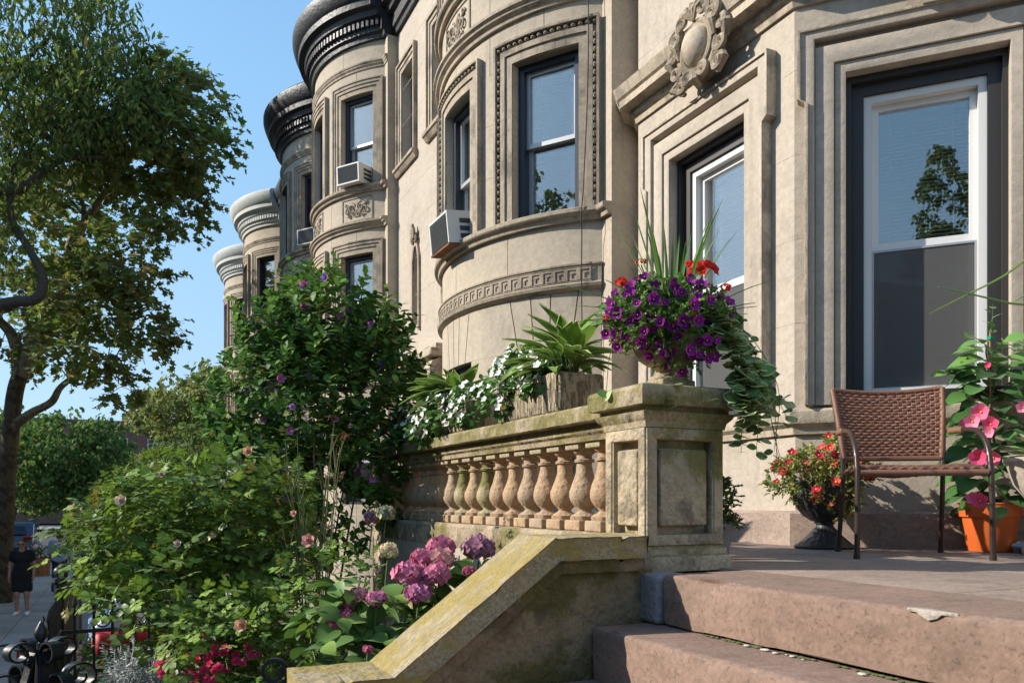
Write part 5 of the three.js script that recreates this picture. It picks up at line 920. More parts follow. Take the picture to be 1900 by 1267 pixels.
impatiens('white impatiens in the far shaded trough', [[1.98, 3.12, -6.0, 0.13, 0.09, 0.24, 60]], 26, 413, [2.03, 3.08, -6.05]);

// ---------------------------------------------------------------- stone urn on the pedestal and what grows in it
const UX = 2.10, UZ = -2.85, UY = 2.977;
{
  const u = thing('stone_urn', 'mossy footed stone urn on the pedestal cap', 'urn', [UX, UY, UZ]);
  part('plinth', new RoundedBoxGeometry(0.17, 0.035, 0.17, 2, 0.006).translate(0, 0.0185, 0), M.urn, u);
  part('foot', lathe([[0.001, 0.036], [0.082, 0.036], [0.084, 0.044], [0.072, 0.056], [0.05, 0.066], [0.045, 0.078], [0.055, 0.088], [0.062, 0.094], [0.001, 0.096]], 28), M.urn, u, 0.7);
  part('bowl', lathe([[0.001, 0.095], [0.05, 0.095], [0.09, 0.108], [0.125, 0.132], [0.148, 0.165], [0.157, 0.205], [0.160, 0.235], [0.170, 0.245], [0.172, 0.258], [0.150, 0.26], [0.145, 0.24], [0.001, 0.235]], 40), M.urn, u, 0.7);
  const r = rng(421);
  // spike plant
  const s = thing('spike_plant', 'tall grassy spike plant rising from the stone urn', 'plant', [UX + 0.02, UY + 0.23, UZ]);
  const bladeM = [[0.075, 0.15, 0.03], [0.10, 0.19, 0.045], [0.06, 0.12, 0.03]].map(c => leafMat(c));
  for (let i = 0; i < 40; i++) {
    const a = i * 2.4, el = i < 24 ? 1.25 - 0.45 * r() * (i / 24) : 0.75 - r() * 0.4, l = 0.42 + r() * 0.30, d = V(Math.cos(a) * Math.cos(el), Math.sin(el), Math.sin(a) * Math.cos(el)), n = 7, pos = [], side = V(0, 1, 0).cross(d).normalize(), pts = [];
    for (let k = 0; k <= n; k++) { const t = k / n; pts.push(d.clone().multiplyScalar(l * t).add(V(0, -0.20 * l * t * t * Math.cos(el) * 1.5, 0))); }
    const wd = t => 0.0105 * Math.min(1, t * 5 + 0.5) * Math.pow(1 - t, 0.6) + 0.0004;
    for (let k = 0; k < n; k++) { const w0 = wd(k / n), w1 = wd((k + 1) / n), A = pts[k].clone().addScaledVector(side, -w0), B = pts[k].clone().addScaledVector(side, w0), C = pts[k + 1].clone().addScaledVector(side, w1), D = pts[k + 1].clone().addScaledVector(side, -w1); const m0 = pts[k].clone().add(V(0, -0.003, 0)), m1 = pts[k + 1].clone().add(V(0, -0.003, 0)); for (const q of [A, m0, m1, A, m1, D, m0, B, C, m0, C, m1]) pos.push(q.x, q.y, q.z); }
    const g = new THREE.BufferGeometry(); g.setAttribute('position', new THREE.BufferAttribute(new Float32Array(pos), 3)); g.computeVertexNormals(); mesh('blade', prep(g), bladeM[i % 3], s);
  }
  // purple trumpet flowers
  const c = shrub('trailing_petunia', 'mound of deep purple yellow-eyed trumpet flowers spilling over the stone urn', 'plant', [UX, UY + 0.2, UZ], [[UX - 0.12, 3.33, UZ + 0.05], [UX + 0.1, 3.35, UZ], [UX, 3.4, UZ - 0.1], [UX - 0.05, 3.25, UZ + 0.15]],
    [[UX - 0.02, 3.27, UZ + 0.02, 0.235, 0.15, 0.21, 260], [UX - 0.13, 3.25, UZ + 0.05, 0.14, 0.12, 0.14, 80], [UX - 0.01, 3.14, UZ + 0.14, 0.14, 0.08, 0.07, 40]],
    { seed: 431, leaf: LEAF.sprig, size: 0.062, n: 3, len: 0.04, palette: [[0.09, 0.17, 0.035], [0.12, 0.22, 0.05], [0.07, 0.13, 0.03]], wood: twigGreen, shell: 0.7 });
  const pm = [[0.27, 0.012, 0.25], [0.36, 0.022, 0.33], [0.19, 0.010, 0.18]].map(q => petal(q)), throat = mat([0.03, 0.004, 0.05]), eyeM = mat([0.75, 0.45, 0.03]);
  const cand = c.targets.filter(p => p.out.dot(V(-0.52, 0.05, 0.85)) > -0.05 && p.out.y < 0.9); const taken = [];
  for (let i = 0; i < 900 && taken.length < 105; i++) { const q = cand[Math.floor(r() * cand.length)]; if (taken.some(w => w.distanceTo(q) < 0.031)) continue; taken.push(q); const f = V(-0.52, 0.12, 0.85).multiplyScalar(0.65).add(q.out).add(rv(r, 0.7)), p = q.clone().addScaledVector(q.out, 0.04); const fl = putFlower(c, FLOWER.trumpet, pm[taken.length % 3], p, f, 0.022 + r() * 0.013, throat, 0.26); const e = mesh('flower_eye', dot, eyeM, fl); e.scale.setScalar(0.11); e.position.z = 0.30; }
  // geraniums
  const gr = thing('geranium', 'red geranium heads rising out of the purple flowers in the stone urn', 'plant'), red = [petal([0.70, 0.035, 0.018]), petal([0.78, 0.06, 0.03])];
  for (const [x, y, z, s0] of GERANIUM) { const s = s0 * 1.35;
    const hd = new THREE.Group(); hd.name = 'flower_head'; gr.add(hd); const n = s > 0.035 ? 26 : 12;
    for (let i = 0; i < n; i++) { const d = rv(r).normalize(); d.y = Math.abs(d.y) * 0.8 - 0.15; putFlower(hd, FLOWER.five, red[i % 2], V(x, y, z).addScaledVector(d, s * 0.75), d.add(V(-0.2, 0, 0.3)), s * 0.36, null, 0, 'floret'); }
    part('flower_stalk', tube([V(x, y - 0.01, z), V(lerp(x, UX, 0.25), y - 0.09, lerp(z, UZ, 0.2)), V(lerp(x, UX, 0.6), UY + 0.25, lerp(z, UZ, 0.6))], 0.0028, 0.003, 8, 5), twigGreen, hd);
  }
  { const list = []; for (let i = 0; i < 44; i++) { const a = PI * (0.75 + 0.9 * r()), q = 0.14 + r() * 0.14; list.push({ p: V(UX + q * Math.cos(a), UY + 0.34 + r() * 0.1 - q * 0.3, UZ + q * Math.sin(a) * 0.8), d: V(Math.cos(a), 0.3, Math.sin(a)), n: V(-0.3, 1, 0.4).add(rv(r, 0.4)), s: 0.06 + r() * 0.025 }); } foliage(gr, list, LEAF.round, [[0.12, 0.24, 0.05], [0.09, 0.19, 0.04]], r, { parts: 44 }); }
  // trailing vinca
  const v = thing('trailing_vinca', 'variegated trailing vine hanging from the stone urn down the pedestal', 'plant'), vm = [[0.11, 0.18, 0.05], [0.14, 0.215, 0.06], [0.085, 0.14, 0.04]].map(q => leafMat(q)), vr = rng(441), edge = leafMat([0.46, 0.52, 0.27]);
  const strands = [];
  for (let i = 0; i < 24; i++) { const t = i / 23, x0 = UX + 0.04 + t * 0.15, z0 = UZ + 0.15 - t * 0.10; strands.push([V(x0 - 0.03, UY + 0.29, z0 - 0.05), V(x0 + 0.05 + t * 0.04, UY + 0.25 + vr() * 0.05, z0 + 0.05), V(x0 + 0.08 + t * 0.14 + vr() * 0.05, UY + 0.04 - vr() * 0.1, z0 + 0.08 + vr() * 0.08), V(x0 + 0.08 + t * 0.21 + (vr() - 0.4) * 0.08, UY - 0.02 - vr() * 0.32, z0 + 0.09 + vr() * 0.08)]); }
  strands.push([V(UX - 0.2, UY + 0.24, UZ - 0.02), V(UX - 0.26, UY + 0.15, UZ - 0.04), V(UX - 0.28, UY - 0.02, UZ - 0.05), V(UX - 0.3, UY - 0.06, UZ - 0.05)], [V(UX - 0.02, UY + 0.12, UZ + 0.17), V(UX + 0.02, UY + 0.05, UZ + 0.2), V(UX + 0.0, UY - 0.12, UZ + 0.23)], [V(UX - 0.12, UY + 0.0, UZ + 0.19), V(UX - 0.16, UY - 0.06, UZ + 0.21), V(UX - 0.15, UY - 0.16, UZ + 0.21)]);
  let lc = 0; const more = [];
  strands.forEach((p, i) => {
    const q = smoothPts(p, 26); part('vine_stem', limb(q, q.map((_, k) => lerp(0.0022, 0.0012, k / 26)), 5), twigGreen, v);
    for (let k = 3; k < 27; k += i < 24 ? 1 : 5) for (const sd of [-1, 1]) {
      if (vr() < 0.45) { if (vr() < 0.4) more.push({ p: q[k].clone().add(rv(vr, 0.02)), d: V(vr() - 0.5, -0.1 + vr() * 0.4, vr() - 0.3), n: V(-0.25, 0.75, 0.55).add(rv(vr, 0.5)), s: 0.04 + vr() * 0.025 }); continue; } if (lc >= 298) continue; lc++; const s = (0.046 + vr() * 0.03) * (k > 22 ? 0.7 : 1), a = vr() * 6.3, d = V(Math.cos(a) + 0.3 * sd, -0.15 + vr() * 0.5, Math.sin(a) + 0.2);
      margined(v, LEAF.round, LEAF.roundWide, vm[lc % 3], edge, q[k], d, V(-0.25, 0.75, 0.55).add(rv(vr, 0.45)), [s * 0.95, s]);
    }
  });
  foliage(v, more, LEAF.round, [[0.085, 0.15, 0.045], [0.11, 0.18, 0.055], [0.30, 0.36, 0.18]], vr);
}

// ---------------------------------------------------------------- black urn with moss roses
{
  const x = 3.70, z = -3.49, u = thing('black_urn', 'black fluted footed urn beside the wicker chair', 'urn', [x, FL, z]);
  const flute = (pts, amp, y0, y1, n = 20) => { const g = lathe(pts, 80), p = g.attributes.position; for (let i = 0; i < p.count; i++) { const yy = p.getY(i), rr = Math.hypot(p.getX(i), p.getZ(i)); if (yy < y0 || yy > y1 || rr < 0.02) continue; const k = 1 + amp * Math.abs(Math.sin(Math.atan2(p.getZ(i), p.getX(i)) * n / 2)) / rr; p.setX(i, p.getX(i) * k); p.setZ(i, p.getZ(i) * k); } g.computeVertexNormals(); return g; };
  const um = mat([0.028, 0.029, 0.032], { roughness: 0.5 });
  part('foot', [lathe([[0.001, 0.001], [0.172, 0.001], [0.175, 0.012], [0.165, 0.022], [0.155, 0.024]], 40), flute([[0.155, 0.024], [0.13, 0.04], [0.095, 0.07], [0.065, 0.105], [0.05, 0.125], [0.048, 0.14], [0.06, 0.146], [0.06, 0.152]], 0.007, 0.03, 0.12)], um, u, 0.8);
  part('bowl', [flute([[0.05, 0.153], [0.075, 0.16], [0.115, 0.19], [0.15, 0.235], [0.172, 0.285], [0.182, 0.33], [0.184, 0.355]], 0.008, 0.16, 0.34), lathe([[0.184, 0.355], [0.2, 0.362], [0.212, 0.378], [0.21, 0.392], [0.19, 0.395], [0.18, 0.37], [0.001, 0.365]], 48)], um, u, 0.8);
  const c = shrub('moss_rose', 'sprawling succulent with small red-pink flowers in the black urn', 'plant', [x, FL + 0.37, z], [[x - 0.2, FL + 0.46, z + 0.1], [x + 0.1, FL + 0.5, z + 0.1], [x, FL + 0.5, z - 0.05], [x - 0.1, FL + 0.45, z - 0.1]],
    [[x - 0.04, FL + 0.44, z, 0.25, 0.10, 0.2, 150], [x - 0.18, FL + 0.4, z - 0.05, 0.14, 0.09, 0.14, 50], [x + 0.12, FL + 0.42, z + 0.08, 0.14, 0.09, 0.12, 60], [x - 0.08, FL + 0.3, z + 0.18, 0.12, 0.12, 0.06, 36], [x, FL + 0.56, z, 0.14, 0.05, 0.12, 24]],
    { seed: 451, leaf: LEAF.sprig, size: 0.065, n: 3, len: 0.05, palette: [[0.15, 0.19, 0.05], [0.11, 0.15, 0.04], [0.2, 0.23, 0.06], [0.30, 0.27, 0.05]], wood: mat([0.22, 0.12, 0.07]), shell: 0.6, k: 0.006 });
  const r = rng(452), pm = [petal([0.75, 0.05, 0.08]), petal([0.70, 0.03, 0.10]), petal([0.8, 0.12, 0.10])], ye = mat([0.75, 0.5, 0.05]), cand = c.targets.filter(p => p.out.y > -0.4);
  for (let i = 0; i < 74; i++) { const q = cand[Math.floor(r() * cand.length)], p = q.clone().addScaledVector(q.out, 0.05), f = V(-0.7, 0.6, 0.6).add(rv(r, 0.8)); putFlower(c, FLOWER.five, pm[i % 3], p, f, 0.021 + r() * 0.012, ye, 0.2); }
}

// ---------------------------------------------------------------- woven armchair
{
  const c = thing('wicker_armchair', 'brown woven armchair with bronze tube frame on the terrace', 'chair', [3.575, FL, -2.85]); c.rotation.y = -0.62;
  const tubeM = mat([0.055, 0.038, 0.03], { roughness: 0.35, metalness: 0.35 }), weave = [[0.20, 0.092, 0.055], [0.17, 0.078, 0.048], [0.235, 0.11, 0.068]].map(q => mat(q, { roughness: 0.6 }));
  for (const s of [-1, 1]) {
    part('front_leg', [tube([V(s * 0.30, 0, 0.30), V(s * 0.297, 0.2, 0.30), V(s * 0.295, 0.44, 0.285), V(s * 0.295, 0.55, 0.235), V(s * 0.292, 0.615, 0.14), V(s * 0.288, 0.635, 0.0), V(s * 0.28, 0.64, -0.17)], 0.0135, 0.0125, 40, 10), cyl(0.016, 0.016, 0.02, 10).translate(s * 0.30, 0, 0.30)], tubeM, c, 0.9);
    part('rear_leg', [tube([V(s * 0.262, 0, -0.285), V(s * 0.255, 0.2, -0.245), V(s * 0.25, 0.43, -0.215), V(s * 0.265, 0.65, -0.255), V(s * 0.285, 0.885, -0.325)], 0.0125, 0.012, 34, 10), cyl(0.015, 0.015, 0.02, 10).translate(s * 0.262, 0, -0.285)], tubeM, c, 0.9);
    part('arm_wrap', tube([V(s * 0.286, 0.637, -0.02), V(s * 0.283, 0.641, -0.1), V(s * 0.278, 0.643, -0.19)], 0.017, 0.017, 8, 10), weave[0], c, 0.9);
    part('seat_rail', tube([V(s * 0.285, 0.435, 0.285), V(s * 0.262, 0.425, 0), V(s * 0.25, 0.42, -0.215)], 0.012, 0.012, 12, 8), tubeM, c, 0.9);
  }
  // back: rows and uprights woven over and under
  const back = new THREE.Group(); back.name = 'back_rest'; c.add(back);
  const B = (u, v) => { const hw = lerp(0.245, 0.282, v), y = lerp(0.505, 0.89, v), z = lerp(-0.222, -0.325, v * v * 0.6 + v * 0.4) - 0.035 * (1 - u * u) * lerp(0.7, 1, v), dip = 0.018 * (1 - u * u) * v; return V(u * hw, y - dip, z); };
  const rows = 23, cols = 24;
  for (let j = 0; j < rows; j++) { const pts = [], v = 0.015 + 0.97 * j / (rows - 1); for (let k = 0; k <= cols * 2; k++) { const u = k / cols - 1, p = B(u, v); p.z += 0.0055 * Math.sin(k * PI / 2 + (j % 2) * PI); p.y += 0.0008 * Math.sin(k * 1.7 + j); pts.push(p); } part('weave_row', limb(pts, 0.0085, 6), weave[j % 3], back, 0.9); }
  for (let i = 0; i < cols; i++) { const pts = [], u = (i + 0.5) / cols * 2 - 1; for (let k = 0; k <= 12; k++) pts.push(B(u, k / 12)); part('weave_upright', limb(pts, 0.005, 5), weave[(i + 1) % 3], back, 0.9); }
  const edge = (f, n = 24) => { const p = []; for (let k = 0; k <= n; k++) p.push(f(k / n)); return limb(p, 0.0145, 9); };
  part('edge_wrap', [edge(t => B(-1.0, t)), edge(t => B(1.0, t)), edge(t => B(t * 2 - 1, 0)), edge(t => B(t * 2 - 1, 1))], weave[0], back, 0.9);
  const seat = new THREE.Group(); seat.name = 'seat'; c.add(seat);
  const S = (u, v) => V(u * lerp(0.245, 0.275, v), 0.43 + 0.02 * Math.sin(v * PI) - 0.02 * (1 - u * u) * (1 - v) + (v > 0.92 ? -(v - 0.92) * 0.25 : 0), lerp(-0.2, 0.29, v));
  for (let j = 0; j < 20; j++) { const pts = [], v = 0.02 + 0.96 * j / 19; for (let k = 0; k <= cols * 2; k++) { const p = S(k / cols - 1, v); p.y += 0.005 * Math.sin(k * PI / 2 + (j % 2) * PI); pts.push(p); } part('weave_row', limb(pts, 0.0105, 6), weave[j % 3], seat, 0.9); }
  for (let i = 0; i < cols; i++) { const pts = [], u = (i + 0.5) / cols * 2 - 1; for (let k = 0; k <= 10; k++) pts.push(S(u, k / 10)); part('weave_strand', limb(pts, 0.0055, 5), weave[(i + 1) % 3], seat, 0.9); }
  part('front_edge_wrap', limb([S(-1.03, 1), S(-0.5, 1), S(0, 1), S(0.5, 1), S(1.03, 1)], 0.016, 9), weave[0], seat, 0.9); part('rear_edge_wrap', limb([S(-1, 0), S(0, 0), S(1, 0)], 0.014, 9), weave[0], seat, 0.9);
}

// ---------------------------------------------------------------- orange pot with mandevilla
{
  const x = 4.294, z = -2.882, p = thing('orange_pot', 'bright orange plastic flower pot at the foot of the angled wall', 'pot', [x, FL, z]), om = mat([0.62, 0.125, 0.022], { roughness: 0.5 });
  part('body', lathe([[0.001, 0.001], [0.108, 0.001], [0.112, 0.008], [0.138, 0.195], [0.001, 0.19]], 44), om, p, 0.6);
  part('rim', lathe([[0.136, 0.188], [0.150, 0.19], [0.156, 0.258], [0.160, 0.262], [0.158, 0.268], [0.146, 0.268], [0.142, 0.235], [0.001, 0.233]], 44), om, p, 0.6);
  part('soil', cyl(0.14, 0.14, 0.01, 24).translate(0, 0.236, 0), M.soil, p);
  const m = thing('mandevilla', 'glossy-leaved climber with large pink trumpet flowers in the orange pot', 'plant'), r = rng(461);
  part('stake', limb([V(x, FL + 0.2, z), V(x, FL + 1.2, z)], 0.005, 7), mat([0.35, 0.22, 0.1]), m); part('stake_clip', new RoundedBoxGeometry(0.028, 0.022, 0.022, 2, 0.004).translate(x - 0.01, FL + 1.17, z + 0.01), mat([0.0, 0.22, 0.14]), m);
  const vine = []; for (let i = 0; i <= 40; i++) { const t = i / 40; vine.push(V(x + 0.02 * Math.cos(t * 19), FL + 0.22 + t * 1.0, z + 0.02 * Math.sin(t * 19))); } part('vine_stem', limb(vine, 0.0045, 6), twigGreen, m);
  const lm = [[0.045, 0.12, 0.028], [0.035, 0.09, 0.022], [0.065, 0.15, 0.035], [0.10, 0.21, 0.045]].map(q => leafMat(q, { clearcoat: 0.8, clearcoatRoughness: 0.18 }));
  for (let i = 0; i < 124; i++) { const t = Math.pow(i / 124, 0.9), a = i * 2.4, y = FL + 0.24 + t * 0.92, q = 0.03 + r() * 0.13 * (1 - t * 0.2), d = V(Math.cos(a), -0.25 + 0.7 * t * r(), Math.sin(a)), s = 0.12 + r() * 0.06; const p0 = V(x + Math.cos(a) * q, y, z + Math.sin(a) * q), f = mesh('leaf', LEAF.broad, lm[t > 0.85 ? 3 : Math.floor(r() * 3)], m); leafMatrix(p0, d, V(-0.3, 0.9, 0.4).add(rv(r, 0.4)), [s * 0.85, s]).decompose(f.position, f.quaternion, f.scale); }
  // side shoot to the left
  const ss0 = [V(x, FL + 0.85, z), V(x - 0.12, FL + 0.95, z - 0.06), V(x - 0.24, FL + 1.0, z - 0.1)]; part('vine_stem', tube(ss0, 0.004, 0.002, 10, 5), twigGreen, m);
  for (let i = 0; i < 12; i++) { const q = ss0[1].clone().lerp(ss0[2], i / 12), f = mesh('leaf', LEAF.broad, lm[i % 4], m); leafMatrix(q, V(Math.cos(i * 2.4) - 0.4, 0.1 + r() * 0.5, Math.sin(i * 2.4)), V(-0.3, 0.9, 0.4).add(rv(r, 0.5)), [0.075, 0.1]).decompose(f.position, f.quaternion, f.scale); }
  const top = [V(x, FL + 1.2, z), V(x + 0.02, FL + 1.28, z), V(x + 0.01, FL + 1.36, z + 0.01)]; part('tendril', tube(top, 0.004, 0.0015, 10, 5), twigGreen, m);
  for (let i = 0; i < 6; i++) { const f = mesh('leaf', LEAF.oval, lm[3], m); leafMatrix(top[0].clone().lerp(top[2], i / 6), V(Math.cos(i * 2.4), 0.6, Math.sin(i * 2.4)), V(0, 1, 0.3), 0.06).decompose(f.position, f.quaternion, f.scale); }
  const pk = [petal([0.82, 0.17, 0.32], 0.3), petal([0.85, 0.28, 0.42], 0.3), petal([0.78, 0.09, 0.22], 0.3)], ey = mat([0.7, 0.35, 0.04]);
  MANDEVILLA.forEach(([a, b, q, s], i) => putFlower(m, FLOWER.trumpet, pk[i % 3], V(a, b, q), V(-a, 2.4 - b, -q).normalize().add(V(-0.4, 0.1, 0)).add(rv(r, 0.4)), s, ey, 0.12));
  // pale urn with striped leaves at the right edge
  const u = thing('cream_urn', 'cream urn planter at the right edge of the terrace', 'urn', [4.30, FL, -2.56]), cm = mat([0.62, 0.56, 0.46], { map: brownMap });
  part('foot', lathe([[0.001, 0.001], [0.13, 0.001], [0.13, 0.03], [0.07, 0.08], [0.055, 0.2], [0.06, 0.24], [0.001, 0.245]], 32), cm, u, 0.6); part('bowl', lathe([[0.05, 0.24], [0.11, 0.28], [0.17, 0.36], [0.2, 0.46], [0.215, 0.48], [0.215, 0.5], [0.19, 0.5], [0.18, 0.46], [0.001, 0.45]], 40), cm, u, 0.6);
  const vp = thing('striped_plant', 'cream and green striped foliage in the cream urn', 'plant', [4.30, FL + 0.46, -2.56]); const vr = rng(471);
  for (let i = 0; i < 44; i++) { const a = i * 2.4, el = 1.2 - (i / 44) * 1.1, d = V(Math.cos(a) * Math.cos(el), Math.sin(el), Math.sin(a) * Math.cos(el)), q = mesh('leaf', LEAF.lance, leafMat([[0.42, 0.45, 0.22], [0.5, 0.5, 0.3], [0.16, 0.26, 0.07]][i % 3]), vp); leafMatrix(V(0, 0.02, 0), d, V(0, 1, 0.2).add(rv(vr, 0.3)), [0.13, 0.19 + vr() * 0.08]).decompose(q.position, q.quaternion, q.scale); }
  const st = part('speckled_stone', wobble(prep(new THREE.IcosahedronGeometry(0.1, 4).scale(1, 0.3, 0.7)), 0.03, 2, 1).translate(4.34, FL + 0.03, -2.70), mat([0.40, 0.46, 0.56], { map: brownMap, roughness: 0.7 })); tag(st, 'blue-grey speckled stone on the terrace at the right edge', 'stone');
}
{ // small purple-flowered pot tucked behind the pedestal
  const x = 2.64, z = -3.2, p = thing('small_pot', 'small dark pot on the terrace floor behind the pedestal', 'pot', [x, FL, z]); part('pot', lathe([[0.001, 0.001], [0.07, 0.001], [0.095, 0.14], [0.1, 0.15], [0.1, 0.165], [0.088, 0.165], [0.001, 0.15]], 28), M.slate, p);
  const c = shrub('purple_flower_plant', 'small plant with dark purple blooms peeping out behind the pedestal', 'plant', [x, FL + 0.15, z], [[x - 0.05, FL + 0.35, z], [x + 0.06, FL + 0.35, z]], [[x, FL + 0.27, z, 0.085, 0.11, 0.085, 70], [x + 0.05, FL + 0.17, z + 0.03, 0.05, 0.06, 0.05, 20]], { seed: 481, leaf: LEAF.sprig, size: 0.06, n: 3, len: 0.04, palette: [[0.07, 0.12, 0.03], [0.05, 0.09, 0.025]], wood: twigGreen });
  for (let i = 0; i < 12; i++) { const q = c.targets[i * 7 % c.targets.length]; putFlower(c, FLOWER.five, petal([0.17, 0.02, 0.16]), q.clone().addScaledVector(q.out, 0.03), q.out.clone().add(V(-0.3, 0, 0.5)), 0.018); }
}
// ---------------------------------------------------------------- spiky plant on the step, mostly outside the frame
{
  const x = 1.62, z = -0.80, y = FL - 0.195, t = thing('potted_grass', 'arching grass blades reaching in at the right edge, close to the camera', 'plant', [x, y, z]);
  part('pot', lathe([[0.001, 0.001], [0.07, 0.001], [0.09, 0.16], [0.1, 0.17], [0.1, 0.19], [0.085, 0.19], [0.001, 0.17]], 28), mat([0.45, 0.2, 0.1]), t);
  const bm = leafMat([0.17, 0.25, 0.05]); BLADES.forEach(p => { const q = smoothPts([V(0, 0.18, 0), ...p.map(a => V(a[0] - x, a[1] - y, a[2] - z))], 16); part('blade', limb(q, q.map((_, k) => 0.0032 * Math.pow(1 - k / 16.5, 0.5)), 5), bm, t); });
}

// ---------------------------------------------------------------- air conditioners and cable on the fronts
function aircon(label, pos, a, w, h, d, tilt, rusty) {
  const t = thing('air_conditioner', label, 'air conditioner', pos, 'window air conditioners'); t.rotation.set(0, a, 0); t.rotation.order = 'YXZ'; t.rotation.x = tilt;
  const cm = mat([0.60, 0.60, 0.57], { roughness: 0.5 });
  part('case', [bx(-w / 2, w / 2, h - 0.02, h, -d, 0), bx(-w / 2, -w / 2 + 0.02, 0.02, h - 0.02, -d, 0), bx(w / 2 - 0.02, w / 2, 0.02, h - 0.02, -d, 0), bx(-w / 2 + 0.02, w / 2 - 0.02, 0.02, h - 0.02, -d, -0.03)], cm, t);
  part('base_pan', bx(-w / 2, w / 2, 0, 0.02, -d, 0.004), rusty ? mat([0.24, 0.10, 0.045], { map: trimMap }) : cm, t);
  part('grille', bx(-w / 2 + 0.02, w / 2 - 0.02, 0.02, h - 0.02, -0.028, -0.012), mat([0.13, 0.14, 0.145]), t);
  const fin = merge([new THREE.BoxGeometry(w - 0.044, 0.003, 0.010)], 0); for (let i = 1; i < 14; i++) { const f = mesh('fin', fin, mat([0.2, 0.21, 0.215]), t); f.position.set(0, 0.02 + (h - 0.04) * i / 14, -0.006); }
  for (const s of [-1, 1]) for (let i = 0; i < 3; i++) part('side_louvre', bx(s * w / 2 - 0.002, s * w / 2 + 0.002, h * 0.2 + i * h * 0.22, h * 0.34 + i * h * 0.22, -d * 0.75, -d * 0.3), mat([0.06, 0.06, 0.06]), t);
}
aircon('white air conditioner with rusty underside in the nearest bow window', [2.80, 4.97, -7.52], -PI / 2, 0.5, 0.33, 0.42, 0.10, true);
{ const p = rad(34), f = (cz, r) => [CX - r * Math.cos(p), 7.56, cz + r * Math.sin(p)], a = Math.atan2(-Math.cos(p), Math.sin(p));
  aircon('white air conditioner in the top window of the second bow', f(-14.05, R + 0.2), a, 0.46, 0.3, 0.4, 0.05, false);
  aircon('grey air conditioner in the shaded top window of the third bow', f(-17.4, R + 0.2), a, 0.46, 0.3, 0.4, 0.05, false); }
{ const c = []; for (let i = 0; i <= 30; i++) { const t = i / 30, y = lerp(7.2, 3.4, t), a = rad(lerp(45.4, 44.2, t) + 0.5 * Math.sin(t * 7)), r = R + (y < 5.1 && y > 4.85 ? 0.1 : 0.07); c.push(V(CX - r * Math.cos(a), y, -7.55 + r * Math.sin(a))); } tag(part('cable', limb(c, 0.005, 6), M.blackPaint), 'thin black cable hanging down the nearest bow front', 'cable'); }

// ---------------------------------------------------------------- wrought iron
function strip(pts, w, th) {     // flat bar bent in the x-y plane, w deep in z
  const pos = [], n = pts.length, N = [];
  for (let i = 0; i < n; i++) { const a = pts[Math.max(0, i - 1)], b = pts[Math.min(n - 1, i + 1)], l = Math.hypot(b[0] - a[0], b[1] - a[1]) || 1; N.push([-(b[1] - a[1]) / l, (b[0] - a[0]) / l]); }
  const q = (i, k) => { const s = [[-1, -1], [1, -1], [1, 1], [-1, 1]][k % 4]; return [pts[i][0] + N[i][0] * th / 2 * s[0], pts[i][1] + N[i][1] * th / 2 * s[0], s[1] * w / 2]; };
  for (let i = 0; i < n - 1; i++) for (let k = 0; k < 4; k++) { const a = q(i, k), b = q(i + 1, k), c = q(i + 1, k + 1), d = q(i, k + 1); pos.push(...a, ...b, ...c, ...a, ...c, ...d); }
  for (const i of [0, n - 1]) pos.push(...q(i, 0), ...q(i, 1), ...q(i, 2), ...q(i, 0), ...q(i, 2), ...q(i, 3));
  const g = new THREE.BufferGeometry(); g.setAttribute('position', new THREE.BufferAttribute(new Float32Array(pos), 3)); g.computeVertexNormals(); return g;
}
const coil = (x, y, r, a0, turns, k = 0.7) => { const o = [], n = Math.round(Math.abs(turns) * 26); for (let i = 0; i <= n; i++) { const t = i / n, a = a0 + turns * 2 * PI * t, q = r * (1 - k * t); o.push([x + q * Math.cos(a), y + q * Math.sin(a)]); } return o; };
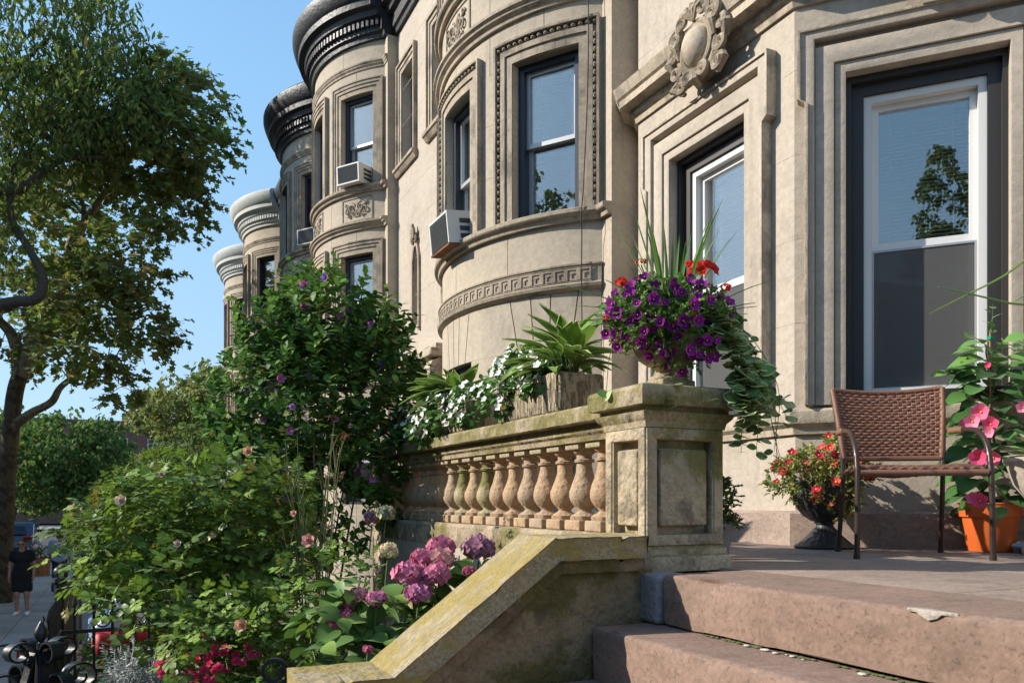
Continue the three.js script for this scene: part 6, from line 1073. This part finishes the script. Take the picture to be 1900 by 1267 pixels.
{
  const n = thing('iron_newel', 'black wrought iron newel post with four scrolls and a flame finial', 'post', [-0.42, -0.075, -5.05]); n.scale.set(1.18, 1, 1.18);
  part('shaft', [bx(-0.11, 0.11, 0, 1.40, -0.11, 0.11, 0.01)], M.iron, n); part('cap_box', [bx(-0.15, 0.15, 1.40, 1.44, -0.15, 0.15, 0.01), bx(-0.2, 0.2, 1.44, 1.475, -0.2, 0.2, 0.014), bx(-0.17, 0.17, 1.475, 1.495, -0.17, 0.17, 0.008)], M.iron, n);
  // S scroll in profile: low large coil outwards, rising stem, small coil at the top
  const low = coil(0.165, 1.60, 0.095, -PI * 0.62, 1.35).reverse(), stem = [[0.10, 1.53], [0.075, 1.60], [0.055, 1.68], [0.045, 1.74]], hi = coil(0.10, 1.765, 0.066, PI * 1.02, -1.3);
  const prof = [...low, ...stem, ...hi];
  for (let k = 0; k < 4; k++) part('scroll', strip(prof, 0.055, 0.011).rotateY(k * PI / 2 + 0.55), M.iron, n, 0.6);
  part('stem', [cyl(0.03, 0.018, 0.32, 12).translate(0, 1.49, 0)], M.iron, n); part('rivet', [0, 1, 2, 3].map(k => new THREE.SphereGeometry(0.016, 8, 6).translate(0.062, 1.71, 0).rotateY(k * PI / 2 + 0.55)), M.iron, n);
  part('finial', [lathe([[0.001, 1.80], [0.016, 1.80], [0.011, 1.812], [0.026, 1.84], [0.031, 1.858], [0.027, 1.88], [0.015, 1.905], [0.007, 1.92], [0.001, 1.93]], 20), tube([V(0.003, 1.915, 0), V(0.012, 1.935, 0), V(0.008, 1.952, 0)], 0.008, 0.003, 6, 6)], M.iron, n, 0.8);

  const f = thing('iron_fence', 'black iron garden fence along the sidewalk with ball-topped post', 'fence');
  const pk = merge([cyl(0.010, 0.010, 0.72, 8).translate(0, 1.05, 0), lathe([[0.001, 1.77], [0.012, 1.77], [0.018, 1.79], [0.012, 1.82], [0.001, 1.86]], 8)], 0.8), ring = merge([new THREE.TorusGeometry(0.05, 0.006, 6, 18).rotateY(PI / 2).translate(0, 1.68, 0)], 0.9), ring2 = merge([new THREE.TorusGeometry(0.045, 0.006, 6, 18).translate(0, 1.68, 0)], 0.9);
  for (let i = 0; i < 26; i++) { const z = -5.55 - i * 0.125; const m = mesh('picket', pk, M.iron, f); m.position.set(-0.42, 0, z); if (i % 2) { const q = mesh('ring', ring, M.iron, f); q.position.set(-0.42, 0, z + 0.0625); } }
  for (let i = 0; i < 11; i++) { const x = -0.32 + i * 0.115; const m = mesh('picket', pk, M.iron, f); m.position.set(x, 0.0, -6.25); if (i % 2) { const q = mesh('ring', ring2, M.iron, f); q.position.set(x + 0.055, 0, -6.25); } }
  part('rail', bx(-0.435, -0.405, 1.60, 1.625, -8.8, -5.35), M.iron, f); part('rail', bx(-0.435, -0.405, 1.17, 1.195, -8.8, -5.35), M.iron, f); part('rail', bx(-0.40, 0.9, 1.60, 1.625, -6.262, -6.238), M.iron, f); part('rail', bx(-0.40, 0.9, 1.17, 1.195, -6.262, -6.238), M.iron, f);
  for (const z of [-6.4, -8.8]) part('post', [cyl(0.035, 0.035, 0.9, 14).translate(-0.42, 1.05, z), new THREE.SphereGeometry(0.04, 14, 10).translate(-0.42, 2.01, z), cyl(0.05, 0.045, 0.03, 14).translate(-0.42, 1.94, z)], M.iron, f, 0.8);
  const s = thing('iron_scroll', 'black iron scroll end beside the foot of the lichen-covered coping', 'handrail', [0.50, 1.2, -3.12]); s.rotation.y = -0.45;
  part('bar', strip([[0.02, -0.1], [0.02, 0.4], [0.02, 0.55], ...coil(0.0, 0.66, 0.055, -PI * 0.3, 1.25, 0.55)], 0.03, 0.014), M.iron, s, 0.6); part('foot', bx(-0.04, 0.08, -0.1, -0.08, -0.04, 0.04), M.iron, s);
}

// ---------------------------------------------------------------- people
function sdfMesh(c, half, res, fn) {
  const mc = new MarchingCubes(res, new THREE.MeshStandardMaterial(), false, false, 160000); mc.isolation = 0; mc.reset();
  const hs = res / 2;
  for (let k = 0; k < res; k++) for (let j = 0; j < res; j++) for (let i = 0; i < res; i++) mc.field[i + j * res + k * res * res] = -fn(c[0] + (i - hs) / hs * half, c[1] + (j - hs) / hs * half, c[2] + (k - hs) / hs * half);
  mc.update(); const n = mc.count, g = new THREE.BufferGeometry();
  g.setAttribute('position', new THREE.BufferAttribute(mc.positionArray.slice(0, n * 3), 3)); g.setAttribute('normal', new THREE.BufferAttribute(mc.normalArray.slice(0, n * 3), 3));
  g.scale(half, half, half).translate(...c); return prep(g);
}
const smin = (a, b, k) => { const h = Math.max(k - Math.abs(a - b), 0) / k; return Math.min(a, b) - h * h * k / 4; };
function capsules(list, k) {      // [ax, ay, az, bx, by, bz, ra, rb]
  return (x, y, z) => { let d = 1e3; for (const q of list) { const dx = q[3] - q[0], dy = q[4] - q[1], dz = q[5] - q[2]; let t = ((x - q[0]) * dx + (y - q[1]) * dy + (z - q[2]) * dz) / (dx * dx + dy * dy + dz * dz + 1e-9); t = t < 0 ? 0 : t > 1 ? 1 : t; const ex = x - q[0] - dx * t, ey = y - q[1] - dy * t, ez = z - q[2] - dz * t; d = smin(d, Math.sqrt(ex * ex + ey * ey + ez * ez) - q[6] - (q[7] - q[6]) * t, k); } return d; };
}
function personFigure(label, pos, turn, o) {
  const t = thing('person', label, 'person', pos); t.rotation.y = turn;
  const J = o.joints, S = (a, b, ra, rb) => [...a, ...b, ra, rb];
  const skin = mat(o.skin, { roughness: 0.7 });
  const legs = [S(J.hipL, J.kneeL, 0.082, 0.054), S(J.kneeL, J.ankL, 0.052, 0.036), S(J.hipR, J.kneeR, 0.082, 0.054), S(J.kneeR, J.ankR, 0.052, 0.036)];
  const arms = [S(J.shL, J.elL, 0.046, 0.038), S(J.elL, J.wrL, 0.037, 0.025), S(J.shR, J.elR, 0.046, 0.038), S(J.elR, J.wrR, 0.037, 0.025)];
  const torso = [S([-0.07, 0.93, 0], [0.07, 0.93, 0], 0.105, 0.105), S([-0.05, 1.07, 0.01], [0.05, 1.07, 0.01], 0.095, 0.095), S([-0.08, 1.25, 0.01], [0.08, 1.25, 0.01], 0.098, 0.098), S([-0.15, 1.37, 0], [0.15, 1.37, 0], 0.05, 0.05), S([0, 1.36, 0], [0, 1.47, 0.01], 0.055, 0.05)];
  const body = sdfMesh([0, 0.75, 0], 0.78, 100, capsules([...legs, ...arms, ...torso], 0.05));
  const hy = 1.56, head = (x, y, z) => { const e = Math.hypot(x / 0.074, (y - hy) / 0.108, (z - 0.01) / 0.09); let d = (e - 1) * 0.074; d = smin(d, capsules([[0, hy - 0.01, 0.085, 0, hy - 0.03, 0.108, 0.009, 0.013], [0, hy - 0.085, 0.05, 0, hy - 0.09, 0.065, 0.02, 0.02], [-0.018, hy - 0.062, 0.088, 0.018, hy - 0.062, 0.088, 0.007, 0.007], [-0.076, hy + 0.01, 0, -0.078, hy - 0.03, 0, 0.012, 0.009], [0.076, hy + 0.01, 0, 0.078, hy - 0.03, 0, 0.012, 0.009], [0, 1.45, 0, 0, 1.52, 0, 0.048, 0.046]], 0.01)(x, y, z), 0.02); return d; };
  const hd = sdfMesh([0, 1.55, 0.01], 0.16, 60, head);
  const hand = (w, e, sgn) => { const d = V(w[0] - e[0], w[1] - e[1], w[2] - e[2]).normalize(), sd = V(0, 0, 1).addScaledVector(d, -d.z).normalize(), P = (a, b, c = 0) => [w[0] + d.x * a + sd.x * b - sgn * c * 0.9, w[1] + d.y * a + sd.y * b, w[2] + d.z * a + sd.z * b], L = [];
    L.push([...P(0, 0), ...P(0.03, 0), 0.024, 0.026]); for (const b of [-0.022, -0.007, 0.008, 0.023]) L.push([...P(0.02, b * 0.7), ...P(0.075, b), 0.013, 0.012]);
    [[-0.025, 0.055], [-0.008, 0.075], [0.009, 0.08], [0.026, 0.07]].forEach(([b, l]) => { L.push([...P(0.078, b), ...P(0.078 + l * 0.5, b * 1.1, 0.006), 0.0085, 0.0078], [...P(0.078 + l * 0.5, b * 1.1, 0.006), ...P(0.078 + l, b * 1.05, 0.022), 0.0078, 0.006]); });
    L.push([...P(0.02, 0.02), ...P(0.05, 0.048, 0.01), 0.011, 0.0095], [...P(0.05, 0.048, 0.01), ...P(0.08, 0.052, 0.022), 0.009, 0.007]);
    const c = P(0.07, 0.01); return sdfMesh(c, 0.125, 56, capsules(L, 0.007)); };
  mesh('body', mergeGeometries([body, hd, hand(J.wrL, J.elL, -1), hand(J.wrR, J.elR, 1)]), skin, t);
  const cl = o.clothes({ S, J, torso, arms, legs }); for (const [nm, list, k, m, res = 90] of cl) mesh(nm, sdfMesh([0, 0.75, 0], 0.78, res, capsules(list, k)), m, t);
  mesh('hair', sdfMesh([0, 1.57, -0.01], 0.17, 60, (x, y, z) => Math.max((Math.hypot(x / 0.083, (y - hy - 0.012) / 0.112, (z + 0.008) / 0.097) - 1) * 0.083, Math.min(0.045 - (y - hy) + (z - 0.0) * 0.0, z - 0.03 - (y > hy + 0.06 ? 0.06 : 0)))), mat(o.hair), t);
  for (const s of [-1, 1]) { mesh('eye', new THREE.SphereGeometry(0.009, 10, 8).translate(s * 0.03, hy + 0.005, 0.078), mat([0.6, 0.58, 0.55]), t); }
  if (o.glasses) part('sunglasses', [...[-1, 1].map(s => new RoundedBoxGeometry(0.052, 0.038, 0.012, 2, 0.005).translate(s * 0.033, hy + 0.004, 0.094)), bx(-0.01, 0.01, hy + 0.008, hy + 0.014, 0.092, 0.098), ...[-1, 1].map(s => bx(s * 0.06, s * 0.072, hy + 0.004, hy + 0.012, 0, 0.094))], M.blackPaint, t);
  for (const [a, k] of [[J.ankL, J.footL], [J.ankR, J.footR]]) part('shoe', [sdfMesh([a[0], a[1], a[2] + 0.04], 0.18, 44, capsules([[a[0], a[1] - 0.02, a[2] - 0.02, a[0] + k[0], a[1] - 0.042 + k[1], a[2] + k[2], 0.04, 0.032], [a[0], a[1], a[2] - 0.02, a[0], a[1] - 0.03, a[2] - 0.03, 0.04, 0.036]], 0.03))], mat(o.shoe, { roughness: 0.6 }), t, 1.2);
  return t;
}
{
  const black = mat([0.010, 0.010, 0.011], { roughness: 0.95 });
  personFigure('woman in black dress, sunglasses and white sneakers standing on the sidewalk', [-2.07, 0, -20.58], -0.12, {
    skin: [0.34, 0.185, 0.125], hair: [0.02, 0.014, 0.011], shoe: [0.75, 0.75, 0.75], glasses: true,
    joints: { hipL: [-0.085, 0.88, 0], kneeL: [-0.10, 0.47, 0.02], ankL: [-0.105, 0.085, -0.01], footL: [-0.02, 0, 0.12], hipR: [0.085, 0.88, 0], kneeR: [0.095, 0.47, 0.03], ankR: [0.10, 0.085, 0.03], footR: [0.02, 0, 0.12], shL: [-0.17, 1.36, 0], elL: [-0.235, 1.1, -0.03], wrL: [-0.235, 0.87, 0.06], shR: [0.17, 1.36, 0], elR: [0.23, 1.1, -0.04], wrR: [0.225, 0.87, 0.03] },
    clothes: ({ S, torso, arms, J }) => [['dress', [...torso.slice(0, 4).map(q => [...q.slice(0, 6), q[6] + 0.016, q[7] + 0.016]), S([-0.095, 0.9, 0], [-0.115, 0.6, 0.01], 0.1, 0.095), S([0.095, 0.9, 0], [0.115, 0.6, 0.01], 0.1, 0.095), S([0, 0.9, 0], [0, 0.6, 0], 0.11, 0.1), S(J.shL, [-0.205, 1.24, -0.015], 0.058, 0.058), S(J.shR, [0.205, 1.24, -0.02], 0.058, 0.058)], 0.06, black]],
  });
  personFigure('person in pale blue shirt and dark trousers walking away beyond the yew', [-1.66, 0, -25.2], PI - 0.1, {
    skin: [0.36, 0.2, 0.14], hair: [0.03, 0.022, 0.016], shoe: [0.03, 0.03, 0.032],
    joints: { hipL: [-0.09, 0.90, 0], kneeL: [-0.10, 0.49, 0.14], ankL: [-0.10, 0.085, 0.14], footL: [0, 0, 0.15], hipR: [0.09, 0.90, 0], kneeR: [0.095, 0.47, -0.02], ankR: [0.095, 0.13, -0.28], footR: [0, -0.03, 0.13], shL: [-0.19, 1.38, 0], elL: [-0.25, 1.12, -0.06], wrL: [-0.24, 0.9, 0.03], shR: [0.19, 1.38, 0], elR: [0.25, 1.12, 0.02], wrR: [0.23, 0.92, 0.14] },
    clothes: ({ S, torso, arms, legs, J }) => [['shirt', [...torso.slice(0, 4).map(q => [...q.slice(0, 6), q[6] + 0.026, q[7] + 0.026]), S(J.shL, J.elL, 0.066, 0.058), S(J.shR, J.elR, 0.066, 0.058)], 0.06, mat([0.30, 0.38, 0.52])], ['trousers', [...legs.map((q, i) => [...q.slice(0, 6), q[6] + 0.014, i % 2 ? 0.062 : q[7] + 0.022]), S([-0.07, 0.93, 0], [0.07, 0.93, 0], 0.125, 0.125)], 0.05, mat([0.014, 0.017, 0.03])]],
  });
}

// ---------------------------------------------------------------- street furniture, car, far building
{
  const c = thing('parked_car', 'dark blue sport utility vehicle parked at the kerb, seen from behind', 'car', [-4.75, -0.13, -44.5]);
  const pm = mat([0.012, 0.018, 0.045], { phys: true, roughness: 0.35, clearcoat: 1, clearcoatRoughness: 0.06 }), gl = mat([0.01, 0.012, 0.015], { roughness: 0.08 }), tl = mat([0.45, 0.01, 0.012], { roughness: 0.25 });
  const prof = poly([[2.25, 0.42], [2.3, 0.75], [2.22, 1.0], [2.08, 1.12], [1.85, 1.62], [1.5, 1.72], [-0.3, 1.74], [-0.95, 1.2], [-2.1, 1.02], [-2.3, 0.8], [-2.3, 0.42], [-1.9, 0.3], [1.9, 0.3]]);
  part('body', extrude(prof, 1.66, 0.1).translate(0, 0, -0.83).rotateY(-PI / 2), pm, c, 0.6);
  part('rear_window', [extrude(poly([[-0.68, 1.14], [0.68, 1.14], [0.58, 1.55], [-0.58, 1.55]]), 0.02, 0.005).rotateX(-0.44).translate(0, 0.10, 2.62)], gl, c);
  for (const s of [-1, 1]) { part('side_window', [bx(s * 0.83, s * 0.936, 1.18, 1.58, -0.5, 1.5, 0.03)], gl, c); part('tail_light', [bx(s * 0.55, s * 0.92, 0.95, 1.08, 2.12, 2.33, 0.03)], tl, c); part('reflector', [bx(s * 0.6, s * 0.85, 0.52, 0.57, 2.26, 2.36, 0.01)], tl, c); part('mirror', new RoundedBoxGeometry(0.2, 0.14, 0.1, 2, 0.03).translate(s * 1.03, 1.2, -0.75), pm, c);
    for (const z of [-1.45, 1.4]) { const w = new THREE.Group(); w.name = 'wheel'; c.add(w); part('tyre', [new THREE.TorusGeometry(0.27, 0.085, 10, 28).rotateY(PI / 2).translate(s * 0.84, 0.35, z)], M.blackPaint, w, 0.9); part('rim', [cyl(0.2, 0.2, 0.12, 20).rotateZ(PI / 2).translate(s * 0.84 + 0.06, 0.35, z)], M.alu, w); } }
  part('bumper', [bx(-0.88, 0.88, 0.42, 0.7, 2.2, 2.38, 0.05)], pm, c); part('licence_plate', bx(-0.16, 0.16, 0.82, 0.92, 2.395, 2.41), mat([0.75, 0.6, 0.2]), c); part('roof_rail', [bx(-0.7, -0.66, 1.75, 1.79, -0.2, 1.5, 0.01), bx(0.66, 0.7, 1.75, 1.79, -0.2, 1.5, 0.01)], M.alu, c);
  const c2 = thing('parked_car', 'pale grey car half hidden behind the dark blue vehicle', 'car', [-6.6, -0.13, -52]);
  part('body', extrude(prof, 1.66, 0.1).translate(0, 0, -0.83).rotateY(-PI / 2), mat([0.45, 0.46, 0.46], { roughness: 0.35 }), c2, 0.6); part('rear_window', [extrude(poly([[-0.68, 1.14], [0.68, 1.14], [0.58, 1.55], [-0.58, 1.55]]), 0.02, 0.005).rotateX(-0.44).translate(0, 0.10, 2.62)], gl, c2);
  for (const s of [-1, 1]) for (const z of [-1.45, 1.4]) part('wheel', [new THREE.TorusGeometry(0.27, 0.085, 8, 20).rotateY(PI / 2).translate(s * 0.84, 0.35, z)], M.blackPaint, c2, 0.9);

  const b = thing('barrel_planter', 'wooden tub planter of pale flowers on the sidewalk behind the woman', 'planter', [-2.72, 0, -31.5]), st = [0.9, 1, 1.1].map(k => mat([0.26 * k, 0.12 * k, 0.05 * k]));
  for (let i = 0; i < 18; i++) { const a = i / 18 * 2 * PI; part('stave', [extrude(poly([[-0.055, 0], [0.055, 0], [0.068, 0.62], [-0.068, 0.62]]), 0.025).translate(0, 0, 0.32).rotateX(0.08).rotateY(a)], st[i % 3], b); }
  part('hoop', [new THREE.TorusGeometry(0.352, 0.012, 6, 30).rotateX(PI / 2).translate(0, 0.15, 0)], M.blackPaint, b); part('soil', cyl(0.32, 0.33, 0.02, 20).translate(0, 0.55, 0), M.soil, b);
  const bf = thing('tub_flowers', 'white and pink flowers heaped in the wooden tub', 'plant', [-2.72, 0.6, -31.5]), r = rng(501), l1 = [], l2 = []; for (let i = 0; i < 420; i++) { const q = rv(r); l1.push({ p: V(q.x * 0.38, Math.abs(q.y) * 0.35, q.z * 0.38), d: rv(r).add(V(0, 0.5, 0)), n: rv(r), s: 0.09 }); if (i % 3 === 0) l2.push({ p: V(q.x * 0.42, Math.abs(q.y) * 0.4 + 0.03, q.z * 0.42), d: rv(r), n: V(0, 0.6, 1), s: 0.04 }); }
  foliage(bf, l1, LEAF.oval, [[0.07, 0.13, 0.03]], r); foliage(bf, l2, FLOWER.five, [[0.75, 0.74, 0.7], [0.7, 0.45, 0.45]], r, { massName: 'blooms' });
  const s = thing('street_sign', 'small pale street sign on a thin pole among the far trees', 'sign', [-3.15, 0, -51]); part('pole', cyl(0.03, 0.03, 4.9, 8), M.alu, s); part('plate', bx(-0.32, 0.32, 4.35, 4.78, 0.03, 0.05, 0.006), mat([0.62, 0.66, 0.72]), s);
  const h = thing('brick_building', 'long flat-roofed brown brick building closing the end of the street', 'building', [3, 0, -104]), br = mat([0.20, 0.105, 0.085], { map: brownMap });
  part('wall', bx(-22, 22, 0, 11.5, -9, 0), br, h); part('parapet', bx(-22.1, 22.1, 11.5, 11.8, -9.1, 0.1), mat([0.13, 0.08, 0.07]), h);
  for (let i = 0; i < 13; i++) for (let j = 0; j < 3; j++) { const w = new THREE.Group(); w.name = 'window'; h.add(w); w.position.set(-20 + i * 3.3, 1.6 + j * 3.2, 0); part('frame', [bx(-0.6, 0.6, 0, 0.08, 0.002, 0.08), bx(-0.6, 0.6, 1.72, 1.8, 0.002, 0.08), bx(-0.6, -0.52, 0.08, 1.72, 0.002, 0.08), bx(0.52, 0.6, 0.08, 1.72, 0.002, 0.08)], M.cream, w); part('pane', bx(-0.52, 0.52, 0.08, 1.72, 0.004, 0.02), gl, w); }
  // odds and ends behind the fence
  const rb = thing('red_bag', 'bright red rounded duffel bag lying behind the iron fence', 'bag', [0.02, 1.12, -7.9]); rb.rotation.y = 0.2; part('bag', [tube([V(-0.24, 0.13, 0), V(0, 0.135, 0), V(0.24, 0.13, 0)], 0.12, 0.12, 12, 16), new THREE.SphereGeometry(0.12, 14, 10).scale(0.5, 1, 1).translate(-0.24, 0.13, 0), new THREE.SphereGeometry(0.12, 14, 10).scale(0.5, 1, 1).translate(0.24, 0.13, 0)], mat([0.50, 0.012, 0.014], { roughness: 0.6 }), rb, 0.9); part('strap', [tube([V(-0.1, 0.22, 0.06), V(-0.06, 0.33, 0.05), V(0.06, 0.33, 0.05), V(0.1, 0.22, 0.06)], 0.01, 0.01, 14, 6)], M.blackPaint, rb);
  const pb = thing('plastic_bag', 'crumpled pale blue plastic bag behind the fence pickets', 'bag', [-0.06, 1.12, -8.35]); part('bag', wobble(prep(new THREE.IcosahedronGeometry(0.24, 5).scale(1.0, 0.9, 0.7)), 0.16, 1.3, 1).translate(0, 0.2, 0), mat([0.42, 0.52, 0.68], { roughness: 0.3 }), pb, 0.8); part('knot', wobble(prep(new THREE.IcosahedronGeometry(0.05, 2).scale(1, 1.4, 1)), 0.03, 3, 1).translate(0, 0.44, 0), mat([0.42, 0.52, 0.68], { roughness: 0.3 }), pb);
  // bicycle locked behind the fence
  const bk = thing('bicycle', 'dark bicycle leaning beyond the fence under the yew', 'bicycle', [-0.95, 0, -9.6]); bk.rotation.y = PI / 2 + 0.25;
  const bm = M.blackPaint; for (const x of [-0.52, 0.52]) { const w = new THREE.Group(); w.name = 'wheel'; bk.add(w); w.position.set(x, 0.34, 0); part('tyre', new THREE.TorusGeometry(0.325, 0.018, 8, 40), bm, w, 0.9); for (let i = 0; i < 14; i++) part('spoke', limb([V(0, 0, 0), V(0.32 * Math.cos(i / 14 * 2 * PI), 0.32 * Math.sin(i / 14 * 2 * PI), 0)], 0.0018, 4), M.alu, w); }
  part('frame', [tube([V(-0.52, 0.34, 0), V(-0.1, 0.3, 0)], 0.012), tube([V(-0.52, 0.34, 0), V(-0.2, 0.8, 0)], 0.01), tube([V(-0.1, 0.3, 0), V(-0.22, 0.88, 0)], 0.016), tube([V(-0.2, 0.8, 0), V(0.36, 0.84, 0)], 0.016), tube([V(-0.1, 0.3, 0), V(0.38, 0.74, 0)], 0.018), tube([V(0.35, 0.9, 0), V(0.40, 0.68, 0), V(0.52, 0.34, 0)], 0.014)], mat([0.35, 0.02, 0.02], { roughness: 0.4 }), bk, 0.9);
  part('saddle', new RoundedBoxGeometry(0.26, 0.05, 0.13, 3, 0.024).translate(-0.24, 0.92, 0), bm, bk); part('handlebar', [tube([V(0.35, 0.98, -0.27), V(0.36, 1.0, 0), V(0.35, 0.98, 0.27)], 0.013), tube([V(0.35, 0.9, 0), V(0.36, 1.0, 0)], 0.013)], bm, bk, 0.9);
}

// ---------------------------------------------------------------- row across the street: shades the sidewalk, shows in the glass
{
  const bm = [[0.23, 0.12, 0.09], [0.30, 0.22, 0.16], [0.26, 0.15, 0.11]].map(c => mat(c, { map: brownMap })), gl = mat([0.02, 0.024, 0.03], { roughness: 0.06 });
  for (let i = 0; i < 12; i++) {
    const z = 34 - i * 7, hgt = 9.9 + (i * 7 % 5) * 0.14, h = thing('row_house', 'brick row house across the street, mirrored in the window glass', 'house', [-16.2, 0, z], 'row houses across the street');
    part('wall', bx(-8, 0, 0, hgt, -6.98, 0), bm[i % 3], h); part('cornice', sweep([[0, hgt - 0.5], [-0.25, hgt - 0.4], [-0.5, hgt - 0.1], [-0.5, hgt + 0.05], [0.1, hgt + 0.06]], [[0, -0.02], [0, -6.96]]), i % 2 ? M.cornice : M.corniceWhite, h);
    for (let j = 0; j < 3; j++) for (let k = 0; k < 3; k++) { if (!j && !k) continue; const w = new THREE.Group(); w.name = 'window'; h.add(w); w.position.set(0, 1.4 + j * 2.8, -1.3 - k * 2.2); part('frame', [bx(0.002, 0.1, 0, 0.12, -0.6, 0.6), bx(0.002, 0.1, 1.7, 1.85, -0.6, 0.6), bx(0.002, 0.07, 0.12, 1.7, -0.6, -0.5), bx(0.002, 0.07, 0.12, 1.7, 0.5, 0.6), bx(0.002, 0.06, 0.88, 0.94, -0.5, 0.5)], M.cream, w); part('pane', bx(0.004, 0.02, 0.12, 1.7, -0.5, 0.5), gl, w); }
    const d = new THREE.Group(); d.name = 'door'; h.add(d); part('leaf', bx(0.002, 0.06, 1.2, 3.5, -1.8, -0.8), M.brownBlack, d); part('knob', new THREE.SphereGeometry(0.05, 8, 6).translate(0.09, 2.3, -1.65), M.alu, d);
    for (let k = 0; k < 6; k++) part('step', bx(0.01, 1.6 - k * 0.26, k * 0.2, k * 0.2 + 0.199, -2.2, -0.4), M.base, h);
  }
}

scene.traverse(o => { if (o.isMesh) { o.castShadow = true; o.receiveShadow = true; } });
renderer.render(scene, camera);
